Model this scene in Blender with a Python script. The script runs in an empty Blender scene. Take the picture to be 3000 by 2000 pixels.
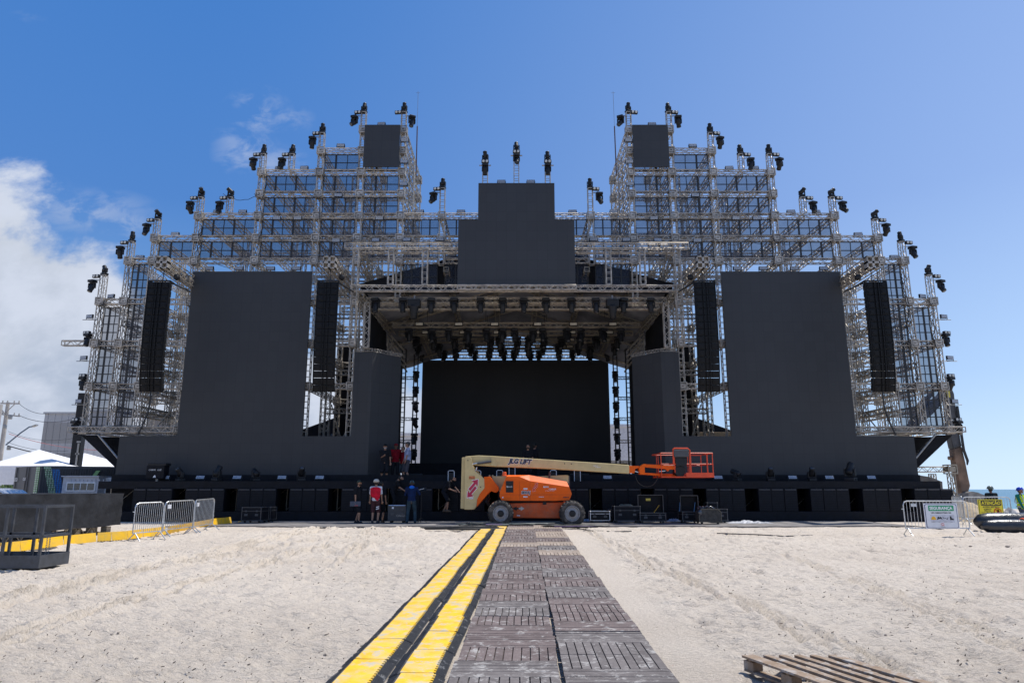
import bpy, bmesh, math, random
import numpy as np
from mathutils import Vector, Matrix, Euler
random.seed(7)
scene = bpy.context.scene
col = scene.collection
# ---------------- camera ----------------
CX, CZ, FPX = -0.23, 1.98, 2050.0
PITCH = math.atan(432.0/FPX)
cam_d = bpy.data.cameras.new("camera"); cam = bpy.data.objects.new("camera", cam_d); col.objects.link(cam)
cam.location = (CX, 0, CZ); cam.rotation_euler = (math.pi/2+PITCH, 0, 0)
cam_d.sensor_width = 36; cam_d.lens = 36*FPX/3000; cam_d.clip_start = 0.1; cam_d.clip_end = 9000
scene.camera = cam
# ---------------- light ----------------
SUN_EL, SUN_AZ = math.radians(67), math.radians(62)   # azimuth clockwise from +Y
sd = bpy.data.lights.new("sun", 'SUN'); sd.energy = 5.0; sd.angle = math.radians(0.5); sd.color = (1, .955, .88)
sun = bpy.data.objects.new("sun", sd); col.objects.link(sun)
sdir = Vector((math.cos(SUN_EL)*math.sin(SUN_AZ), math.cos(SUN_EL)*math.cos(SUN_AZ), math.sin(SUN_EL)))
sun.rotation_euler = sdir.to_track_quat('Z', 'Y').to_euler(); sun.location = (30, 20, 60)
scene.view_settings.view_transform = 'Standard'; scene.view_settings.look = 'None'
scene.view_settings.exposure = 0.0; scene.view_settings.gamma = 1
world = bpy.data.worlds.new("World"); scene.world = world; world.use_nodes = True
W = world.node_tree; W.nodes.clear()
def nd(t, kind, **kw):
    n = t.nodes.new(kind)
    for k, v in kw.items():
        if k.startswith('_'): setattr(n, k[1:], v)
        else: n.inputs[k.replace('__', ' ')].default_value = v
    return n
class NT:
    """tiny expression helper for float node maths"""
    def __init__(s, t): s.t = t
    def m(s, op, a, b=None, c=None, clamp=False):
        n = s.t.nodes.new('ShaderNodeMath'); n.operation = op; n.use_clamp = clamp
        for i, x in enumerate((a, b, c)):
            if x is None: continue
            if isinstance(x, (int, float)): n.inputs[i].default_value = x
            else: s.t.links.new(x, n.inputs[i])
        return n.outputs[0]
    def ss(s, x, a, b):
        n = s.t.nodes.new('ShaderNodeMapRange'); n.interpolation_type = 'SMOOTHSTEP'
        s.t.links.new(x, n.inputs[0]); n.inputs[1].default_value = a; n.inputs[2].default_value = b
        return n.outputs[0]
    def noise(s, vec, scale, detail=4, rough=.5, dist=0):
        n = s.t.nodes.new('ShaderNodeTexNoise'); n.inputs['Scale'].default_value = scale
        n.inputs['Detail'].default_value = detail; n.inputs['Roughness'].default_value = rough
        n.inputs['Distortion'].default_value = dist
        if vec is not None: s.t.links.new(vec, n.inputs['Vector'])
        return n.outputs['Fac']
    def mixc(s, f, a, b):
        n = s.t.nodes.new('ShaderNodeMix'); n.data_type = 'RGBA'
        for i, x in ((0, f), (6, a), (7, b)):
            if isinstance(x, (int, float)): n.inputs[i].default_value = x
            elif isinstance(x, tuple): n.inputs[i].default_value = (*x[:3], 1)
            else: s.t.links.new(x, n.inputs[i])
        return n.outputs[2]
def build_world():
    N = NT(W); L = W.links.new
    sky = nd(W, 'ShaderNodeTexSky', _sky_type='NISHITA', _sun_disc=False)
    sky.sun_elevation = SUN_EL; sky.sun_rotation = SUN_AZ; sky.altitude = 10
    sky.air_density = 1.0; sky.dust_density = 0.35; sky.ozone_density = 4.0
    tc = nd(W, 'ShaderNodeTexCoord'); sep = nd(W, 'ShaderNodeSeparateXYZ'); L(tc.outputs['Generated'], sep.inputs[0])
    x, y, z = sep.outputs
    ya = N.m('ADD', N.m('ABSOLUTE', y), .04)
    t = N.m('DIVIDE', x, ya); e = N.m('DIVIDE', z, ya)
    cv = nd(W, 'ShaderNodeCombineXYZ'); L(t, cv.inputs[0]); L(N.m('MULTIPLY', e, 1.6), cv.inputs[1]); L(y, cv.inputs[2])
    fc = nd(W, 'ShaderNodeValToRGB'); cr = fc.color_ramp     # upper edge of the cloud bank over azimuth
    L(N.m('ADD', t, 1.0), fc.inputs[0])
    pts = [(0.0, .92), (.26, .83), (.33, .79), (.40, .735), (.46, .65), (.55, .585), (.66, .61), (.82, .60), (.92, .50), (1.0, .25)]
    cr.elements[0].position = pts[0][0]; cr.elements[0].color = (pts[0][1],)*3+(1,)
    cr.elements[1].position = pts[-1][0]; cr.elements[1].color = (pts[-1][1],)*3+(1,)
    for p, v in pts[1:-1]:
        q = cr.elements.new(p); q.color = (v,)*3+(1,)
    edge = fc.outputs[0]
    n1 = N.noise(cv.outputs[0], 6, 11, .60, .12)
    n2 = N.noise(cv.outputs[0], 2.6, 3, .5, 0)
    d = N.m('SUBTRACT', N.m('SUBTRACT', edge, .355), e)
    f = N.m('ADD', N.m('MULTIPLY', d, 6), N.m('MULTIPLY', N.m('SUBTRACT', n1, .5), 2.5))
    bank = N.ss(f, -.05, .5)
    # thin wisps left of the towers
    wisp = None
    def wd(u, v):
        tx = (u-1500)/FPX; b = (1000-v)/FPX; sp, cp = math.sin(PITCH), math.cos(PITCH); d = Vector((tx, cp-b*sp, sp+b*cp)).normalized(); return d.x/(d.y+.04), d.z/(d.y+.04)
    for (u, v, rx, rz, k) in ((750,330,.05,.042,.40), (725,445,.05,.038,.42), (840,350,.04,.025,.26), (800,478,.05,.03,.36), (680,410,.03,.03,.25), (250,620,.10,.035,.34), (370,655,.035,.025,.38), (60,560,.07,.03,.3), (80,50,.03,.012,.10)):
        tx, ez = wd(u, v)
        gx = N.m('DIVIDE', N.m('SUBTRACT', t, tx), rx); gz = N.m('DIVIDE', N.m('SUBTRACT', e, ez), rz)
        g = N.m('SUBTRACT', 1.15, N.m('SQRT', N.m('ADD', N.m('MULTIPLY', gx, gx), N.m('MULTIPLY', gz, gz))), clamp=True)
        g = N.m('MULTIPLY', g, k); wisp = g if wisp is None else N.m('MAXIMUM', wisp, g)
    n3 = N.noise(cv.outputs[0], 19, 8, .6, .35)
    wisp = N.m('MULTIPLY', wisp, N.m('MULTIPLY', N.ss(n3, .42, .64), .95))
    fac = N.m('MAXIMUM', bank, wisp)
    fac = N.m('MULTIPLY', fac, N.m('GREATER_THAN', z, 0.0))
    sh = N.m('ADD', N.m('MULTIPLY', N.ss(n2, .3, .7), .55), N.m('MULTIPLY', N.ss(e, .04, .36), .45))
    cc = N.mixc(sh, (4.4, 5.4, 7.2), (8.9, 9.2, 9.9))
    cc = N.mixc(N.ss(n1, .35, .62), cc, (7.6, 8.3, 9.8))
    # deepen and shift the clear sky a little towards what the film saw
    gr = nd(W, 'ShaderNodeValToRGB'); el = gr.color_ramp; L(z, gr.inputs[0])
    GS = ((0, (.44,.64,.90)), (.14, (.22,.43,.78)), (.36, (.082,.25,.66)), (.62, (.056,.222,.64)), (1.0, (.035,.15,.46)))
    el.elements[0].position = 0; el.elements[0].color = (*GS[0][1], 1); el.elements[1].position = 1; el.elements[1].color = (*GS[-1][1], 1)
    for p, c in GS[1:-1]: q = el.elements.new(p); q.color = (*c, 1)
    tcl = N.m('DIVIDE', x, N.m('ADD', ya, .25))
    glow = N.m('MULTIPLY', N.ss(tcl, -.40, .82), N.m('SUBTRACT', 1.38, N.m('MULTIPLY', z, .75)))
    gc = nd(W, 'ShaderNodeVectorMath', _operation='MULTIPLY_ADD'); gv = nd(W, 'ShaderNodeCombineXYZ')
    for i in range(3): L(glow, gv.inputs[i])
    L(gv.outputs[0], gc.inputs[0]); gc.inputs[1].default_value = (.255,.265,.27); L(gr.outputs[0], gc.inputs[2])
    sc = nd(W, 'ShaderNodeVectorMath', _operation='SCALE'); L(gc.outputs[0], sc.inputs[0]); sc.inputs['Scale'].default_value = 1/.085
    base = N.mixc(.86, sky.outputs[0], sc.outputs[0])
    mixed = N.mixc(fac, base, cc)
    bg = nd(W, 'ShaderNodeBackground', Strength=.085); L(mixed, bg.inputs[0])
    out = nd(W, 'ShaderNodeOutputWorld'); L(bg.outputs[0], out.inputs[0])
build_world()
# ---------------- projection helpers: photo pixel -> point at depth Y ----------------
SP, CP = math.sin(PITCH), math.cos(PITCH)
def tanx(u, v):
    a = (u-1500)/FPX; b = (1000-v)/FPX; den = CP-b*SP
    return a/den, (SP+b*CP)/den
def P(u, v, Y):
    tx, tz = tanx(u, v); return Vector((CX+tx*Y, Y, CZ+tz*Y))
def smooth(t): t = min(1, max(0, t)); return t*t*(3-2*t)
GZ0 = 0.56
def gz(x, y):
    if y < 25: z = .022*y
    else: z = .55+.01*smooth((y-25)/2)
    s = .8*(x-50)+.6*(y-60)
    if s > -16: z -= 2.6*smooth((s+16)/30)
    return z
def G(u, v):
    tx, tz = tanx(u, v); Y = CZ/(.022-tz)
    if Y > 25.2: Y = (CZ-GZ0)/max(1e-4, -tz)
    return Vector((CX+tx*Y, Y, gz(CX+tx*Y, Y)))
# ---------------- mesh builder ----------------
class MB:
    def __init__(s): s.v = []; s.f = []; s.mi = []; s.c = 0; s.sm = []; s.smooth = False
    def add(s, vs, fs):
        o = len(s.v); s.v += [tuple(p) for p in vs]
        for f in fs: s.f.append(tuple(i+o for i in f)); s.mi.append(s.c); s.sm.append(s.smooth)
        return s
    def box(s, c, d, R=None):
        c = Vector(c); x, y, z = d[0]/2, d[1]/2, d[2]/2
        vs = [Vector(p) for p in ((-x,-y,-z),(x,-y,-z),(x,y,-z),(-x,y,-z),(-x,-y,z),(x,-y,z),(x,y,z),(-x,y,z))]
        if R is not None: vs = [R @ p for p in vs]
        return s.add([p+c for p in vs], [(0,3,2,1),(4,5,6,7),(0,1,5,4),(1,2,6,5),(2,3,7,6),(3,0,4,7)])
    def bx(s, x0, x1, y0, y1, z0, z1): return s.box(((x0+x1)/2,(y0+y1)/2,(z0+z1)/2), (abs(x1-x0),abs(y1-y0),abs(z1-z0)))
    def rbox(s, c, d, b=.02, R=None):
        """box with chamfered edges"""
        bm = bmesh.new(); bmesh.ops.create_cube(bm, size=1)
        for v in bm.verts: v.co = Vector((v.co.x*d[0], v.co.y*d[1], v.co.z*d[2]))
        bmesh.ops.bevel(bm, geom=bm.edges[:], offset=min(b, min(d)*.45), segments=2, affect='EDGES', profile=.6)
        c = Vector(c); M3 = R if R is not None else Matrix.Identity(3)
        s.add([M3 @ v.co + c for v in bm.verts], [tuple(v.index for v in f.verts) for f in bm.faces]) if not bm.verts.index_update() else None
        bm.free(); return s
    def bar(s, p, q, w, h=None, up=(0,0,1)):
        p, q = Vector(p), Vector(q); h = w if h is None else h; z = (q-p); L = z.length
        if L < 1e-6: return s
        z.normalize(); u = Vector(up)
        if abs(z.dot(u)) > .95: u = Vector((1,0,0))
        x = u.cross(z).normalized(); y = z.cross(x)
        R = Matrix((x,y,z)).transposed(); return s.box((p+q)/2, (w,h,L), R)
    def tube(s, p, q, r, n=6, r2=None, cap=True):
        p, q = Vector(p), Vector(q); r2 = r if r2 is None else r2; z = q-p
        if z.length < 1e-6: return s
        z.normalize(); u = Vector((0,0,1)) if abs(z.z) < .9 else Vector((1,0,0)); x = u.cross(z).normalized(); y = z.cross(x)
        vs = []
        for c, rr in ((p, r), (q, r2)):
            for i in range(n):
                a = 2*math.pi*(i+.5)/n; vs.append(c+x*(rr*math.cos(a))+y*(rr*math.sin(a)))
        fs = [(i,(i+1)%n,n+(i+1)%n,n+i) for i in range(n)]
        if cap: fs += [tuple(range(n-1,-1,-1)), tuple(range(n,2*n))]
        return s.add(vs, fs)
    def path(s, pts, r, n=6, closed=False):
        pts = [Vector(p) for p in pts]; m = len(pts); rings = []; up = Vector((0,0,1)); prev = None
        for i, p in enumerate(pts):
            a = pts[(i-1) % m] if (closed or i > 0) else p; b = pts[(i+1) % m] if (closed or i < m-1) else p
            z = (b-a).normalized()
            if prev is None: prev = up.cross(z) if abs(z.z) < .95 else Vector((1,0,0))
            x = (prev - z*prev.dot(z))
            x = x.normalized() if x.length > 1e-5 else Vector((0,1,0)).cross(z).normalized()
            prev = x; y = z.cross(x); rr = r[i] if isinstance(r, (list, tuple)) else r
            rings.append([p+x*(rr*math.cos(2*math.pi*k/n))+y*(rr*math.sin(2*math.pi*k/n)) for k in range(n)])
        vs = [v for R_ in rings for v in R_]; fs = []
        for i in range(m if closed else m-1):
            j = (i+1) % m
            for k in range(n): fs.append((i*n+k, i*n+(k+1)%n, j*n+(k+1)%n, j*n+k))
        if not closed: fs += [tuple(range(n-1,-1,-1)), tuple((m-1)*n+k for k in range(n))]
        return s.add(vs, fs)
    def lathe(s, prof, n=16, c=(0,0,0), R=None, sx=1, sy=1, caps=(1,1)):
        """prof: list of (radius, z) about z axis"""
        c = Vector(c); vs = []
        for r, z in prof:
            for i in range(n):
                a = 2*math.pi*i/n; p = Vector((r*math.cos(a)*sx, r*math.sin(a)*sy, z)); vs.append((R @ p if R is not None else p)+c)
        fs = []
        for j in range(len(prof)-1):
            for i in range(n): fs.append((j*n+i, j*n+(i+1)%n, (j+1)*n+(i+1)%n, (j+1)*n+i))
        if caps[0]: fs.append(tuple(range(n-1,-1,-1)))
        if caps[1]: fs.append(tuple((len(prof)-1)*n+i for i in range(n)))
        return s.add(vs, fs)
    def ball(s, c, r, n=12, m=8, R=None):
        r = (r,r,r) if isinstance(r, (int,float)) else r; c = Vector(c); vs = []; fs = []
        for j in range(1, m):
            th = math.pi*j/m
            for i in range(n):
                a = 2*math.pi*i/n; p = Vector((r[0]*math.sin(th)*math.cos(a), r[1]*math.sin(th)*math.sin(a), r[2]*math.cos(th)))
                vs.append((R @ p if R is not None else p)+c)
        t = Vector((0,0,r[2])); 
        if R is not None: t = R @ t
        vs += [c+t, c-t]; T = len(vs)-2; B = T+1
        for j in range(m-2):
            for i in range(n): fs.append((j*n+i, (j+1)*n+i, (j+1)*n+(i+1)%n, j*n+(i+1)%n))
        for i in range(n): fs.append((T, i, (i+1)%n)); fs.append((B, (m-2)*n+(i+1)%n, (m-2)*n+i))
        return s.add(vs, fs)
    def cap(s, p, q, r1, r2, n=10):
        """tapered capsule"""
        p, q = Vector(p), Vector(q); d = q-p; L = d.length
        if L < 1e-5: return s.ball(p, r1, n, 6)
        R = d.to_track_quat('Z','Y').to_matrix(); pr = []
        for a in (-90,-55,-20): pr.append((max(.001, r1*math.cos(math.radians(a))), r1*math.sin(math.radians(a))))
        for a in (20,55,90): pr.append((max(.001, r2*math.cos(math.radians(a))), L+r2*math.sin(math.radians(a))))
        return s.lathe(pr, n, p, R)
    def prism(s, poly, y0, y1, ax='y'):
        """extrude polygon of (x,z) points between y0 and y1"""
        n = len(poly)
        if ax == 'y': vs = [(x,y0,z) for x,z in poly]+[(x,y1,z) for x,z in poly]
        elif ax == 'x': vs = [(y0,x,z) for x,z in poly]+[(y1,x,z) for x,z in poly]
        else: vs = [(x,z,y0) for x,z in poly]+[(x,z,y1) for x,z in poly]
        fs = [tuple(range(n)), tuple(range(2*n-1,n-1,-1))]+[(i,i+n,(i+1)%n+n,(i+1)%n) for i in range(n)]
        return s.add(vs, fs)
    def build(s, name, mats, parent=None, loc=(0,0,0), rot=(0,0,0), local=False):
        """world-coordinate geometry goes under its parent (parents are unrotated unless local)"""
        me = bpy.data.meshes.new(name)
        off = Vector(loc)
        if parent is not None and not local:
            off = off + WL[parent.name]
        vs = s.v if (local and off.length == 0) or off.length == 0 else ([tuple(Vector(v)-off) for v in s.v] if not local else s.v)
        me.from_pydata(vs, [], s.f); me.validate(verbose=False)
        if not isinstance(mats, (list,tuple)): mats = [mats]
        for m in mats: me.materials.append(m)
        if len(me.polygons) == len(s.mi):
            me.polygons.foreach_set('material_index', s.mi); me.polygons.foreach_set('use_smooth', s.sm)
        bm = bmesh.new(); bm.from_mesh(me); bmesh.ops.recalc_face_normals(bm, faces=bm.faces[:]); bm.to_mesh(me); bm.free()
        o = bpy.data.objects.new(name, me); col.objects.link(o); o.location = loc; o.rotation_euler = rot
        if parent is not None: o.parent = parent
        WL[o.name] = (Vector(loc) if parent is None else WL[parent.name]+Vector(loc))
        return o
WL = {}
def mb(): return MB()
def tag(o, label=None, cat=None, group=None, kind=None):
    if label: o['label'] = label
    if cat: o['category'] = cat
    if group: o['group'] = group
    if kind: o['kind'] = kind
    return o
def empty(name, loc, label=None, cat=None, group=None, rz=0):
    o = bpy.data.objects.new(name, None); col.objects.link(o); o.location = loc; o.rotation_euler = (0,0,rz)
    o.empty_display_size = .2; WL[o.name] = Vector(loc); return tag(o, label, cat, group)
def one(m, name, mats, loc, label, cat, group=None):
    """a thing that is one mesh, world coordinates, origin moved to loc"""
    return tag(m.build(name, mats, None, loc), label, cat, group)
def clone(o, parent=None, loc=None, rot=None):
    c = o.copy(); col.objects.link(c)
    if parent is not None:
        c.parent = parent; c.matrix_parent_inverse = o.matrix_parent_inverse.copy()
    for ch in list(o.children): clone(ch, c)
    if loc is not None: c.location = loc; WL[c.name] = Vector(loc)
    if rot is not None: c.rotation_euler = rot
    return c
ORD = 'first second third fourth fifth sixth seventh eighth ninth tenth eleventh twelfth thirteenth fourteenth fifteenth sixteenth seventeenth eighteenth nineteenth twentieth'.split()
def ordw(i): return ORD[i] if i < len(ORD) else ('twenty-'+ORD[i-20] if i < 29 else ('thirtieth' if i == 29 else ('thirty-'+ORD[i-30] if i < 39 else ('fortieth' if i == 39 else 'forty-'+ORD[i-40]))))
def rel(i, n, a='left', b='right'):
    """ordinal counted from the nearer end"""
    if i == 0: return a+'most'
    if i == n-1: return b+'most'
    return ordw(i)+' from '+a if i < n/2 else ordw(n-1-i)+' from '+b
# ---------------- materials ----------------
MATS = {}
def pm(name, c, rough=.6, metal=0, amt=.12, scale=6, bump=.0, bscale=60, spec=.5, c2=None, coat=0):
    if name in MATS: return MATS[name]
    m = bpy.data.materials.new(name); m.use_nodes = True; t = m.node_tree; N = NT(t)
    b = t.nodes['Principled BSDF']; tc = t.nodes.new('ShaderNodeTexCoord'); v = tc.outputs['Object']
    n = N.noise(v, scale, 5, .6)
    lo = tuple(x*(1-amt) for x in c) if c2 is None else c2; hi = tuple(min(1, x*(1+amt)) for x in c)
    t.links.new(N.mixc(N.ss(n, .3, .7), lo, hi), b.inputs['Base Color'])
    t.links.new(N.m('ADD', N.m('MULTIPLY', n, .25), rough-.12, clamp=True), b.inputs['Roughness'])
    b.inputs['Metallic'].default_value = metal; b.inputs['Specular IOR Level'].default_value = spec
    if coat: b.inputs['Coat Weight'].default_value = coat; b.inputs['Coat Roughness'].default_value = .15
    if bump:
        bn = t.nodes.new('ShaderNodeBump'); bn.inputs['Strength'].default_value = bump; bn.inputs['Distance'].default_value = .02
        t.links.new(N.noise(v, bscale, 4, .6), bn.inputs['Height']); t.links.new(bn.outputs[0], b.inputs['Normal'])
    MATS[name] = m; return m
def scuff(m, scale, a, b, k, c, stretch=(1,1,1)):
    t = m.node_tree; N = NT(t); bs = t.nodes['Principled BSDF']; tc = t.nodes.new('ShaderNodeTexCoord'); oi = t.nodes.new('ShaderNodeObjectInfo')
    va = t.nodes.new('ShaderNodeVectorMath'); va.operation = 'ADD'; cb = t.nodes.new('ShaderNodeCombineXYZ')
    for i in range(2): t.links.new(N.m('MULTIPLY', oi.outputs['Random'], 40.0+9*i), cb.inputs[i])
    mp = t.nodes.new('ShaderNodeMapping'); mp.inputs['Scale'].default_value = stretch; t.links.new(tc.outputs['Object'], mp.inputs[0])
    t.links.new(mp.outputs[0], va.inputs[0]); t.links.new(cb.outputs[0], va.inputs[1])
    bc = bs.inputs['Base Color'].links[0].from_socket
    t.links.new(N.mixc(N.m('MULTIPLY', N.ss(N.noise(va.outputs[0], scale, 7, .75, .3), a, b), k), bc, c), bs.inputs['Base Color'])
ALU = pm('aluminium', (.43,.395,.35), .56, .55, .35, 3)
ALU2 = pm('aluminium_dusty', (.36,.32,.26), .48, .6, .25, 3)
BLKT = pm('black_tube', (.025,.025,.027), .45, .2)
BLK = pm('black_plastic', (.013,.014,.017), .48, 0, .3, 9, spec=.3)
BLKW = pm('black_wood', (.007,.008,.012), .6, 0, .35, 4, .15, 120, .2)
CLOTH = pm('black_cloth', (.010,.011,.015), .85, 0, .5, 1.6, .35, 14, .25)
DGREY = pm('dark_grey', (.06,.062,.068), .5)
GLASSW = pm('lamp_glass', (.55,.55,.52), .2, 0, .1, 20); LENS = pm('dark_lens', (.05,.055,.065), .12, 0, .2, 9, spec=.8)
CELL = pm('lamp_cell', (.42,.47,.55), .25, 0, .2, 30)
GREY = pm('grey_metal', (.3,.3,.3), .4, .6)
GALV = pm('galvanised_steel', (.52,.54,.56), .38, .75, .15, 10)
ORANGE = pm('orange_paint', (.80,.115,.002), .5, 0, .07, 4, spec=.25)
ORANGED = pm('orange_paint_shaded_worn', (.56,.072,.002), .55, 0, .18, 3)  # darker base paints the body's shade into the chassis; wear is scuffed on
REDOR = pm('red_orange_paint', (.68,.065,.015), .4, 0, .1, 4)
TAN = pm('tan_paint', (.56,.44,.21), .42, 0, .08, 3)
scuff(ORANGE, 2.2, .5, .75, .15, (.45,.20,.08)); scuff(ORANGED, 3, .42, .7, .4, (.30,.17,.10)); scuff(TAN, 3, .5, .72, .3, (.33,.27,.18))
RUB = pm('tyre_rubber', (.022,.021,.02), .8, 0, .4, 14, .2, 60)
scuff(RUB, 3, .45, .62, .6, (.20,.17,.14))
WHITE = pm('white_paint', (.75,.76,.78), .45, 0, .06)
YEL = pm('yellow_plastic', (.84,.47,.008), .5, 0, .10, 5, .1, 90, c2=(.72,.45,.07))
RAMPB = pm('black_rubber_worn', (.03,.032,.037), .6, 0, .2, 7, .3, 60, c2=(.05,.052,.058))
scuff(RAMPB, 9, .56, .66, .75, (.36,.35,.34))
SKIN = pm('skin', (.36,.19,.12), .55, 0, .08, 20)
SKIND = pm('skin_dark', (.20,.10,.065), .55, 0, .08, 20)
CHROME = pm('chrome', (.7,.7,.72), .18, 1, .05)
def led(name, c):
    m = pm(name, c, .55, 0, .04, .35, spec=.35); t = m.node_tree; N = NT(t); b = t.nodes['Principled BSDF']
    tc = t.nodes.new('ShaderNodeTexCoord'); s = t.nodes.new('ShaderNodeSeparateXYZ'); t.links.new(tc.outputs['Object'], s.inputs[0])
    f = None
    for o in (s.outputs[0], s.outputs[2]):
        q = N.m('ABSOLUTE', N.m('SUBTRACT', N.m('FRACT', N.m('ADD', N.m('DIVIDE', o, .5), 50.0)), .5))
        q = N.m('GREATER_THAN', q, .485); f = q if f is None else N.m('MAXIMUM', f, q)
    bc = b.inputs['Base Color'].links[0].from_socket
    dv = t.nodes.new('ShaderNodeVectorMath'); dv.operation = 'SCALE'; dv.inputs['Scale'].default_value = 2.0; t.links.new(tc.outputs['Object'], dv.inputs[0])
    fl = t.nodes.new('ShaderNodeVectorMath'); fl.operation = 'FLOOR'; t.links.new(dv.outputs[0], fl.inputs[0]); sx = t.nodes.new('ShaderNodeSeparateXYZ'); t.links.new(fl.outputs[0], sx.inputs[0]); cx_ = t.nodes.new('ShaderNodeCombineXYZ'); t.links.new(sx.outputs[0], cx_.inputs[0]); t.links.new(sx.outputs[2], cx_.inputs[2])
    wn = t.nodes.new('ShaderNodeTexWhiteNoise'); t.links.new(cx_.outputs[0], wn.inputs['Vector'])
    bc = N.mixc(wn.outputs['Value'], tuple(q*.955 for q in c), tuple(q*1.045 for q in c))
    t.links.new(N.mixc(N.m('MULTIPLY', f, .45), bc, (c[0]*.45, c[1]*.45, c[2]*.45)), b.inputs['Base Color'])
    return m
LED = led('video_wall_face', (.039,.041,.045))
LEDD = led('dark_backdrop_face', (.013,.014,.017))
def meshmat(name, c, alpha):
    m = bpy.data.materials.new(name); m.use_nodes = True; t = m.node_tree; N = NT(t); b = t.nodes['Principled BSDF']
    b.inputs['Base Color'].default_value = (*c, 1); b.inputs['Roughness'].default_value = .7
    tc = t.nodes.new('ShaderNodeTexCoord'); n = N.noise(tc.outputs['Object'], 3.2, 3)
    t.links.new(N.m('ADD', N.m('MULTIPLY', n, .14), alpha-.07), b.inputs['Alpha'])
    return m
NET = meshmat('led_curtain_net', (.025,.04,.075), .58)
def emis(name, c, s):
    m = pm(name, c, .4); b = m.node_tree.nodes['Principled BSDF']; b.inputs['Emission Color'].default_value = (*c,1); b.inputs['Emission Strength'].default_value = s
    return m
FONT = None
def text(s, size, mat, center, parent, rot=(math.pi/2,0,0), sx=1, shear=0, bold=0, ext=.002, name='lettering', local=False):
    cu = bpy.data.curves.new('t', 'FONT'); cu.body = s; cu.size = size; cu.align_x = 'CENTER'; cu.align_y = 'CENTER'; cu.extrude = ext
    cu.offset = bold; cu.shear = shear; cu.resolution_u = 2
    ob = bpy.data.objects.new('t', cu); col.objects.link(ob); dg = bpy.context.evaluated_depsgraph_get(); dg.update()
    me = bpy.data.meshes.new_from_object(ob.evaluated_get(dg)); bpy.data.objects.remove(ob); bpy.data.curves.remove(cu)
    me.materials.clear(); me.materials.append(mat)
    R = Euler(rot).to_matrix()
    for v in me.vertices: v.co = R @ Vector((v.co.x*sx, v.co.y, v.co.z))
    o = bpy.data.objects.new(name, me); col.objects.link(o)
    loc = Vector(center) if (parent is None or local) else Vector(center)-WL[parent.name]
    o.location = loc; o.parent = parent; return o
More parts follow.
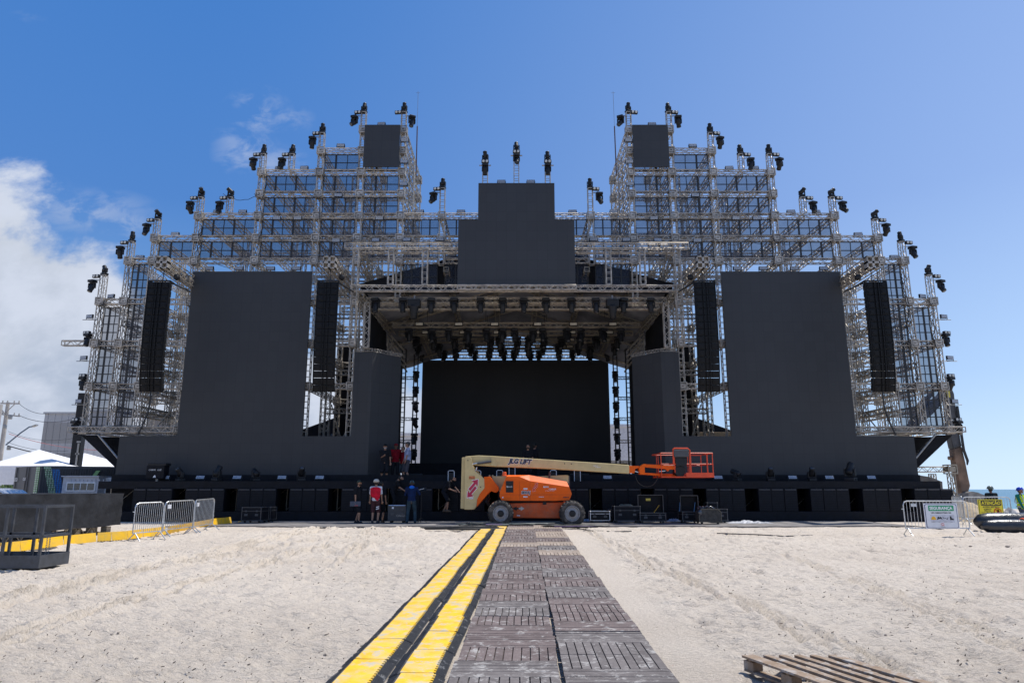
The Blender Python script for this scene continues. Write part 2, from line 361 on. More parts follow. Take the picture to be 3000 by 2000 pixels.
# ======================= SETTING: sand, sea, mats =======================
def vnoise(x, y, s, seed):
    rs = np.random.RandomState(seed); T = rs.rand(257, 257).astype(np.float32)
    fx = x/s+1000.3; fy = y/s+1000.7; ix = np.floor(fx).astype(int); iy = np.floor(fy).astype(int)
    a = fx-ix; b = fy-iy; a = a*a*(3-2*a); b = b*b*(3-2*b); ix %= 256; iy %= 256
    return (T[ix,iy]*(1-a)*(1-b)+T[ix+1,iy]*a*(1-b)+T[ix,iy+1]*(1-a)*b+T[ix+1,iy+1]*a*b)-.5
def rng(a, b, f):
    out = [a]
    while out[-1] < b: out.append(out[-1]+f(out[-1]))
    return out
def sand_sheet():
    ys = rng(3.2, 31, lambda y: .026+.0034*max(0, y-5)) 
    ys = [-3000,-800,-200,-60,-20,-6,0,2] + ys + rng(ys[-1]+.5, 90, lambda y: 1.2+.02*(y-30)) + [110,160,260,500,1100,2500,6000]
    xs = rng(0, 24, lambda x: .036+.0022*x)
    xr = xs + rng(xs[-1]+.5, 100, lambda x: .7+.03*(x-24)) + [130,200,400,900,2500,6000]
    xs = [-v for v in xr[:0:-1]] + xr
    X, Y = np.meshgrid(np.array(xs, np.float32), np.array(ys, np.float32))
    Z = np.where(Y < 25, .022*Y, .55+.01*np.clip((Y-25)/2, 0, 1)); Z = np.where(Y < -20, -.44, Z)
    S = .8*(X-50)+.6*(Y-60); q = np.clip((S+16)/30, 0, 1); Z = Z-2.6*q*q*(3-2*q)
    near = np.clip((34-Y)/4, 0, 1)*np.clip((30-np.abs(X))/4, 0, 1)*(Y > 1)
    D = vnoise(X, Y, 3.5, 1)*.05+vnoise(X, Y, 1.1, 2)*.04+vnoise(X, Y, .42, 3)*.035
    D += vnoise(X+vnoise(X,Y,.3,30)*.15, Y*1.3, .17, 4)*.042+vnoise(X, Y*1.2, .085, 5)*.032+vnoise(X, Y, .052, 15)*.016
    # scuffed footprints: sharp edged dips, thick in some places
    foot = vnoise(X+.2*vnoise(X,Y,.5,9), Y, .26, 6); patch = np.clip(vnoise(X, Y, 2.6, 7)*3+.55, 0.1, 1)
    D -= np.clip(foot-.18, 0, 1)**1.0*.26*patch
    D += np.clip(vnoise(X, Y, .12, 8)-.33, 0, 1)*.16*patch
    # tyre tracks: arcs with lugs on the left, one pair on the right
    def track(cx, cy, r, w, a0, a1, lug=.16):
        R = np.hypot(X-cx, Y-cy); A = np.arctan2(Y-cy, X-cx)
        inside = np.clip(1-np.abs(R-r)/w, 0, 1); m = np.clip(inside*4, 0, 1)*((A > a0) & (A < a1))
        ph = (A*r+(np.abs(R-r))*1.1)/lug; chev = np.where((ph % 1) < .5, 1, 0)
        return m*(-.022+.04*chev*(inside > .12))
    for (cx, cy, r, a0, a1) in ((-6.8,20.2,2.6,-1.9,1.9), (-6.8,20.2,4.0,-1.7,1.6)):
        D += track(cx, cy, r, .24, a0, a1)
    def ctrack(p1, p2, p3, off, w, lug, sgn):
        A_ = np.array([[p.x**2, p.x, 1] for p in (p1, p2, p3)]); c = np.linalg.solve(A_, np.array([p.y for p in (p1, p2, p3)]))
        f = c[0]*X**2+c[1]*X+c[2]; g = 2*c[0]*X+c[1]; n = np.sqrt(1+g*g); dist = (Y-f)/n-off; s_ = X*n
        ins = np.clip(1-np.abs(dist)/w, 0, 1); m = np.clip(ins*5, 0, 1)*((X > p1.x-3) & (X < p3.x+.5))
        ph = (s_+sgn*np.abs(dist)*.9)/lug % 1; return m*(-.04+.085*np.clip(np.sin(ph*2*np.pi)*2, 0, 1))+.03*np.exp(-((np.abs(dist)-w*1.15)/.07)**2)*((X > p1.x-3) & (X < p3.x+.5))
    q1, q2, q3 = G(0,1880), G(560,1712), G(1040,1600)
    D += ctrack(q1, q2, q3, 0, .27, .2, 1); D += ctrack(q1, q2, q3, 1.35, .27, .2, 1)
    q1, q2, q3 = G(0,1790), G(450,1690), G(980,1588); D += .8*ctrack(q1, q2, q3, .6, .22, .17, -1)
    q1, q2, q3 = G(2250,1800), G(2650,1760), G(2990,1900); q1, q2, q3 = sorted((q1,q2,q3), key=lambda p: p.x); D += .6*ctrack(q1, q2, q3, 0, .25, .2, 1)
    # keep the boardwalk bed flat
    bed = np.clip((np.abs(X-(-.05+.02*Y))-1.75)/.35, 0, 1); bed = np.where(Y > 26.6, 0.2*np.ones_like(bed), bed)
    Z = Z + D*1.35*near*bed - .012*(1-bed)*(near > 0)
    ny, nx = X.shape; me = bpy.data.meshes.new('sand')
    me.vertices.add(nx*ny); me.vertices.foreach_set('co', np.stack([X, Y, Z], -1).astype(np.float32).ravel())
    i = np.arange(nx*ny).reshape(ny, nx); q = np.stack([i[:-1,:-1], i[:-1,1:], i[1:,1:], i[1:,:-1]], -1).reshape(-1, 4)
    me.loops.add(q.size); me.loops.foreach_set('vertex_index', q.ravel().astype(np.int32))
    me.polygons.add(len(q)); me.polygons.foreach_set('loop_start', np.arange(0, q.size, 4, dtype=np.int32)); me.polygons.foreach_set('loop_total', np.full(len(q), 4, np.int32))
    me.polygons.foreach_set('use_smooth', np.ones(len(q), bool)); me.update(); me.validate()
    m = bpy.data.materials.new('sand'); m.use_nodes = True; t = m.node_tree; N = NT(t); b = t.nodes['Principled BSDF']
    tc = t.nodes.new('ShaderNodeTexCoord'); v = tc.outputs['Object']
    mp = t.nodes.new('ShaderNodeMapping'); mp.inputs['Scale'].default_value = (1, 1.6, 1); t.links.new(v, mp.inputs[0]); v2 = mp.outputs[0]
    c = N.mixc(N.ss(N.noise(v, .5, 4), .3, .7), (.56,.48,.395), (.64,.56,.47))
    c = N.mixc(N.ss(N.noise(v2, 55, 5, .7), .35, .75), c, (.66,.59,.51))
    flecks = N.ss(N.noise(v, 21, 6, .8, .6), .58, .66)  # dark flecks: debris, and the shade of small relief put into the colour
    flecks = N.m('MULTIPLY', flecks, N.ss(N.noise(v, .9, 3), .33, .62))
    c = N.mixc(N.m('MULTIPLY', flecks, .85), c, (.21,.17,.135))
    fine = N.ss(N.noise(v, 60, 4, .75), .60, .68)
    c = N.mixc(N.m('MULTIPLY', fine, .6), c, (.25,.21,.175))
    # wet sand by the sea
    s = t.nodes.new('ShaderNodeSeparateXYZ'); t.links.new(v, s.inputs[0])
    c = N.mixc(N.m('MULTIPLY', N.ss(s.outputs[2], .35, -.3), .6), c, (.2,.17,.13))
    t.links.new(c, b.inputs['Base Color']); b.inputs['Roughness'].default_value = .95; b.inputs['Specular IOR Level'].default_value = .15
    bn = t.nodes.new('ShaderNodeBump'); bn.inputs['Strength'].default_value = 1.0; bn.inputs['Distance'].default_value = .08
    h = N.m('ADD', N.m('MULTIPLY', N.noise(v2, 13, 6, .68, .4), .8), N.m('MULTIPLY', N.noise(v2, 60, 3, .6), .14))
    t.links.new(h, bn.inputs['Height']); t.links.new(bn.outputs[0], b.inputs['Normal'])
    me.materials.append(m); o = bpy.data.objects.new('sand', me); col.objects.link(o); tag(o, kind='structure'); return o
sand_sheet()
def scatter():
    """dark twigs, shells and clods lying on the sand"""
    tw = mb(); R = random.Random(5)
    for k in range(2600):
        y = 5.5+20.5*R.random()**1.25; x = (R.random()*2-1)*min(17, .80*y+.8)
        if abs(x-(-.05+.02*y)) < 2.0 or (x < -9.3 and y > 16): continue
        z = gz(x, y)+R.uniform(-.004, .01); a = R.uniform(-.5, .5)+(math.pi/2 if R.random() < .25 else 0); L = R.choice((.006,.007,.009,.012,.02))*R.uniform(.6,1.4)
        tw.bar((x-L*math.cos(a), y-L*math.sin(a), z), (x+L*math.cos(a), y+L*math.sin(a), z+R.uniform(.0,.02)), R.uniform(.003,.012), R.uniform(.003,.009))
    o = tw.build('twigs', pm('twig', (.10,.08,.06), .9, 0, .4, 8)); tag(o, kind='stuff', label='dark bits of twig and straw strewn over the pale sand', cat='litter')
    cl = mb(); 
    spots = [(P(2796+0,0,0))]*0
    for (u, v, s) in ((2952,1601,.07), (2843,1600,.05), (2800,1598,.04)):
        p = G(u, v); cl.ball((p.x, p.y, p.z+s*.15), (s, s*.7, s*.4), 9, 6)
    for k in range(420):
        y = 5.5+19*R.random()**1.2; x = (R.random()*2-1)*min(16, .78*y+.8)
        if abs(x-(-.05+.02*y)) < 2.0 or (x < -9.3 and y > 16): continue
        s = R.uniform(.010,.024); cl.ball((x, y, gz(x,y)+s*.2), (s, s*R.uniform(.5,.9), s*.5), 6, 4)
    for i, q in enumerate(cl.v): cl.v[i] = (q[0]+R.uniform(-.006,.006), q[1]+R.uniform(-.006,.006), q[2]+R.uniform(-.005,.005))
    o = cl.build('sand_clods', pm('damp_sand', (.30,.26,.22), .95, 0, .3, 20, .5, 40)); tag(o, kind='stuff', label='damp grey sand clods lying on the beach', cat='sand clods')
scatter()
def sea():
    m = bpy.data.materials.new('sea_water'); m.use_nodes = True; t = m.node_tree; N = NT(t); b = t.nodes['Principled BSDF']
    tc = t.nodes.new('ShaderNodeTexCoord'); v = tc.outputs['Object']
    mp = t.nodes.new('ShaderNodeMapping'); mp.inputs['Scale'].default_value = (.35, 1.6, 1); mp.inputs['Rotation'].default_value = (0,0,-.6); t.links.new(v, mp.inputs[0])
    n = N.noise(mp.outputs[0], .25, 6, .6); s = t.nodes.new('ShaderNodeSeparateXYZ'); t.links.new(v, s.inputs[0])
    S = N.m('ADD', N.m('MULTIPLY', N.m('SUBTRACT', s.outputs[0], 50), .8), N.m('MULTIPLY', N.m('SUBTRACT', s.outputs[1], 60), .6))
    c = N.mixc(N.ss(S, 0, 140), (.10,.26,.28), (.03,.115,.18))
    c = N.mixc(N.ss(n, .3, .75), c, (.06,.19,.26))
    foam = N.m('MULTIPLY', N.ss(N.noise(mp.outputs[0], .5, 7, .7, .3), .6, .66), N.ss(S, 22, 3))
    c = N.mixc(foam, c, (.8,.82,.82)); t.links.new(c, b.inputs['Base Color'])
    b.inputs['Roughness'].default_value = .3; b.inputs['Specular IOR Level'].default_value = .4
    bn = t.nodes.new('ShaderNodeBump'); bn.inputs['Strength'].default_value = .6; bn.inputs['Distance'].default_value = .4
    t.links.new(N.noise(mp.outputs[0], .6, 6, .6), bn.inputs['Height']); t.links.new(bn.outputs[0], b.inputs['Normal'])
    # shore wedge to the right and behind, z=-.45
    k = mb(); z = -.45
    k.add([(6000,-3400,z),(6000,6000,z),(-3900,6000,z),(-30,160,z),(62,36,z),(140,-70,z)], [(0,1,2,3,4,5)])
    tag(k.build('sea', m), kind='structure')
sea()
def mats_strip():
    m = pm('ground_mat', (.20,.185,.175), .8, 0, .3, 1.5, .3, 30, c2=(.12,.115,.115))
    k = mb(); y0 = 27.7
    xs = [-13.5+ i*1.15 for i in range(26)]
    R = random.Random(3)
    for i in range(len(xs)-1):
        a = y0+.25*math.sin(i*.9)+R.uniform(-.08,.08)+(.9 if xs[i] > 3 else 0)*0
        k.bx(xs[i]+.006, xs[i+1]-.006, a, 32.6, GZ0+.001, GZ0+.03+R.uniform(0,.008))
    tag(k.build('floor_mats', m), kind='structure')
mats_strip()
# ======================= TRUSS WORK =======================
def add_truss(k, p, q, s=.4, rc=.027, rb=.015, ladder=False, step=None, n=5):
    if s > .3: s = .30 if s < .43 else .32
    if step: step = min(step, .30)
    p, q = Vector(p), Vector(q); z = q-p; L = z.length; z.normalize()
    u = Vector((0,0,1)) if abs(z.z) < .7 else Vector((0,1,0))
    x = u.cross(z).normalized(); y = z.cross(x); h = s/2-rc
    C = [x*a*h+y*b*h for a, b in ((-1,-1),(1,-1),(1,1),(-1,1))]
    for c in C: k.tube(p+c, q+c, rc, n)
    m = max(2, int(round(L/(step or s*.72)))); d = L/m
    for f in range(4):
        a, b = C[f], C[(f+1)%4]
        lad = ladder and f in (0, 2)
        for i in range(m):
            t0 = p+z*(i*d); t1 = p+z*((i+1)*d)
            if lad:
                if i > 0: k.tube(t0+a, t0+b, rb, 4, cap=False)
            elif i % 2 == 0: k.tube(t0+a, t1+b, rb, 4, cap=False)
            else: k.tube(t0+b, t1+a, rb, 4, cap=False)
    for e in (p, q):
        for f in range(4): k.tube(e+C[f], e+C[(f+1)%4], rc*.9, 4, cap=False)
def node(k, c, s=.36):
    """corner block: open cube with plates"""
    c = Vector(c); h = s/2
    for a in (-1,1):
        k.box(c+Vector((0,a*h,0)), (s*.72,.012,s*.62)); k.box(c+Vector((a*h,0,0)), (.012,s*.72,s*.62))
        for b in (-1,1):
            k.box(c+Vector((0,a*h,b*h)), (s+.03,.045,.05)); k.box(c+Vector((a*h,0,b*h)), (.045,s+.03,.05)); k.box(c+Vector((a*h,b*h,0)), (.05,.05,s+.03))
def plate_slot(k, c, s=.36):
    c = Vector(c); k.box(c+Vector((0,-s/2-.008,0)), (s*.3,.012,.03))
YF, YR = 34.6, 40.8
def zk(k): return CZ+16.46-1.232*(k-1)
COLS = [(-21.25, CZ+9.36), (-20.03, CZ+11.53), (-18.8, zk(4)), (-16.65, zk(3)), (-13.53, zk(1)), (-10.45, zk(0)), (-8.26, zk(-1)), (-6.08, zk(-1))]
LOW = [CZ+9.36, CZ+7.18, CZ+5.0, CZ+2.84]
UP = [zk(k) for k in range(-1, 6)]
def levels(i):
    top = COLS[i][1]; L = [z for z in UP if z <= top+.05]
    if i <= 2: L = [z for z in UP if z <= top+.05] + [z for z in LOW if z <= top+.05]
    if i in (3,5,6): L += LOW[:3]+([LOW[3]] if i == 3 else [])
    return sorted(set(round(z, 3) for z in L))
def tower(side):
    sn = 'left' if side < 0 else 'right'
    root = empty('truss_tower', (side*13.5, YF, GZ0), 'stepped silver truss tower with dark mesh curtains forming the '+sn+' side of the stage', 'stage tower', 'silver truss towers of the stage')
    X = lambda x: -x*side if False else (x if side < 0 else -x)
    for i, (x, top) in enumerate(COLS):
        base = LOW[3] if i <= 2 else (GZ0 if i in (3,4,5,6) else CZ+9.4)
        if i in (4,): base = CZ+10.4
        for yy in (YF, YR):
            if yy == YR and i in (3,4) : b2 = GZ0
            else: b2 = base
            k = mb(); pts = [b2]+[z for z in levels(i) if z > b2+.3]
            if pts[-1] < top-.1: pts.append(top)
            for a, b in zip(pts, pts[1:]): add_truss(k, (X(x), yy, a+(.17 if a > b2 else .0)), (X(x), yy, b-.17), .4, ladder=(i > 2 and yy == YF), step=.3)
            for z in pts[1:]: node(k, (X(x), yy, z))
            if base == LOW[3]: node(k, (X(x), yy, base))
            if yy == YF:
                k.c = 1
                for z in pts[1:]: plate_slot(k, (X(x), yy, z))
            k.build('truss_column', [ALU, BLKT], root)
        # depth trusses
        for z in levels(i):
            if i in (3,4) and z < CZ+10: continue
            k = mb(); add_truss(k, (X(x), YF+.17, z), (X(x), YR-.17, z), .4, step=.42); k.build('cross_truss', ALU, root)
        if top > zk(1)-.1:
            for z in UP:
                if z <= top: 
                    k = mb(); add_truss(k, (X(x), YR+.2, z), (X(x), YR+.9, z), .4); 
    for i in range(len(COLS)-1):
        (x0, _), (x1, _) = COLS[i], COLS[i+1]; L0, L1 = levels(i), levels(i+1)
        for z in L0:
            if not any(abs(z-w) < .05 for w in L1): continue
            if z > zk(0)+.5 : continue
            if i in (3,4) and z < CZ+11: continue
            for yy in (YF, YR):
                k = mb(); add_truss(k, (X(x0+.17), yy, z), (X(x1-.17), yy, z), .38, step=.34); k.build('truss_beam', ALU, root)
        # intermediate mid-depth beam for the wide bays
    for (xm, lv) in ((-15.1, (zk(3), zk(4))), (-12.0, (zk(1), zk(2), zk(3)))):   # rear doubling seen through the nets
        for z in lv:
            k = mb(); add_truss(k, (X(xm), YF+.22, z), (X(xm), YR-.22, z), .36, step=.4); k.build('cross_truss', ALU, root)
    # mid-bay posts inside
    for (xm, z0, z1) in ((-15.1, zk(5), zk(3)), (-12.0, zk(5), zk(1)), (-9.35, zk(5), zk(0))):
        k = mb(); add_truss(k, (X(xm), 37.8, z0), (X(xm), 37.8, z1), .36, step=.36); k.build('truss_post', ALU, root)
    for z in (zk(5), zk(4), zk(3), zk(2)):
        k = mb(); add_truss(k, (X(-16.4 if z < zk(3)+.1 else -13.3), 37.8, z), (X(-6.3), 37.8, z), .36, step=.36); k.build('truss_beam', ALU, root)
    # second row behind the screen top
    for (xa, xb) in ((-16.4,-10.7),):
        k = mb(); add_truss(k, (X(xa), 36.2, zk(5)-.62), (X(xb), 36.2, zk(5)-.62), .36, step=.34); k.build('truss_beam', ALU, root)
    # nets
    def net(x0, x1, z0, z1, y=YF+.12, vert=.5):
        k = mb(); w = x1-x0; h = z1-z0; n = max(2, int(round(w/vert))); k.c = 0
        k.add([(X(x0),y,z0),(X(x1),y,z0),(X(x1),y,z1),(X(x0),y,z1)], [(0,1,2,3)]); k.c = 1
        for j in range(n+1):
            xx = x0+w*j/n; tk = .10 if j % 2 == 1 else .04
            if j in (0, n): tk = .045
            z = z0; px = xx
            while z < z1-.01:
                z2 = min(z1, z+.22); nx = xx+(random.uniform(-.014,.014) if tk < .06 else 0)
                k.bar((X(px),y-.012,z), (X(nx),y-.012,z2), tk, .02, up=(0,1,0)); px = nx; z = z2
        m = max(2, int(round(h/.42)))
        for j in range(m+1):
            zz = z0+h*j/m; k.bx(X(x0), X(x1), y-.03, y-.012, zz-.024, zz+.024)
        k.build('mesh_curtain', [NET, BLKT], root)
    for i in range(2, len(COLS)-1):
        L0, L1 = levels(i), levels(i+1); com = sorted([z for z in L0 if any(abs(z-w) < .05 for w in L1) and z > CZ+11.3 and z < zk(0)+.5])
        for a, b in zip(com, com[1:]):
            net(COLS[i][0]+.19, COLS[i+1][0]-.19, a+.155, b-.155, vert=.52)
    net(-21.05, -20.22, LOW[3]+.22, LOW[0]-.3, YF+.1, .24*1.0)
    net(-19.84, -19.0, LOW[3]+.22, COLS[1][1]-.15, YF+.1, .25*1.0)
    # bottom sill of the wing, projecting a little forward
    k = mb(); add_truss(k, (X(-21.7), YF-.5, LOW[3]-.02), (X(-16.6), YF-.5, LOW[3]-.02), .38, step=.34); k.build('truss_beam', ALU, root)
    k = mb(); add_truss(k, (X(-18.6), YF-.1, LOW[3]-.42), (X(-16.5), YF-.1, LOW[3]-.42), .38, step=.34); k.build('truss_beam', ALU, root)
    # extra layers deeper in the tower
    for i, (x, top) in enumerate(COLS):
        if i in (3,4): continue
        z0 = LOW[3]+.2 if i <= 2 else (zk(5) if i < 5 else (CZ+9.8 if i == 7 else CZ+2))
        k = mb(); add_truss(k, (X(x+.05), 37.6, z0), (X(x+.05), 37.6, top-.2), .3); k.build('truss_post', ALU, root)
    for (xa, xb) in ((-21.1,-18.95), (-18.65,-16.6)):
        for z in LOW[:3]+[LOW[0]-1.09, LOW[1]-1.09, LOW[2]-1.09]:
            k = mb(); add_truss(k, (X(xa), 37.6, z), (X(xb), 37.6, z), .3); k.build('truss_beam', ALU, root)
    for z in [LOW[0]-1.09, LOW[1]-1.09, LOW[2]-1.09]:
        for x in (-20.03, -18.8, -16.95):
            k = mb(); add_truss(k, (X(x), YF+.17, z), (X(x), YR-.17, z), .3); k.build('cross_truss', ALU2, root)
    for z in (CZ+10.3, CZ+9.36, CZ+8.2, CZ+6.2, CZ+4.1):
        k = mb(); add_truss(k, (X(-10.3), 37.7, z), (X(-8.1), 37.7, z), .3); k.build('truss_beam', ALU, root)
    for z in (zk(5)-.62, zk(5)-1.15):
        k = mb(); add_truss(k, (X(-10.3), YR-.6, z), (X(-6.2), YR-.6, z), .3); k.build('truss_beam', ALU, root)
    # sagging cables
    RC = random.Random(20+side)
    for i in range(9):
        j = RC.randrange(0, 6); x0, z0 = COLS[j][0], COLS[j][1]-RC.uniform(0,.8); k = mb(); zb_ = RC.choice((LOW[0], LOW[1], LOW[2])) if j <= 2 else zk(5)-.3
        pts = [(X(x0+RC.uniform(.15,.3)+.12*math.sin(t*.9+i)), YF-.2-.03*math.sin(t), z0+(zb_-z0)*t/12) for t in range(13)]; k.path(pts, .016, 5); k.build('cable', BLKT, root)
    for i in range(8):
        z = RC.choice([q for q in UP if q < zk(1)]); xa = RC.uniform(-16,-8); L_ = RC.uniform(1,2.4); k = mb()
        k.path([(X(xa+L_*t/10), YF-.2, z-.05-.35*RC.uniform(.9,1.1)*4*(t/10)*(1-t/10)) for t in range(11)], .014, 5); k.build('cable', BLKT, root)
    k = mb(); k.path([(X(-18.3+.5*math.sin(t*.3)), YF-.75, LOW[1]-1.0-(LOW[1]-1.0-LOW[3]+.3)*t/10) for t in range(11)], .04, 6); k.build('cable', BLKT, root)
    # slanted braces seen in the open bay
    k = mb(); k.tube((X(-18.6),YF+1.5,LOW[3]+.1), (X(-17.2),YF+1.5,LOW[2]-.1), .035, 6); k.tube((X(-17.2),YF+1.6,LOW[3]+.1), (X(-18.6),YF+1.6,LOW[2]-.1), .035, 6); k.build('brace', ALU, root)
    # ladder-like posts in open bays next to the screens
    for (xx, yy, z0, z1) in ((-17.3, YF+2.8, GZ0+2, CZ+11.3), (-16.95, YR, GZ0+2, CZ+11.3), (-10.0, YF+2.4, GZ0, CZ+11), (-9.2, YR-1.2, GZ0, CZ+9)):
        k = mb(); add_truss(k, (X(xx), yy, z0), (X(xx), yy, z1), .38, step=.34); k.build('truss_post', ALU, root)
    for z in LOW[:3]:
        k = mb(); add_truss(k, (X(-18.6), YF+3.1, z-.1), (X(-16.5), YF+3.1, z-.1), .36, step=.34); k.build('truss_beam', ALU, root)
    k = mb(); k.tube((X(-10.3),YR-2,CZ+.4), (X(-8.9),YR-2,CZ+4.6), .035, 6); k.tube((X(-8.9),YR-1.9,CZ+.4), (X(-10.3),YR-1.9,CZ+4.6), .035, 6); k.build('brace', ALU, root)
    # cantilever under the wing, wrapped in black cloth
    a0 = (X(-21.3), LOW[3]-.26); a1 = (X(-18.95), LOW[3]-.30); a2 = (X(-19.05), CZ+.85); a3 = (X(-19.35), CZ+.95)
    k = mb(); k.prism([a0, a1, a2, a3], YF+.9, YF+1.5); k.build('wing_bracket', CLOTH, root)
    k = mb(); k.prism([a0, (X(-20.6), LOW[3]-.26), (X(-19.0), CZ+1.15), a3], YF-.2, YF+.25); k.build('wing_bracket', CLOTH, root)
    k = mb(); k.tube((X(-20.35),YF-.4,LOW[3]-.25), (X(-19.1),YF-.4,CZ+1.3), .045, 7); k.build('brace', GREY, root)
    return root
TOW = {-1: tower(-1), 1: tower(1)}
def centre():
    root = empty('truss_bridge', (0, YF, CZ+9.5), 'long silver truss bridge joining the two towers behind the central video screen', 'truss bridge')
    for z in (zk(3), zk(4), zk(5)):
        for yy in (YF, YR):
            for a, b in ((-5.86,-4.1), (-3.7,3.7), (4.1,5.86)):
                k = mb(); add_truss(k, (a,yy,z), (b,yy,z), .38, step=.34); k.build('truss_beam', ALU, root)
    for x in (-3.9, 3.9, -1.3, 1.3):
        for yy in (YF, YR):
            k = mb(); add_truss(k, (x,yy,zk(5)-.2), (x,yy,zk(3)-.2), .36, ladder=True, step=.3)
            for z in (zk(3), zk(4)): node(k, (x,yy,z), .36)
            k.build('truss_post', ALU, root)
        for z in (zk(3), zk(4)):
            k = mb(); add_truss(k, (x,YF+.2,z), (x,YR-.2,z), .36, step=.42); k.build('cross_truss', ALU, root)
    for (x0, x1) in ((-5.86,-4.1), (-3.7,-1.5), (1.5,3.7), (4.1,5.86)):
        for z0, z1 in ((zk(4), zk(3)), (zk(5), zk(4)), (CZ+9.9, zk(5))):
            k = mb(); y = YF+.12; a, b = z0+.155, z1-.155
            k.add([(x0,y,a),(x1,y,a),(x1,y,b),(x0,y,b)], [(0,1,2,3)]); k.c = 1; n = int(round((x1-x0)/.5))
            for j in range(n+1):
                xx = x0+(x1-x0)*j/n; k.bx(xx-(.035 if j%2 else .015), xx+(.035 if j%2 else .015), y-.03, y-.01, a, b)
            for zz in (a, (a+b)/2, b): k.bx(x0, x1, y-.045, y-.031, zz-.018, zz+.018)
            k.build('mesh_curtain', [NET, BLKT], root)
    return root
centre()
# ======================= STAGE HOUSE =======================
YS = 34.0
def stage():
    root = empty('stage_platform', (0, 33, GZ0), 'long black stage deck with plain fascia and cloth base along the whole front', 'stage deck')
    k = mb(); k.bx(-18.95, 19.15, 32.32, 33.3, CZ+.02, CZ+.35); k.build('front_fascia', BLKW, root)
    k = mb(); k.bx(-19.3, 19.0, 33.3, 48, CZ+.22, CZ+.35); k.bx(-19.2, 19.1, 33.75, 33.9, CZ+.35, CZ+.66); k.build('deck_floor', BLKW, root)
    k = mb(); k.bx(-19.5, 19.6, 32.2, 33.6, GZ0+.001, 1.0); k.build('base_skirt', BLKW, root)
    k = mb(); k.bx(-19.4, 19.0, 33.75, 33.8, GZ0, CZ+.22); k.build('back_cloth', CLOTH, root)
    k = mb()
    for i in range(33):
        x = -19+i*1.18; k.tube((x,33.5,1.0), (x,33.5,CZ+.1), .03, 6); k.tube((x,33.55,1.05), (x+1.1,33.55,CZ), .018, 5)
    k.build('support_frame', ALU2, root)
    k = mb(); k.bx(-6.8, 6.8, 43.4, 47.5, CZ+.35, CZ+1.55); k.bx(-3.2, 3.2, 40.5, 43.3, CZ+.35, CZ+.85); k.build('rear_riser', BLKW, root)
    k = mb()
    for x in (-5.1,-2.2,3.1,5.5): k.rbox((x,35.2,CZ+.55), (.9,.5,.38), .04)
    k.build('floor_monitor', BLK, root)
stage()
SUBX0 = (396-1514)*.01545
def subs():
    k = mb(); k.rbox((0,.4,.5), (.572,.78,.985), .012); body = k; r0 = empty('subwoofer', (0,0,0))
    b = body.build('cabinet', BLKW, r0, local=True)
    g = mb()
    for j in range(9): g.bx(-.27,.27,.002,.007,.08+j*.105,.084+j*.105)
    g.build('grille', pm('sub_grille', (.022,.023,.028), .6, .1, .3, 20), r0, local=True)
    h = mb(); h.rbox((0,.0,.955), (.5,.012,.03), .004); h.build('top_trim', pm('trim_grey', (.09,.09,.1), .5), r0, local=True)
    n = 0
    for gi in range(16):
        for j in range(3):
            x = SUBX0+gi*2.342+j*.585+.30; pos = ('left','middle','right')[j]
            o = r0 if n == 0 else clone(r0)
            o.location = (x, 32.17+.015*((gi+j) % 2), 1.0); o.rotation_euler = (0,0,random.uniform(-.012,.012)); n += 1
            gl = ordw(gi)+' group of three from the left' if gi < 8 else ordw(15-gi)+' group of three from the right'
            tag(o, 'black subwoofer, '+pos+' one of the '+gl, 'subwoofer', 'subwoofers along the stage front')
subs()
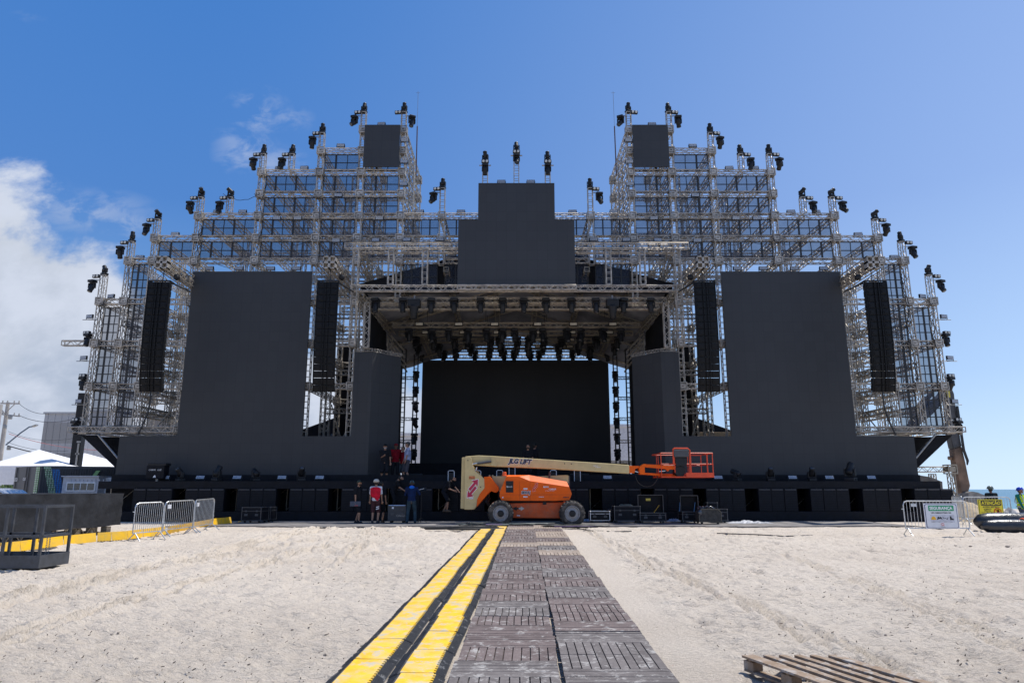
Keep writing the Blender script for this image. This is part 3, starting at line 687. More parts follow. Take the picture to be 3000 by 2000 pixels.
def screens():
    def wall(name, poly, y0, y1, label, mat=LED, loc=None):
        xs = [p[0] for p in poly]; zs = [p[1] for p in poly]; lo = ((min(xs)+max(xs))/2, y0, min(zs))
        r = empty(name, lo, label, 'video screen')
        k = mb(); k.prism(poly, y0, y0+.06); k.build('screen_face', mat, r)
        k = mb()
        x0, x1, z0, z1 = min(xs), max(xs), min(zs), max(zs)
        return r, k
    for s in (-1, 1):
        sn = 'left' if s < 0 else 'right'; X = lambda x: x*(-s)
        r = empty('video_wall', (X(-13.3), YS, CZ+.66), 'L-shaped dark video wall with tall main screen and low band on the '+sn+' of the stage', 'video screen', 'big L-shaped side video walls')
        poly = [(X(-19.17),CZ+.66), (X(-7.13),CZ+.66), (X(-7.13),CZ+6.63), (X(-8.02),CZ+6.63), (X(-8.02),CZ+2.5), (X(-10.38),CZ+2.5), (X(-10.38),CZ+10.79), (X(-16.4),CZ+10.79), (X(-16.4),CZ+2.5), (X(-19.17),CZ+2.5)]
        k = mb(); k.prism(poly, YS, YS+.08); k.build('screen_face', LED, r)
        k = mb(); a, b = Vector((X(-7.13),YS,0)), Vector((X(-5.94),YS+1.45,0)); n = Vector((-(b-a).y,(b-a).x,0)).normalized()*.08*(1 if s < 0 else -1)
        vs = [(a.x,a.y,CZ+.5),(b.x,b.y,CZ+.5),(b.x,b.y,CZ+6.63),(a.x,a.y,CZ+6.63)]; vs += [(p[0]+n.x,p[1]+n.y+.02,p[2]) for p in vs]
        k.add(vs, [(0,1,2,3),(7,6,5,4),(0,4,5,1),(1,5,6,2),(2,6,7,3),(3,7,4,0)]); k.build('angled_panel', LED, r)
        k = mb()
        for x in [-16+ i*1.0 for i in range(6)]: k.bx(X(x)-.03, X(x)+.03, YS+.09, YS+.22, CZ+.8, CZ+10.6)
        for z in range(1, 10): k.bx(X(-16.2), X(-10.5), YS+.09, YS+.2, CZ+z+.3, CZ+z+.36)
        k.build('back_frame', ALU2, r)
        k = mb(); add_truss(k, (X(-7.9),YS+.1,CZ+6.75), (X(-7.15),YS+.1,CZ+6.75), .16, .012, .008); add_truss(k, (X(-7.1),YS+.15,CZ+6.75), (X(-5.96),YS+1.5,CZ+6.75), .16, .012, .008); k.build('top_rail', ALU, r)
        r = empty('video_screen', (X(-7.15), YS+.1, CZ+16.6), 'small dark square video screen at the top of the '+sn+' tower', 'video screen', 'small tower-top screens')
        k = mb(); k.bx(X(-8.09), X(-6.2), YS+.2, YS+.28, CZ+16.62, CZ+19.03); k.build('screen_face', LED, r)
        k = mb()
        for z in (16.9,17.8,18.7): k.bx(X(-8.0), X(-6.3), YS+.29, YS+.36, CZ+z, CZ+z+.06)
        k.build('back_frame', ALU2, r)
    r = empty('video_screen', (0, 32.55, CZ+9.9), 'large stepped dark video screen hanging at the centre above the stage mouth', 'video screen')
    f = 32.55/34; poly = [(-3.0*f,CZ+10.09*f-.05), (2.97*f,CZ+10.09*f-.05), (2.97*f,CZ+13.57*f), (1.97*f,CZ+13.57*f), (1.97*f,CZ+15.6*f), (-1.99*f,CZ+15.6*f), (-1.99*f,CZ+13.57*f), (-3.0*f,CZ+13.57*f)]
    k = mb(); k.prism(poly, 32.55, 32.63); k.build('screen_face', LED, r)
    k = mb()
    for x in (-2.5,-1.5,-.5,.5,1.5,2.5): k.bx(x-.03, x+.03, 32.64, 32.72, CZ+9.8, CZ+12.8)
    for z in (10.5,11.5,12.5): k.bx(-2.8, 2.8, 32.64, 32.7, CZ+z-.3, CZ+z-.24)
    k.build('back_frame', ALU2, r)
    one(mb().bx(-6.2, 6.2, 46, 46.15, CZ+1.57, CZ+8.42), 'rear_screen', LEDD, (0,46,CZ+1.57), 'wide black screen closing the back of the stage', 'video screen')
screens()
def roof():
    root = empty('stage_roof', (0, 36, CZ+9), 'black gabled stage roof on silver trusses with pale underside above the stage mouth', 'stage roof')
    YP = 33.0
    def T(p, q, s=.45, nm='truss_beam', m=ALU, **kw):
        k = mb(); add_truss(k, p, q, s, **kw); k.build(nm, m, root)
    T((-8.5,YP,CZ+11.78), (8.5,YP,CZ+11.78), .44, step=.34); T((-8.2,YP+.45,CZ+11.7), (8.2,YP+.45,CZ+11.7), .4, step=.34)
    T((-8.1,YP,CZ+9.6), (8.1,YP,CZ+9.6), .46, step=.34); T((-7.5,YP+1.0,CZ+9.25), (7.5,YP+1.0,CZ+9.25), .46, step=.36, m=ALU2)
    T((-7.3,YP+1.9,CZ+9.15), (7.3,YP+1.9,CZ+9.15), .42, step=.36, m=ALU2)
    T((-2.85,YP-.62,CZ+9.47), (2.85,YP-.62,CZ+9.47), .26, step=.26)
    for s in (-1, 1):
        T((s*7.94,YP,CZ+6.75), (s*7.94,YP,CZ+11.6), .44, 'truss_column', ladder=True, step=.34); T((s*7.45,YP+.9,CZ+6.85), (s*7.45,YP+.9,CZ+9.1), .4, 'truss_column', step=.34); T((s*7.9,YP+1.7,CZ+.4), (s*7.9,YP+1.7,CZ+9.4), .4, 'truss_column', step=.34)
        T((s*7.5,YR,CZ+.35), (s*7.5,YR,CZ+9.2), .4, 'truss_column', step=.36)
        for x in (6.2, 4.52): T((s*x,YP,CZ+9.8), (s*x,YP,CZ+11.58), .38, 'truss_post', ladder=True, step=.3)
        T((s*7.7,YP+.4,CZ+9.35), (s*7.0,46,CZ+9.0), .42, 'side_truss', ALU2, step=.4); T((s*7.7,YP+.4,CZ+11.6), (s*8.3,YR,CZ+10.9), .42, 'side_truss', step=.4)
        T((s*7.2,41.5,CZ+8.6), (s*6.3,47,CZ+8.6), .36, 'side_truss', BLKT, step=.36)
        k = mb()
        for j in range(4): k.tube((s*7.2,38.6+j*.5,CZ+8.6-.25*j), (s*6.6,40.4+j*.5,CZ+8.0-.35*j), .05, 6)
        k.build('brace', ALU, root)
        k = mb(); k.bx(s*7.62, s*7.7, YP+1.7, 40.2, CZ+.4, CZ+9.0); k.build('side_drape', CLOTH, root)
        k = mb(); k.bx(s*9.8, s*10.65, 41.3, 41.36, CZ+.4, CZ+8.6); k.build('side_drape', CLOTH, root)
        # dark side wings carrying the lighting ladders
        for (x, y) in ((6.35,44), (6.85,42.2)):
            T((s*x,y,CZ+.35), (s*x,y,CZ+8.4), .34, 'lighting_ladder', BLKT, ladder=True, step=.5)
        for z in (1.6,2.9,4.3,5.6,6.9): T((s*6.5,44,CZ+z), (s*7.6,44,CZ+z), .2, 'lighting_ladder', BLKT, step=.3, rc=.018, rb=.01)
        k = mb(); k.bx(s*6.98, s*7.06, 41.2, 42.6, CZ+.35, CZ+7.9); k.build('side_drape', CLOTH, root)
    # roof skins: outer black, inner pale
    EZ, RZ, Y0, Y1 = CZ+10.5, CZ+13.0, 35.4, 45.5
    def skin(dz, y0, y1, z1d, w, mat, nm):
        k = mb(); n = 14; m = 10; R = random.Random(2); vs = []
        for j in range(m+1):
            t = j/m; y = y0+(y1-y0)*t
            for i in range(2*n+1):
                x = -w+w*i/n; a = 1-abs(x)/w
                z = EZ+(RZ-EZ)*a+dz-z1d*t; z -= .10*math.sin(math.pi*(i % 4)/4)+.06*R.random()
                vs.append((x,y,z))
        q = 2*n+1; k.smooth = True; k.add(vs, [(j*q+i, j*q+i+1, (j+1)*q+i+1, (j+1)*q+i) for j in range(m) for i in range(2*n)]); k.build(nm, mat, root)
    skin(.12, Y0, Y1, 2.6, 8.3, CLOTH, 'roof_cover')
    skin(-.25, Y0+.1, Y1, 2.6, 7.9, pm('pale_lining', (.22,.23,.27), .8, 0, .45, .5), 'roof_lining')
    k = mb(); k.prism([(-8.3,EZ-.55),(8.3,EZ-.55),(8.3,EZ),(0,RZ),(-8.3,EZ)][0:5], Y0-.02, Y0); 
    for s in (-1,1):
        k2 = mb(); k2.prism([(s*8.2,EZ-.5),(s*3.0,EZ-.5),(s*3.0,EZ+(RZ-EZ)*(1-3.0/8.3)),(s*8.2,EZ+.05)], Y0-.03, Y0); k2.build('gable_cloth', CLOTH, root)
    # rafters and purlins
    for y, dz in ((36.6,.28),(39.2,.9),(41.8,1.5),(44.6,2.1)):
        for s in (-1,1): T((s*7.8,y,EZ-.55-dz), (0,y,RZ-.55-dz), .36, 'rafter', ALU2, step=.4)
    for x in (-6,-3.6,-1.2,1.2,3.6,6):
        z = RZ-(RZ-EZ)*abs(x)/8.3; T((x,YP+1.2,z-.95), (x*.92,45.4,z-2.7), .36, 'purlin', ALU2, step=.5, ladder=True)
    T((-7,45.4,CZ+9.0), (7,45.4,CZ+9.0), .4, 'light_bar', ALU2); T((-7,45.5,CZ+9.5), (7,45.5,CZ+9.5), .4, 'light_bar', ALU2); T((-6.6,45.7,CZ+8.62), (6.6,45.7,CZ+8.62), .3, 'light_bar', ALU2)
    for y in LROWS:
        T((-6.9,y,CZ+9.0), (6.9,y,CZ+9.0), .4, 'light_bar', ALU2, step=.36)
        for x in (-5,-1.7,1.7,5):
            k = mb(); k.tube((x,y,CZ+9.2), (x,y,CZ+10.1), .02, 5); k.build('hanger', BLKT, root)
LROWS = (38.3, 40.4, 42.5, 44.6)
roof()
# ======================= LAMPS =======================
def make_mover():
    r = empty('moving_head_light', (0,0,0))
    k = mb(); k.rbox((0,0,.05), (.26,.25,.10), .02); k.bx(-.15,-.13,-.03,.03,.03,.07); k.bx(.13,.15,-.03,.03,.03,.07); k.build('base', BLK, r, local=True)
    k = mb(); k.lathe([(.06,.1),(.07,.12),(.05,.14)], 12)
    for s in (-1,1): k.rbox((s*.125,0,.23), (.035,.12,.2), .012)
    k.rbox((0,0,.135), (.27,.11,.035), .012); k.build('yoke', BLK, r, local=True)
    k = mb(); k.smooth = True; k.lathe([(.03,-.15),(.085,-.13),(.10,-.06),(.10,.05),(.088,.11),(.095,.15),(.092,.20),(.08,.21)], 14); h = k.build('head', BLK, r, loc=(0,0,.29), rot=(.0,0,0), local=True)
    k = mb(); k.lathe([(.07,.211),(.06,.222),(.02,.227)], 14); k.build('lens', LENS, h, local=True)
    return r
MOV = make_mover(); MOV_USED = [False]
def mover(loc, label, group, tilt=0, pan=0, hang=False, scale=1.0, tilty=0, cat='stage light'):
    o = MOV if not MOV_USED[0] else clone(MOV); MOV_USED[0] = True
    o.location = loc; o.rotation_euler = (math.pi if hang else 0, 0, pan); o.scale = (scale,)*3
    for ch in o.children:
        if ch.name.startswith('head'): ch.rotation_euler = (tilt, tilty, 0)
    return tag(o, label, cat, group)
def make_blinder():
    r = empty('blinder_light', (0,0,0)); k = mb(); k.rbox((0,0,0), (.38,.14,.18), .03); k.bx(-.02,.02,.06,.12,-.02,.02); k.build('housing', BLK, r, local=True)
    for s in (-1,1):
        k = mb(); k.lathe([(.068,.06),(.066,.077),(.05,.085),(.02,.088)], 14, (s*.09,0,0), Matrix.Rotation(math.pi/2,3,'X')); k.build('lamp', GLASSW, r, local=True)
    return r
BLI = make_blinder(); BLI_USED = [False]
def blinder(loc, label, group, pan=0):
    o = BLI if not BLI_USED[0] else clone(BLI); BLI_USED[0] = True
    o.location = loc; o.rotation_euler = (0,0,pan); return tag(o, label, 'stage light', group)
def make_flood():
    r = empty('floodlight', (0,0,0)); k = mb(); k.rbox((0,0,.13), (.42,.09,.20), .015); k.build('housing', BLK, r, local=True)
    k = mb()
    for i in range(9):
        for j in range(4): k.bx(-.188+i*.042, -.188+i*.042+.034, -.056, -.044, .052+j*.041, .052+j*.041+.033)
    k.build('lamp_grid', CELL, r, local=True)
    k = mb(); k.bx(-.23,-.215,-.015,.015,-.02,.16); k.bx(.215,.23,-.015,.015,-.02,.16); k.bx(-.23,.23,-.015,.015,-.03,-.015); k.build('bracket', BLKT, r, local=True)
    return r
FLO = make_flood(); FLO_USED = [False]
def flood(loc, label, group, pan=0, tilt=0):
    o = FLO if not FLO_USED[0] else clone(FLO); FLO_USED[0] = True
    o.location = loc; o.rotation_euler = (tilt,0,pan); return tag(o, label, 'floodlight', group)
# light posts on the stepped skyline
POSTS = [(-21.25,COLS[0][1]), (-20.03,COLS[1][1]), (-18.8,COLS[2][1]), (-16.65,COLS[3][1]), (-15.1,zk(3)), (-13.53,zk(1)), (-12.0,zk(1)), (-10.45,zk(0)), (-8.26,zk(-1)), (-6.08,zk(-1)), (-3.9,zk(3))]
allp = [(x,z,-1) for x,z in POSTS]+[(-1.62,CZ+15.0,0),(0,CZ+15.3,0),(1.62,CZ+15.0,0)]+[(-x,z,1) for x,z in POSTS[::-1]]
NP = len(allp)
for i, (x, z, s) in enumerate(allp):
    H = .84; wh = rel(i, NP)+' skyline post'
    y = YF
    if s == 0:
        y = 33.75; H = 1.75 if x else 2.3; z = CZ+14.6
    if abs(x) == 21.25: H = 1.2
    if abs(abs(x)-3.9) < .01: H = 1.35
    k = mb(); add_truss(k, (x,y,z+.2), (x,y,z+.2+H), .34, .024, .014, ladder=True, step=.3)
    if s == 0: k.bx(x-.3, x+.3, y-.25, y-.2, z+H-.02, z+H+.03)
    post = one(k, 'lighting_post', ALU, (x,y,z+.2), 'short silver truss post carrying lamps, '+rel(i, NP)+' on the skyline', 'truss post', 'lighting posts along the stage skyline')
    zt = z+.2+H
    R = random.Random(i*7+1)
    if s == 0:
        mover((x,y,zt+.12), 'black moving head light standing on the '+wh, 'moving heads on top of the posts', R.uniform(-.6,.6), R.uniform(-.4,.4), scale=1.15)
        blinder((x,y-.22,zt+.02), 'black twin blinder lamp fixed to the '+wh, 'twin blinders on the posts')
        mover((x,y-.22,zt-.12), 'black moving head light hanging from the '+wh, 'moving heads hanging from the posts', R.uniform(-.8,.5), R.uniform(-.3,.3), True, 1.2)
        continue
    # photo: on the towers' inner posts the hanging lamp may sit on the other side
    o = s
    mover((x,y,zt+.02), 'black moving head light standing on the '+wh, 'moving heads on top of the posts', R.uniform(-.3,.9) if abs(x) > 15 else R.uniform(-.25,.3), s*R.uniform(-.2,.6), scale=1.12, tilty=s*R.uniform(0,.9) if abs(x) > 14 else 0)
    blinder((x+o*.28,y-.2,zt-.10), 'black twin blinder lamp fixed to the '+wh, 'twin blinders on the posts', o*.15)
    hs = o
    if abs(abs(x)-6.08) < .01: hs = -o
    hx = x+hs*.46
    k = mb(); k.bar((x+hs*.1,y-.17,zt-.30), (hx+hs*.05,y-.17,zt-.27), .05, .04)
    k.build('mounting_arm', GREY, post)
    mover((hx,y-.17,zt-.30), 'black moving head light hanging from the '+wh, 'moving heads hanging from the posts', R.uniform(-.7,.7), hs*R.uniform(0,.5), True, 1.3, hs*R.uniform(-.2,.5))
# wing edge sets
ZW = [(255,975,258,985), (243,1100,244,1112), (222,1229,221,1240)]
for s in (-1,1):
    sn = 'left' if s < 0 else 'right'
    for j, (bu, bv, mu, mv) in enumerate(ZW):
        f = lambda u, v: P(u if s < 0 else 3028-u, v, YF-.1)
        lv = ('top','middle','bottom')[j]
        b = f(bu, bv); blinder(b, f'black twin blinder lamp at the {sn} wing edge, {lv} of three', 'twin blinders on the wing edges', s*.2)
        m = f(mu, mv); mover((m.x,m.y,m.z+.12), f'black moving head light at the {sn} wing edge, {lv} of three', 'moving heads on the wing edges', random.uniform(-.4,.6), s*.3, True, 1.3)
        k = mb(); k.tube((s*21.3,YF-.1,m.z+.15), (m.x,m.y,m.z+.15), .03, 6); k.tube((b.x,b.y,b.z), (m.x,m.y,m.z+.15), .02, 6)
        k.build('mounting_arm', GREY, TOW[s])
    k = mb()
    if s < 0:
        add_truss(k, (-21.5,YF,CZ+7.2), (-22.9,YF,CZ+7.2), .36, step=.34); k.build('truss_arm', ALU, TOW[s])
# floodlights
FL = [(410,753),(514,686),(636.6,620),(711,620),(817.6,492),(892,492),(998.7,427),(1118,364),(1230,620),(1350.6,620)]
FLD = [(811,639),(873,639),(615.6,786),(701,786),(793,786),(868.5,786),(1187,411),(1184,474),(1182,539),(991,572),(1112,639),(985,704.5),(1101,703),(1192.7,702),(1289,701)]
FLW = [(326,867.6),(263.6,927),(245.7,1048),(232,1175)]
for s in (-1,1):
    sn = 'left' if s < 0 else 'right'; outer = 'outer'
    for i, (u, v) in enumerate(FL):
        uu = u if s < 0 else 3028-u; p = P(uu, v, YF)
        flood((p.x,p.y,p.z-.13), f'black floodlight on the {sn} skyline, {rel(i, len(FL), "outer", "inner")}', 'floodlights on the skyline beams', random.uniform(-.1,.1), random.uniform(-.15,.1))
    for i, (u, v) in enumerate(FLD):
        uu = u if s < 0 else 3028-u; p = P(uu, v, YF-.3)
        row = 'second row' if v in (639,) else ('row just above the big screen' if v == 786 else ('inner edge of the tower' if u > 1180 and v < 600 else ('middle bay' if v == 572 else 'beam behind the roof front')))
        flood((p.x,p.y,p.z-.13), f'black floodlight on the {sn} tower front, {row}, {rel(i, len(FLD), "outer", "inner")}', 'floodlights across the tower fronts', random.uniform(-.12,.12), random.uniform(-.1,.25))
    for i, (u, v) in enumerate(FLW):
        uu = u if s < 0 else 3028-u; p = P(uu, v, YF)
        o = flood((p.x,p.y,p.z-.13), f'black floodlight at the outer edge of the {sn} wing, {rel(i, 4, "upper", "lower")}', 'floodlights at the wing edges', s*.3)
        if i:
            k = mb(); k.tube((s*21.3,p.y,p.z-.17), (p.x+s*.35,p.y,p.z-.17), .02, 6); k.build('mounting_bar', GREY, TOW[s])
for s, u in ((-1,1469),(1,1555)):
    p = P(u,533,33.6); flood((p.x,p.y,p.z-.13), 'black floodlight on top of the central screen, '+('left' if s < 0 else 'right')+' one', 'floodlights on the central screen')
FX = [483,586,694,825.6,936,1620,1780,2105,2323,2431,2554]
for i, u in enumerate(FX):
    p = P(u, 1400, 33.0); flood((p.x,33.0,CZ+.40), f'black floodlight lying along the front of the deck, {rel(i, len(FX))}', 'floodlights along the deck edge', 0, -.5)
MX = [(531,1),(638,1.1),(751,1),(884,1.05),(2157,1),(2255,1),(2376,1),(2489,1.35)]
for i, (u, sc) in enumerate(MX):
    p = P(u, 1400, 32.9); mover((p.x,32.8,CZ+.35), f'black moving head light standing on the deck edge, {rel(i, len(MX))}', 'moving heads on the deck edge', random.uniform(-1.2,1.2), random.uniform(-1,1), False, 1.3*sc)
# lights under the roof
FR = [1104,1183,1265,1332,1409,1473,1534,1599,1673,1744,1824,1903]
for i, u in enumerate(FR):
    p = P(u, 880, 34.0); mover((p.x,33.75,CZ+9.3), f'black moving head light hanging from the front roof truss, {rel(i, len(FR))}', 'moving heads on the front roof truss', random.uniform(-.25,.25), random.uniform(-.3,.3), True, 1.45)
def projector(u, sn):
    p = P(u, 880, 34.0); r = empty('large_projector', (p.x,33.7,CZ+8.6), f'large black wash light hanging from the front roof truss, {sn} one', 'stage light', 'large wash lights')
    k = mb(); k.rbox((p.x,33.7,CZ+9.02), (.62,.5,.40), .05); k.build('housing', BLK, r)
    k = mb(); k.smooth = True; k.lathe([(.12,-.62),(.15,-.6),(.17,-.3),(.24,-.05),(.25,.05)], 18, (p.x,33.65,CZ+8.85)); k.build('lens_barrel', BLK, r)
    k = mb(); k.bx(p.x-.03,p.x+.03,33.67,33.73,CZ+9.2,CZ+9.45); k.build('clamp', GREY, r)
projector(1216.6, 'left'); projector(1791, 'right')
LX = [-6.0,-4.75,-3.75,-2.75,-1.6,-.85,0.,.85,1.6,2.75,3.75,4.75,6.0]
for j, y in enumerate(LROWS):
    for i, x in enumerate(LX):
        x2 = x+.12*math.sin(i*3+j*1.7)
        mover((x2,y-.05,CZ+8.78), f'black moving head light, {rel(i, len(LX))} on the {ordw(j)} inner roof truss', 'moving heads on the inner roof trusses', random.uniform(-.5,.3), random.uniform(-.5,.5), True, 1.45+.12*(i % 2))
def strobe(x, y, j, i):
    r = empty('strobe_light', (x,y,CZ+9.0), f'flat pale strobe light, {rel(i, 6)} on the {ordw(j)} inner roof truss', 'stage light', 'strobes on the inner roof trusses')
    k = mb(); k.rbox((x,y-.25,CZ+9.0), (.48,.1,.2), .02); k.build('housing', BLK, r)
    k = mb(); k.bx(x-.19,x+.19,y-.312,y-.3,CZ+8.93,CZ+9.07); k.build('diffuser', pm('strobe_diffuser', (.6,.56,.46), .5), r)
for j, y in enumerate(LROWS):
    for i, x in enumerate((-5.4,-3.2,-1.2,1.2,3.2,5.4)): strobe(x+.1*j, y, j, i)
for s in (-1,1):
    sn = 'left' if s < 0 else 'right'
    for i in range(7):
        mover((s*6.3,43.78,CZ+7.3-i*.98), f'black moving head light on the {sn} ladder beside the rear screen, {rel(i, 7, "top", "bottom")}', 'moving heads on the side ladders', random.uniform(-.7,.9), random.uniform(-.8,.8), True, 1.35)
# ======================= LINE ARRAYS =======================
def arrays():
    c0 = mb()
    W2 = .5
    c0.add([(-W2,0,.008),(W2,0,.008),(W2,0,.31),(-W2,0,.31),(-W2*.72,.52,.03),(W2*.72,.52,.03),(W2*.72,.52,.288),(-W2*.72,.52,.288)], [(0,1,2,3),(7,6,5,4),(0,4,5,1),(1,5,6,2),(2,6,7,3),(3,7,4,0)])
    for s in (-1,1):
        c0.rbox((s*.30,-.012,.159), (.27,.03,.25), .012); c0.rbox((s*.30,-.035,.159), (.15,.02,.15), .01); c0.rbox((s*.085,-.03,.159), (.05,.06,.285), .012)
        c0.bx(s*.46,s*.5,-.03,.02,.0,.318)
    me0 = None
    spec = [(-16.46,'outer left',.06,YSP), (-8.69,'inner left',.02,YSP), (8.62,'inner right',-.02,YSP), (16.5,'outer right',-.06,YSP)]
    for (x, nm, yaw, y) in spec:
        zt = CZ+9.33; r = empty('line_array', (x,y,zt), f'{nm} black line array of stacked speaker cabinets hanging from a truss', 'speaker array', 'hanging speaker arrays', rz=yaw)
        z = 0; yy = 0; ang = 0
        for i in range(16):
            ang = math.radians(0 if i < 5 else (i-5)*.9+(max(0, i-12)*1.6))
            z -= .318*math.cos(ang); yy += .318*math.sin(ang)
            if me0 is None:
                o = c0.build('cabinet', pm('array_black', (.008,.0085,.010), .5, 0, .3, 9, spec=.2), r, loc=(0,yy,z), rot=(ang,0,0), local=True); me0 = o
            else:
                o = me0.copy(); col.objects.link(o); o.parent = r; o.location = (0,yy,z); o.rotation_euler = (ang,0,0)
        k = mb(); k.bx(-.5,.5,-.02,.04,.02,.08); k.bx(-.5,.5,.46,.52,.02,.08); k.bx(-.5,-.44,0,.5,.02,.08); k.bx(.44,.5,0,.5,.02,.08); k.bar((-.45 if x > 0 else .45,.5,.05), (-.9 if x > 0 else .9,1.3,-.1), .07, .05)
        for a in (-.3,.3): k.tube((a,.25,.08), (0,.25,.45), .012, 5)
        k.build('rigging_frame', BLKT, r, local=True)
        # quad truss boom above
        s = 1 if x > 0 else -1; xe = x+s*(.4 if abs(x) > 12 else -.05)
        r2 = empty('cantilever_boom', (x,YSP,CZ+10.27), f'four-truss silver boom reaching forward above the {nm} speaker array', 'truss boom', 'booms above the speaker arrays')
        for a in (-1,1):
            for b in (-1,1):
                k = mb(); p = Vector((x+a*.15,31.0,CZ+10.27+b*.15)); q = Vector((xe+a*.15,YR,CZ+10.27+b*.15))
                add_truss(k, p, q, .295, .026, .014, step=.3)
                k.box(p+Vector((0,-.02,0)), (.02,.03,.4)) if False else None
                for c in ((-1,0),(1,0),(0,-1),(0,1)):
                    k.box(p+Vector((c[0]*.125,.08,c[1]*.125)), (.05 if c[0] else .30,.30,.05 if c[1] else .30))
                k.build('truss_member', ALU, r2)
        k = mb(); k.lathe([(.03,-.16),(.13,-.1),(.15,0),(.12,.1),(.03,.15)], 12, (x+.45*s*-1,31.6,CZ+9.75)); k.build('chain_hoist', BLK, r2)
        k = mb(); k.tube((x,31.25,CZ+9.35), (x,31.25,CZ+10.05), .02, 5); k.build('chain', BLKT, r2)
YSP = 30.95
arrays()
for s, u0, u1 in ((-1,1225,1219), (1,1796,1806)):
    a = P(u0, 268, 38.0); b = P(u1, 515, 38.0); m = a.lerp(b, .42)
    k = mb(); k.tube(b, m, .035, 6); k.c = 1; k.tube(m, a, .012, 5); k.tube(a+Vector((-.12,0,-.1)), a+Vector((.12,0,-.1)), .008, 4)
    one(k, 'lightning_rod', [pm('rusty_pole', (.09,.05,.045), .6), GREY], b, 'tall thin lightning rod behind the inner edge of the '+('left' if s < 0 else 'right')+' tower', 'lightning rod', 'lightning rods on the towers')
# ======================= BOOM LIFT =======================
def lift():
    def Q(x, y, Y=28.6): p = P(1330+x/5.88, 1300+y/5.88, Y); return (p.x, p.z)
    def R_(x, y, Y=29.6): p = P(1780+x/5.6, 1280+y/5.6, Y); return (p.x, p.z)
    root = empty('boom_lift', (Q(1400,1400)[0], 29.8, GZ0), 'orange and tan telescopic boom lift parked in front of the stage', 'boom lift')
    def pr(name, pts, y0, y1, mat, f=Q, yy=None, bev=0):
        k = mb(); k.prism([f(a, b, yy if yy else y0) for a, b in pts], y0, y1)
        o = k.build(name, mat, root)
        if bev:
            m = o.modifiers.new('b', 'BEVEL'); m.width = bev; m.segments = 2; m.limit_method = 'ANGLE'; m.angle_limit = math.radians(25)
        return o
    # wheels
    cz = GZ0+.485
    for (px, y) in ((805, 28.35), (2035, 28.35), (835, 30.9), (2035, 30.9)):
        cx = Q(px, 1245, 28.35)[0]
        w = empty('wheel', (cx, y, cz)); w.parent = root; w.location = Vector((cx,y,cz))-WL[root.name]; w.name = 'wheel'; WL[w.name] = Vector((cx,y,cz))
        RX = Matrix.Rotation(math.pi/2, 3, 'X')
        k = mb(); k.lathe([(.30,.19),(.40,.2),(.455,.175),(.48,.13),(.48,-.13),(.455,-.175),(.40,-.2),(.30,-.19)], 40, (cx,y,cz), RX, caps=(0,0))
        for i in range(22):
            a = 2*math.pi*i/22
            for sg in (-1,1):
                a2 = a+(math.pi/22 if sg > 0 else 0); c = Vector((cx+.485*math.cos(a2), y+sg*.085, cz+.485*math.sin(a2)))
                k.box(c, (.05,.15,.055), Matrix.Rotation(-a2,3,'Y') @ Matrix.Rotation(sg*.35,3,'X'))
        k.build('tyre', RUB, w)
        k = mb(); sg = -1 if y < 29 else 1
        prof = [(.30,.19),(.285,.195),(.27,.14),(.25,.11),(.17,.12),(.165,.15),(.14,.16),(.02,.16)]
        k.lathe([(r, z*(-sg)) for r, z in prof], 32, (cx,y,cz), RX, caps=(0,1))
        for i in range(10):
            a = 2*math.pi*i/10; k.tube((cx+.215*math.cos(a), y+sg*.10, cz+.215*math.sin(a)), (cx+.215*math.cos(a), y+sg*.145, cz+.215*math.sin(a)), .02, 6)
        k.build('rim', pm('rim_grey', (.30,.30,.31), .5, .2, .25, 12), w)
        k = mb(); k.lathe([(.135,-sg*.10),(.13,-sg*.2),(.09,-sg*.215),(.01,-sg*.215)], 20, (cx,y,cz), RX); k.build('hub', BLK, w)
    ch = [(1000,1270),(1160,1275),(1850,1280),(1880,1150),(1960,1080),(2120,1070),(2165,1100),(2170,1060),(2130,1020),(1900,1000),(980,1020),(800,985),(660,1010),(625,1060),(640,1110),(700,1065),(830,1040),(930,1080),(990,1160)]
    pr('chassis', ch, 28.62, 30.65, ORANGED, bev=.03)
    k = mb(); k.bx(Q(760,0)[0], Q(2060,0)[0], 28.7, 30.6, GZ0+.36, GZ0+.56); k.build('axle', DGREY, root)
    pr('hatch', [(1530,995),(1592,995),(1592,1045),(1530,1045)], 28.59, 28.615, BLK)
    pr('turntable', [(880,960),(1900,960),(1860,1008),(960,1012)], 28.9, 30.5, BLK)
    # engine hood: upper slopes lean back
    k = mb()
    F = lambda a, b, y: (Q(a,b,28.45)[0], y, Q(a,b,28.45)[1])
    front = [(1140,632),(1310,636),(1985,738),(2030,860),(1990,965),(1750,975),(800,975),(785,850),(790,830),(890,830),(905,545),(1125,545)]
    y0, y1 = 28.45, 29.3
    low = [F(a,b,y0) for a, b in [(1140,632),(1310,636),(1985,738),(2030,860),(1990,965),(1750,978),(820,975),(785,900),(790,825),(890,825)]]
    top = [F(900,560,y0+.06), F(920,535,y0+.22), F(1300,535,y0+.32), F(1950,648,y0+.32)]
    # outline in order: left post, top-left, then crest; near sheet plus sloped sheet
    A = low+[F(900,560,y0+.04), F(1125,560,y0+.04)]
    k.add(A, [(0,1,2,3,4,5,6,7,8,9,10,11)])
    S = [F(1125,560,y0+.04), F(900,560,y0+.04), F(925,532,y0+.2), F(1300,532,y0+.3), F(1950,645,y0+.3), F(1985,738,y0), F(1310,636,y0), F(1140,632,y0)]
    k.add(S, [(0,1,2,3), (0,3,6,7), (3,4,5,6)])
    B = [F(925,532,y1), F(1300,532,y1), F(1950,645,y1), F(2000,738,y1), F(2030,860,y1), F(1990,965,y1), F(820,975,y1), F(785,900,y1)]
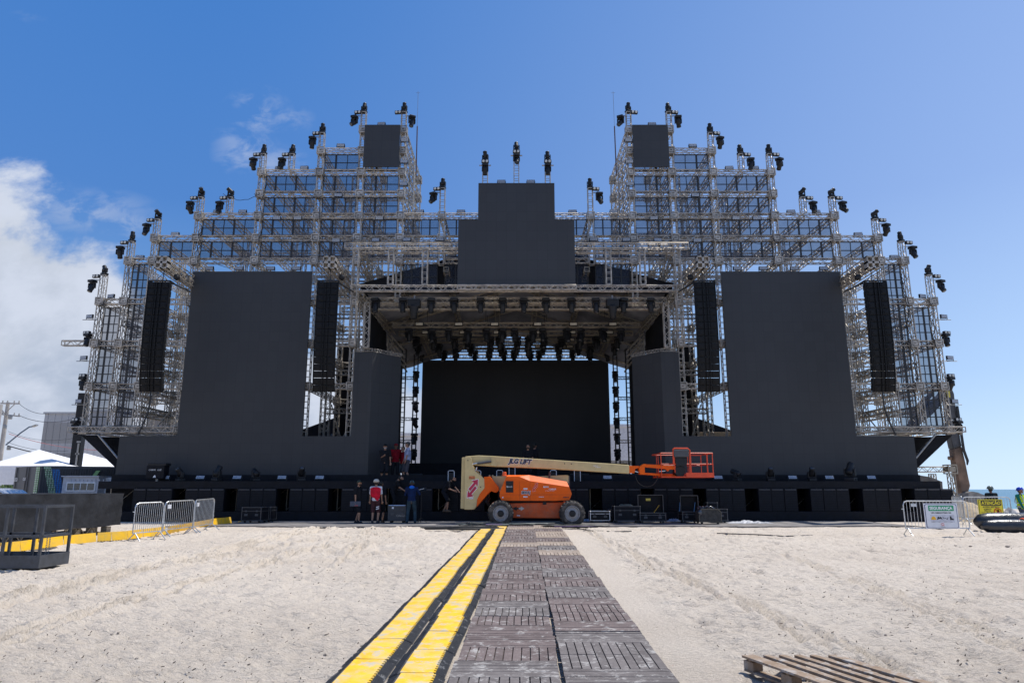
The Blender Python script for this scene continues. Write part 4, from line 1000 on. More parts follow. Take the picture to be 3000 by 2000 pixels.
    k.add([S[2], S[3], S[4], B[0], B[1], B[2]], [(0,3,4,1),(1,4,5,2)])
    k.add([S[4], S[5], low[3], low[4], B[2], B[3], B[4], B[5]], [(0,4,5,1),(1,5,6,2),(2,6,7,3)])
    k.add([low[4], low[6], B[5], B[6]], [(0,2,3,1)]); k.add([low[6], low[7], low[8], low[9], A[10], S[2], B[6], B[7], B[0]], [(0,6,7,1),(1,7,8,5),(1,5,4,3,2)])
    k.add(B, [tuple(range(8))])
    hood = k.build('engine_hood', ORANGE, root)
    # seams, vents
    k = mb()
    for (a, b, c, d) in ((1132,640,1132,970),(1310,640,1310,970),(800,872,2025,872)):
        p, q = F(a,b,y0-.002), F(c,d,y0-.002); k.bar(p, q, .008, .006, up=(0,1,0))
    k.build('hood_seam', pm('seam', (.25,.04,.01), .6), root)
    k = mb(); p, q = Q(895,637,y0), Q(1022,835,y0); k.rbox(((p[0]+q[0])/2, y0-.004, (p[1]+q[1])/2), (q[0]-p[0], .02, p[1]-q[1]), .008); k.build('control_panel', BLK, root)
    # far side hood
    pr('engine_hood', [(900,560),(1300,540),(1940,650),(2010,860),(1980,965),(820,965)], 30.1, 30.8, ORANGE, yy=28.45, bev=.04)
    # boom and tower (set back from the hood)
    YB = 29.55
    pr('boom_link', [(515,565),(620,558),(772,745),(770,805),(720,840),(640,810),(600,845),(390,1085),(400,940),(470,820),(530,740)], 29.0, 29.85, ORANGE, yy=29.0, bev=.02)
    pr('upright', [(190,215),(265,212),(300,240),(325,370),(370,470),(470,550),(525,600),(528,770),(450,850),(400,960),(385,1080),(345,1128),(178,1128),(185,400)], 29.0, 29.12, TAN, bev=.02)
    pr('upright', [(135,232),(195,228),(188,1115),(112,1112)], 29.14, 29.7, TAN, yy=29.14, bev=.02)
    pr('upright', [(190,215),(300,240),(325,370),(470,550),(528,770),(385,1080),(345,1128),(178,1128)], 29.72, 29.84, TAN, yy=29.2)
    pr('boom_base', [(650,550),(905,552),(905,830),(780,820),(760,740),(655,600)], 29.32, 29.8, TAN, yy=29.1, bev=.02)
    pr('counterweight', [(1440,555),(1650,545),(1930,532),(1975,540),(1975,680),(1500,680)], 29.45, 30.0, TAN, yy=29.4, bev=.02)
    pr('counterweight_end', [(1975,545),(2000,548),(2000,720),(1975,720)], 29.5, 29.95, DGREY, yy=29.4)
    bm_ = [Q(200,213,29.2), Q(420,195,29.2), Q(660,205,29.2), R_(0,430,29.2), R_(358,455,29.2), R_(358,598,29.2), R_(0,578,29.2), Q(1600,425,29.2), Q(640,385,29.2), Q(325,365,29.2), Q(310,290,29.2), Q(250,240,29.2)]
    k = mb(); k.prism(bm_, 29.2, 29.62); o = k.build('main_boom', TAN, root); m = o.modifiers.new('b','BEVEL'); m.width = .03; m.segments = 2; m.limit_method = 'ANGLE'
    k = mb(); k.tube((*[Q(320,348,29.1)[0]], 29.1, Q(320,348,29.1)[1]), (Q(420,325,29.1)[0], 29.1, Q(420,325,29.1)[1]), .025, 8); k.c = 1
    k.tube((Q(400,335,29.1)[0],29.1,Q(400,335,29.1)[1]), (Q(640,300,29.1)[0],29.1,Q(640,300,29.1)[1]), .055, 10); k.build('hydraulic_ram', [CHROME, DGREY], root)
    k = mb(); k.tube((Q(370,480,29.4)[0],29.4,Q(370,480,29.4)[1]), (Q(395,400,29.4)[0],29.4,Q(395,400,29.4)[1]), .04, 8); k.build('hydraulic_ram', CHROME, root)
    k = mb(); k.prism([Q(640,230,29.1),Q(660,232,29.1),Q(715,275,29.1),Q(745,385,29.1),Q(640,370,29.1)], 29.14, 29.2); k.build('boom_bracket', TAN, root)
    # mast holes
    k = mb()
    for (a,b) in ((240,283),(458,743),(1905,338),(2022,343)): p = Q(a,b,28.99 if a < 600 else 29.19); k.lathe([(.022,0),(.022,.015)], 10, (p[0], 28.995 if a < 600 else 29.195, p[1]), Matrix.Rotation(math.pi/2,3,'X'))
    k.build('pin', BLK, root)
    pr('fly_boom', [(355,468),(520,470),(525,500),(455,520),(440,590),(355,592)], 29.28, 29.54, ORANGE, f=R_, yy=29.28, bev=.01)
    pr('jib_pivot', [(520,485),(590,437),(640,440),(612,490),(612,612),(540,612),(520,550)], 29.22, 29.62, ORANGE, f=R_, yy=29.22, bev=.01)
    pr('jib', [(600,440),(870,455),(1130,478),(1110,530),(1020,528),(992,562),(960,525),(950,522),(620,492)], 29.26, 29.4, ORANGE, f=R_, yy=29.26, bev=.01)
    pr('jib', [(560,575),(1145,615),(1162,635),(1150,655),(870,640),(760,622),(520,608)], 29.44, 29.58, ORANGE, f=R_, yy=29.26, bev=.01)
    k = mb(); k.tube((R_(845,563,29.4)[0],29.42,R_(845,563,29.4)[1]), (R_(950,552,29.4)[0],29.42,R_(950,552,29.4)[1]), .02, 6); k.tube((R_(450,560,29.4)[0],29.42,R_(450,560,29.4)[1]), (R_(530,580,29.4)[0],29.42,R_(530,580,29.4)[1]), .025, 6); k.build('hydraulic_ram', CHROME, root)
    k = mb(); c = R_(640,630,29.4); k.path([(c[0]+.45*math.cos(a), 29.4, c[1]-.0+.45*math.sin(a)) for a in [math.pi+i*math.pi/10 for i in range(11)]], .014, 5); k.build('hose', BLKT, root)
    pr('rotator', [(1120,490),(1200,470),(1290,500),(1280,560),(1250,640),(1160,655),(1110,600)], 29.2, 29.75, BLK, f=R_, yy=29.2, bev=.02)
    # basket
    ya, yb = 29.1, 30.9
    bk = mb(); X0, X1 = R_(860,0,ya)[0], R_(1705,0,ya)[0]
    zt, zm, zb0, zb1 = R_(0,262,ya)[1], R_(0,440,ya)[1], R_(0,582,ya)[1], R_(0,660,ya)[1]
    r = .022
    for y in (ya, yb):
        bk.tube((X0,y,zt), (X1,y,zt-.0), r, 8); bk.tube((X0,y,zm), (X1,y,zm), r*.8, 8)
        for x in ((860,1080,1345,1615,1700) if y == ya else (960,1470,1700)): 
            xx = R_(x,0,ya)[0]; bk.tube((xx,y,zb0), (xx,y,zt), r*.85, 8)
    for x in (X0, X1):
        bk.tube((x,ya,zt), (x,yb,zt), r, 8); bk.tube((x,ya,zm), (x,yb,zm), r*.8, 8)
        for y in (ya+.9,): bk.tube((x,y,zb0), (x,y,zt), r*.8, 8)
    hp = [R_(1080,440,ya), R_(1075,195,ya), R_(1090,185,ya), R_(1310,185,ya), R_(1345,215,ya), R_(1350,580,ya)]
    bk.path([(a, ya-.03, b) for a, b in hp], .032, 8)
    bk.build('basket_rail', REDOR, root)
    k = mb(); k.bx(R_(1260,0,ya)[0], X1, ya-.02, ya+.01, zb1, zb0); k.bx(X1-.01, X1+.02, ya, yb, zb1, zb0); k.bx(X0, X1, yb-.01, yb+.02, zb1, zb0); k.bx(X0, X1, ya+.02, yb-.02, zb1, zb1+.04); k.bx(X0,X0+.02,ya+.02,yb-.02,zb1+.05,zb0); k.build('basket_floor', REDOR, root)
    pr('control_box', [(1085,205),(1330,200),(1335,310),(1325,325),(1090,325)], 29.0, 29.28, DGREY, f=R_, yy=29.0, bev=.03)
    pr('control_column', [(1110,330),(1320,330),(1310,470),(1130,470)], 29.08, 29.3, BLK, f=R_, yy=29.0, bev=.02)
    # beacon
    k = mb(); p = Q(870,545,28.8); k.lathe([(.13,0),(.12,.02),(.085,.03),(.08,.13),(.07,.16),(.02,.165)], 14, (p[0],28.85,p[1]-.01)); k.build('beacon', pm('beacon_orange', (.85,.12,.02), .3), root)
    k = mb()
    for a in (610,665): p = Q(a,548,29.3); k.ball((p[0],29.4,p[1]), .045, 10, 8)
    k.build('pin_cap', pm('brass', (.6,.5,.3), .3, .8), root)
    k = mb(); p, q = Q(1650,480,29.4), Q(1640,590,29.4); k.tube((p[0],29.35,p[1]), (q[0],29.35,q[1]), .045, 8); k.build('exhaust_pipe', pm('rusty_pole', (.09,.05,.045), .6), root)
    # hydraulic hoses between tower and turntable
    k = mb(); 
    for i in range(5): k.path([(Q(560+i*18,850+20*i,29.2)[0],29.2+i*.05,Q(560,850+20*i,29.2)[1]), (Q(540+i*12,1000,29.2)[0],29.15,Q(540,1000,29.2)[1]), (Q(600+i*14,1080,29.2)[0],29.25,Q(600,1080,29.2)[1]), (Q(700,1010,29.2)[0],29.4,Q(700,1010,29.2)[1])], .018, 5)
    k.build('hose', BLKT, root)
    # lettering
    def tx(s, x, y, size, mat, Y, sx=1, shear=0, bold=.0, f=Q, ry=0): 
        a, b = f(x, y, Y); return text(s, size, mat, (a, Y-.004, b), root, rot=(math.pi/2, ry, 0), sx=sx, shear=shear, bold=bold)
    NAVY = pm('letter_navy', (.015,.015,.04), .5); WH = pm('letter_white', (.8,.8,.82), .5)
    tx('JLG LIFT', 1135, 306, .265, WH, 29.199, .95, .25, .024, ry=.045); tx('JLG LIFT', 1135, 306, .265, NAVY, 29.192, .95, .25, .012, ry=.045)
    tx('800AJ', 1235, 838, .165, WH, 28.447, .9, .2, .014); tx('800AJ', 1235, 838, .165, NAVY, 28.441, .9, .2, .003)
    tx('REMO', 1585, 740, .085, WH, 28.447, .95, 0, .002); tx('CARGA', 1700, 778, .085, WH, 28.447, .95, 0, .002); tx('DE', 1635, 772, .045, WH, 28.447)
    tx('EQUIPAMENTOS PESADOS', 1650, 804, .032, WH, 28.447, .95); tx('210507 01', 1930, 918, .062, NAVY, 28.447, .9, 0, .002)
    tx('Bimo3', 955, 735, .095, WH, 28.435, .95); tx('REMO', 2440, 378, .065, WH, 29.198); tx('CARGA', 2480, 400, .065, WH, 29.198)
    for (a, b, w, h) in ((1232,772,.16,.06),(1230,908,.17,.05),(1505,910,.21,.02),(300,936,.17,.05),(1110,1232,.13,.04),(840,920,.06,.05)):
        yy = 28.985 if a == 300 else (28.61 if b > 1000 else 28.442); p = Q(a,b,yy); k = mb(); k.box((p[0],yy,p[1]), (w,.006,h)); k.build('sticker', pm('sticker_white', (.6,.6,.66), .5, 0, .4, 40), root)
    def arrow(cx, cy, s, Y, m1, m2, ang):
        """a pair of outlined opposed arrows"""
        RED = m1; c = Q(cx, cy, Y); Rr = Matrix.Rotation(ang, 2)
        for (mat, g, yy) in ((m2, .022*s, Y-.003), (RED, 0, Y-.008)):
            for sg in (1,-1):
                pts = [(-.16-g,-.02-g),( .20,-.02-g),(.20,-.13-g*1.5),(.42+g*1.6,.035),(.20,.20+g*1.5),(.20,.09+g),(-.16-g,.09+g)]
                pts = [(sg*(a*1.0+.02)*s, sg*(b+.035)*s) for a, b in pts]; pts = [(c[0]+(Rr @ Vector(p)).x, c[1]+(Rr @ Vector(p)).y) for p in pts]
                k = mb(); k.prism(pts, yy-.003, yy); k.build('arrow_mark', mat, root)
    MAG = pm('magenta_red', (.45,.01,.06), .45)
    arrow(322, 765, .95, 28.995, MAG, WH, math.radians(50)); arrow(1400, 745, .45, 28.447, MAG if False else REDOR, WH, math.radians(50))
    c = Q(1115,1110,28.6)
    for sg, mt in ((-1,BLK),(1,pm('arrow_grey',(.45,.43,.4),.5))):
        k = mb(); k.prism([(c[0]+sg*a, c[1]+b) for a, b in ((0,-.03),(.08,-.03),(.08,-.09),(.23,0),(.08,.09),(.08,.03),(0,.03))], 28.60, 28.612); k.build('arrow_mark', mt, root)
    k = mb(); p = Q(310,578,29); k.box((p[0],28.985,p[1]), (.24,.006,.12)); k.build('sticker', pm('sticker_red', (.5,.15,.05), .5, 0, .6, 30), root)
lift()
# ======================= FLIGHT CASES =======================
EDG = pm('case_edge', (.085,.085,.09), .5, .4)
def pxbox(u0, u1, v0, v1, Y):
    a, b = P(u0, v1, Y), P(u1, v0, Y); return a.x, b.x, a.z, b.z
def case(u0, u1, v0, v1, Y, d, label, mat=BLKW, edge=EDG, rz=0, wheels=True, openlid=None, name='flight_case', extra=None, lab='flight case', zb=GZ0+.03):
    x0, x1, z0, z1 = pxbox(u0, u1, v0, v1, Y); w = (x1-x0); h = z1-zb; wh = .11 if wheels else 0
    r = empty(name, ((x0+x1)/2, Y+d/2, zb), label, lab, 'flight cases in front of the stage', rz)
    e = .022
    k = mb()
    if openlid: 
        t = .02; k.bx(-w/2,w/2,-d/2,d/2,wh,wh+t); k.bx(-w/2,w/2,-d/2,-d/2+t,wh+t,h); k.bx(-w/2,w/2,d/2-t,d/2,wh+t,h); k.bx(-w/2,-w/2+t,-d/2+t,d/2-t,wh+t,h); k.bx(w/2-t,w/2,-d/2+t,d/2-t,wh+t,h)
    else: k.rbox((0,0,(wh+h)/2), (w,d,h-wh), .008)
    k.build('body', mat, r, local=True)
    k = mb()
    for sx in (-1,1):
        for sy in (-1,1): k.box((sx*w/2,sy*d/2,(wh+h)/2), (e*1.4,e*1.4,h-wh))
    for z in (wh, h, wh+(h-wh)*.72):
        for sy in (-1,1): k.box((0,sy*d/2,z), (w,e,e))
        for sx in (-1,1): k.box((sx*w/2,0,z), (e,d,e))
    for sx in (-1,1):
        for z in (wh+.01, h-.01): k.ball((sx*w/2,-d/2,z), .032, 8, 6)
    k.build('edging', edge, r, local=True)
    k = mb()
    for sx in ((-.28,.28) if w > .6 else (0,)): k.rbox((sx*w,-d/2-.008,wh+(h-wh)*.42), (.14,.02,.09), .005); k.rbox((sx*w,-d/2-.012,wh+(h-wh)*.72), (.08,.02,.07), .005)
    k.build('latch', DGREY, r, local=True)
    if wheels:
        for sx in (-1,1):
            for sy in (-1,1):
                k = mb(); k.lathe([(.045,-.018),(.05,0),(.045,.018)], 12, (sx*(w/2-.1),sy*(d/2-.1),.05), Matrix.Rotation(math.pi/2,3,'X')); k.bx(sx*(w/2-.1)-.03,sx*(w/2-.1)+.03,sy*(d/2-.1)-.03,sy*(d/2-.1)+.03,.075,wh); k.build('caster', BLKT, r, local=True)
    if openlid:
        lh, lx = openlid; k = mb(); t = .02; y = d/2
        k.bx(-w/2+lx,w/2+lx,y+.10,y+.12,h+.01,h+lh); k.bx(-w/2+lx,-w/2+lx+t,y-.04,y+.1,h+.01,h+lh); k.bx(w/2+lx-t,w/2+lx,y-.04,y+.1,h+.01,h+lh); k.bx(-w/2+lx+t,w/2+lx-t,y-.04,y+.1,h+lh-t,h+lh)
        l = k.build('lid', CLOTH if False else BLKW, r, local=True)
        k = mb(); 
        for q in ((-w/2+lx,h,-w/2+lx,h+lh),(w/2+lx,h,w/2+lx,h+lh),(-w/2+lx,h+lh,w/2+lx,h+lh)): k.bar((q[0],y-.05,q[1]), (q[2],y-.05,q[3]), .028, .028, up=(0,1,0))
        k.build('lid_edging', edge, l, local=True)
    return r, w, d, h
case(708,770,1486,1530,30.2,.7,'long black flight case at the left, with worn plywood sides, beside the yellow ramp end', rz=-.12)
case(768,796,1485,1526,31.0,.6,'black flight case end tucked behind the long case on the left', rz=-.12)
r,w,d,h = case(1137,1188,1480,1526,30.2,.6,'dark flight case with white lettering beside the person in the blue jacket', mat=pm('case_grey', (.04,.043,.05), .5), edge=DGREY)
text('CARGA', .12, GREY, (.18,-d/2-.006,.3), r, local=True); k = mb(); k.bx(-w/2,w/2,-d/2-.03,-d/2+.02,h-.01,h+.02); k.build('light_strip', pm('pale_blue', (.35,.5,.75), .4), r, local=True)
k = mb(); k.bx(-w/2+.14,-w/2+.22,-d/2-.01,-d/2-.001,h-.14,h-.06); k.build('sticker', WHITE, r, local=True)
case(1730,1786,1497,1530,30.2,.6,'small black flight case with bright silver edges, nearest the lift', edge=pm('bright_edge', (.6,.6,.62), .4, .5))
case(1784,1800,1492,1528,31.0,.6,'dark narrow case squeezed between the silver-edged case and the cable-topped case')
r,w,d,h = case(1801,1875,1483,1529,30.0,.7,'wide black flight case with a coil of cable on its lid')
k = mb(); 
for i in range(3): k.path([(.28*math.cos(a)*(1-.1*i), .2*math.sin(a), h+.03+.02*i+.01*math.sin(3*a)) for a in [j*math.pi/10 for j in range(20)]], .012, 5, True)
o = k.build('cable_coil', pm('cable_grey', (.12,.14,.13), .5), None, loc=(0,0,0)); o.location = r.location; tag(o, 'coil of grey cable lying on the wide black flight case', 'cable')
r,w,d,h = case(1876,1950,1502,1533,29.8,.7,'open black flight case with raised lid and a yellow strap inside', openlid=(.72,.05))
k = mb(); k.bx(-.12,.08,d/2+.085,d/2+.098,h+.48,h+.58); k.build('label_plate', pm('label_yellow', (.6,.5,.08), .5), r, local=True)
k = mb(); k.bar((.18,d/2-.05,h+.0), (.42,d/2+.02,h+.3), .05, .01); k.build('strap', YEL, r, local=True)
r,w,d,h = case(2001,2052,1499,1534,29.9,.75,'open black flight case with lid held by blue stays at the right', openlid=(.66,.1), rz=0)
k = mb(); k.tube((-w/2+.03,d/2-.1,h), (-w/2+.1,d/2+.05,h+.38), .012, 5); k.tube((w/2-.1,d/2-.1,h), (w/2,d/2+.05,h+.38), .012, 5); k.build('stay', pm('stay_blue', (.1,.25,.5), .4), r, local=True)
case(2075,2101,1472,1528,31.2,.5,'tall narrow dark case behind the open case at the far right')
case(2099,2130,1491,1532,30.3,.7,'black flight case with pale top edge, rightmost of the row')
def trunk():
    x0,x1,z0,z1 = pxbox(2048,2110,1496,1539,29.2); w = x1-x0; zb = GZ0+.03; c = (x0+x1)/2; y = 29.4
    r = empty('trunk', (c,y,zb), 'worn black trunk with rounded ends and shiny black wrap bunched on top', 'trunk')
    h = .60; pts = [(c-w/2,zb+.1),(c+w/2,zb+.1),(c+w/2,zb+h-.12),(c+w/2-.12,zb+h),(c-w/2+.12,zb+h),(c-w/2,zb+h-.12)]
    k = mb(); k.prism(pts, y-.3, y+.3); o = k.build('body', pm('worn_black_wood', (.045,.04,.034), .7, 0, .5, 7, .4, 40), r)
    k = mb()
    for a, b in zip(pts, pts[1:]+pts[:1]): k.bar((a[0],y-.305,a[1]), (b[0],y-.305,b[1]), .03, .02, up=(0,1,0))
    k.build('edging', pm('old_edge', (.14,.12,.09), .6, .3), r)
    for sx in (-1,1):
        k = mb(); k.lathe([(.045,-.02),(.055,0),(.045,.02)], 12, (c+sx*(w/2-.12),y-.2,zb+.055), Matrix.Rotation(math.pi/2,3,'X')); k.bx(c+sx*(w/2-.12)-.04,c+sx*(w/2-.12)+.04,y-.24,y-.16,zb+.08,zb+.12); k.build('caster', BLKT, r)
    k = mb(); k.smooth = True; R = random.Random(4)
    for i in range(14): a = R.uniform(0,6.3); k.ball((c-.1+.28*math.cos(a), y-.05+.2*math.sin(a), zb+h+R.uniform(.0,.06)), (R.uniform(.05,.12),R.uniform(.05,.1),R.uniform(.03,.06)), 8, 6, Euler((R.uniform(-1,1),R.uniform(-1,1),0)).to_matrix())
    k.ball((c-w/2+.05,y-.28,zb+h-.15), (.1,.06,.14), 8, 6)
    k.build('wrap', pm('shiny_black_film', (.03,.03,.04), .15, 0, .3, 9, .6, 25, spec=1), r)
trunk()
# ======================= WALKWAY AND CABLE RAMPS =======================
WOODS = []
def woodmat(name, c, c2, worn):
    m = bpy.data.materials.new(name); m.use_nodes = True; t = m.node_tree; N = NT(t); b = t.nodes['Principled BSDF']
    tc = t.nodes.new('ShaderNodeTexCoord'); oi = t.nodes.new('ShaderNodeObjectInfo'); ad = t.nodes.new('ShaderNodeVectorMath'); ad.operation = 'ADD'
    cb = t.nodes.new('ShaderNodeCombineXYZ'); 
    for i in range(3): t.links.new(N.m('MULTIPLY', oi.outputs['Random'], 31.0+7*i), cb.inputs[i])
    t.links.new(tc.outputs['Object'], ad.inputs[0]); t.links.new(cb.outputs[0], ad.inputs[1]); v = ad.outputs[0]
    ge = t.nodes.new('ShaderNodeNewGeometry')
    c_ = N.mixc(N.ss(N.noise(v, 5, 5, .65), .3, .7), c, c2)
    c_ = N.mixc(N.m('MULTIPLY', ge.outputs['Random Per Island'], .45), c_, tuple(x*1.45 for x in c2))
    gr = t.nodes.new('ShaderNodeMapping'); t.links.new(v, gr.inputs[0]); gr.inputs['Scale'].default_value = (26, 26, 4)
    c_ = N.mixc(N.m('MULTIPLY', N.ss(N.noise(gr.outputs[0], 1.4, 4, .7), .5, .75), .4), c_, tuple(x*.45 for x in c))
    w = N.ss(N.noise(v, 6, 8, .76, .4), .575-.03*worn, .63); c_ = N.mixc(N.m('MULTIPLY', w, .8), c_, (.42,.40,.375))
    t.links.new(c_, b.inputs['Base Color']); b.inputs['Roughness'].default_value = .75; b.inputs['Specular IOR Level'].default_value = .3
    bn = t.nodes.new('ShaderNodeBump'); bn.inputs['Strength'].default_value = .5; bn.inputs['Distance'].default_value = .01
    t.links.new(N.noise(v, 40, 4, .6), bn.inputs['Height']); t.links.new(bn.outputs[0], b.inputs['Normal'])
    return m
WG = woodmat('weathered_grey_wood', (.090,.077,.074), (.165,.147,.140), 1.8); WB = woodmat('weathered_brown_wood', (.090,.068,.064), (.165,.130,.122), 1.4); WT = woodmat('pale_tan_wood', (.24,.185,.145), (.34,.275,.22), 1)
SLOPE = math.atan(.022)
def walkway():
    R = random.Random(11); dirx = .0166
    for c in (0, 1):
        y = 4.3+c*.35; rowi = 0; L = []
        while y < 27.0: 
            ln = R.uniform(1.08,1.2) if y < 25.9 else 1.0; L.append((y, ln)); y += ln+.015
        for i, (y, ln) in enumerate(L):
            mid = y+ln/2; xc = .26+dirx*(mid-7.25)+(-.555 if c == 0 else .54)+R.uniform(-.012,.012)-.004*(mid-7)*(1 if c else -1)*.9
            mat = WT if (mid > 19.5 and R.random() < .45) or (17.2 < mid < 18.4 and c == 1) else (WB if R.random() < (.75 if c == 0 else .45) else WG)
            k = mb(); w = 1.06-.004*(mid-7); 
            flip = R.random() < .15
            n = 11; z = .0
            sw = w/n; a, b = (0, ln*.5) if not flip else (ln*.5, ln)
            for j in range(n): 
                k.box((-w/2+sw*(j+.5), -ln/2+(a+b)/2, R.uniform(-.002,.002)), (sw-.013, (b-a)-.012, .028))
            a, b = (ln*.5, ln) if not flip else (0, ln*.5); m = 6; sh = (b-a)/m
            for j in range(m): k.box((R.uniform(-.004,.004), -ln/2+a+sh*(j+.5), R.uniform(-.002,.002)), (w, sh-.007, .028))
            k.box((0,0,-.028), (w-.05, ln-.05, .02))
            o = k.build('walkway_panel', mat, None, local=True); zc = gz(xc, mid)+.05+R.uniform(-.004,.004)
            o.location = (xc, mid, zc); o.rotation_euler = (SLOPE+R.uniform(-.004,.004), R.uniform(-.004,.004), -dirx+R.uniform(-.012,.012))
            tn = {'pale_tan_wood': 'pale tan', 'weathered_brown_wood': 'brown', 'weathered_grey_wood': 'grey'}[mat.name]
            tag(o, f'{tn} slatted wooden walkway panel, {ordw(i)} from the camera in the {"left" if c == 0 else "right"} column', 'walkway panel', 'wooden walkway panels leading to the stage')
walkway()
def ramps():
    R = random.Random(8)
    prof = [(-.275,.0),(-.17,.045),(.17,.045),(.275,.0)]
    def module(ln):
        r = empty('cable_ramp', (0,0,0))
        k = mb(); k.prism([(-.278,.0),(-.19,.040),(.19,.040),(.278,.0)], -ln/2+.004, ln/2-.004)
        for j in range(int(ln/.03)): 
            y = -ln/2+.015+j*.03
            for s in (-1,1): k.add([(s*.19,y,.041),(s*.19,y+.014,.041),(s*.272,y+.014,.0055),(s*.272,y,.0055),(s*.19,y,.046),(s*.19,y+.014,.046),(s*.272,y+.014,.010),(s*.272,y,.010)], [(4,5,6,7),(0,1,5,4),(1,2,6,5),(2,3,7,6),(3,0,4,7)])
        k.build('ramp_body', RAMPB, r, local=True)
        k = mb(); k.rbox((0,0,.049), (.325,ln-.003,.014), .003)
        n = int(ln/.075)
        for j in range(n): k.bx(.163,.186,-ln/2+.02+j*.075,-ln/2+.055+j*.075,.042,.054)
        k.build('yellow_lid', YEL2, r, local=True); return r
    long_, = (module(.92),)
    first = True
    for c in (0,1):
        y = 4.2+c*.4; i = 0
        while y < 26.2:
            mid = y+.46; xc = (-1.735+.0315*(mid-7.25) if c == 0 else -1.165+.0298*(mid-7.25))
            o = long_ if first else clone(long_); first = False
            o.location = (xc+R.uniform(-.014,.014), mid, gz(xc,mid)+.004+R.uniform(0,.005)); o.rotation_euler = (SLOPE+R.uniform(-.006,.006), R.uniform(-.012,.012), -.029+R.uniform(-.008,.008))
            tag(o, f'yellow-lidded black rubber cable ramp, {ordw(i)} from the camera in the {"left" if c == 0 else "right"} line', 'cable ramp', 'cable ramps beside the walkway'); y += .925; i += 1
YEL2 = pm('yellow_lid', (.86,.50,.02), .5, 0, .1, 6, .2, 80)
t = YEL2.node_tree; N = NT(t); b = t.nodes['Principled BSDF']; tc = t.nodes.new('ShaderNodeTexCoord'); oi = t.nodes.new('ShaderNodeObjectInfo')
va = t.nodes.new('ShaderNodeVectorMath'); va.operation = 'ADD'; cb = t.nodes.new('ShaderNodeCombineXYZ'); t.links.new(N.m('MULTIPLY', oi.outputs['Random'], 40.0), cb.inputs[0]); t.links.new(tc.outputs['Object'], va.inputs[0]); t.links.new(cb.outputs[0], va.inputs[1])
bc = b.inputs['Base Color'].links[0].from_socket; c1 = N.mixc(N.m('MULTIPLY', N.ss(N.noise(va.outputs[0], 3.0, 6, .7, .3), .42, .60), .85), bc, (.72,.52,.17))
t.links.new(N.mixc(N.m('MULTIPLY', N.ss(N.noise(va.outputs[0], 6, 7, .78, .3), .50, .60), .85), c1, (.50,.47,.40)), b.inputs['Base Color'])
ramps()
# ======================= BARRIERS =======================
def barrier(p, q, label, n=14, H=1.1, plate=None, group='crowd barriers on the sand', foot_w=.28):
    p, q = Vector(p), Vector(q); L = math.hypot(q.x-p.x, q.y-p.y); a = math.atan2(q.y-p.y, q.x-p.x)
    r = empty('crowd_barrier', (p.x,p.y,p.z), label, 'barrier', group, rz=a)
    dz = (q.z-p.z)
    Z = lambda x, z: z+dz*x/L
    k = mb(); rd = .12; pts = [(0,0,Z(0,.22)),(0,0,Z(0,H-rd)),(.035,0,Z(0,H-.035)),(rd,0,Z(rd,H)),(L-rd,0,Z(L-rd,H)),(L-.035,0,Z(L,H-.035)),(L,0,Z(L,H-rd)),(L,0,Z(L,.22))]
    k.path(pts, .019, 7); k.tube((0,0,Z(0,.24)), (L,0,Z(L,.24)), .017, 7); k.build('barrier_frame', GALV, r, local=True)
    k = mb()
    for i in range(1, n): x = L*i/n; k.tube((x,0,Z(x,.24)), (x,0,Z(x,H-.02)), .008, 5)
    k.build('upright_bars', GALV, r, local=True)
    for x in (.05, L-.05):
        k = mb(); s = 1 if x < L/2 else -1
        k.path([(x,-foot_w,Z(x,.01)),(x+s*.02,-.05,Z(x,.2)),(x+s*.02,0,Z(x,.24)),(x+s*.02,.05,Z(x,.2)),(x,foot_w,Z(x,.01))], .017, 6); k.build('foot', GALV, r, local=True)
    k = mb(); k.box((-.03,0,Z(0,H-.25)), (.08,.03,.03)); k.box((L+.03,0,Z(L,H*.45)), (.08,.03,.03)); k.build('hook', GALV, r, local=True)
    return r
b1 = barrier(G(386,1586), G(471,1578), 'galvanised crowd barrier on the sand, leftmost of the three in a row', 14)
b2 = barrier(G(475,1575), G(562,1564), 'galvanised crowd barrier on the sand, middle one of the three in a row', 15)
b3 = barrier(G(564,1565), G(621,1552), 'galvanised crowd barrier on the sand, rightmost of the three in a row', 15)
for b_ in (b1, b2):
    k = mb(); k.box((1.15 if b_ is b1 else 1.55,-.02,.98), (.12,.012,.12)); k.build('tag_plate', WHITE, b_, local=True)
# front right barrier with the safety sign
br = barrier(G(2656,1569), G(2844,1569), 'galvanised crowd barrier carrying the white safety sign on the right', 19, H=1.09)
Lb = (G(2844,1569)-G(2656,1569)).length
def sign_board(r, x0, x1, z0, z1, y, face, frame):
    k = mb(); k.rbox(((x0+x1)/2,y,(z0+z1)/2), (x1-x0,.02,z1-z0), .008); return k.build('board', face, r, local=True)
def lx(L, u, u0, u1): return (u-u0)/(u1-u0)*L
G1 = G(2656,1569)
sg = empty('safety_sign', (G1.x+.60*0, G1.y-.03, G1.z), 'white SEGURANÇA safety sign with green header, tied to the front right barrier', 'sign')
def px1(x, y):
    p = P(2640+x/6.533, 1380+y/6.533, G1.y-.06); return p.x-G1.x, p.z-G1.z
BL = pm('sign_black', (.02,.02,.025), .6); GRN = pm('sign_green', (.01,.30,.13), .5); SW = pm('sign_white', (.72,.73,.76), .5, 0, .05); SB = pm('sign_blue', (.01,.02,.12), .5); SY = pm('sign_yellow', (.80,.66,.03), .5, 0, .05); SR = pm('sign_red', (.6,.03,.02), .5)
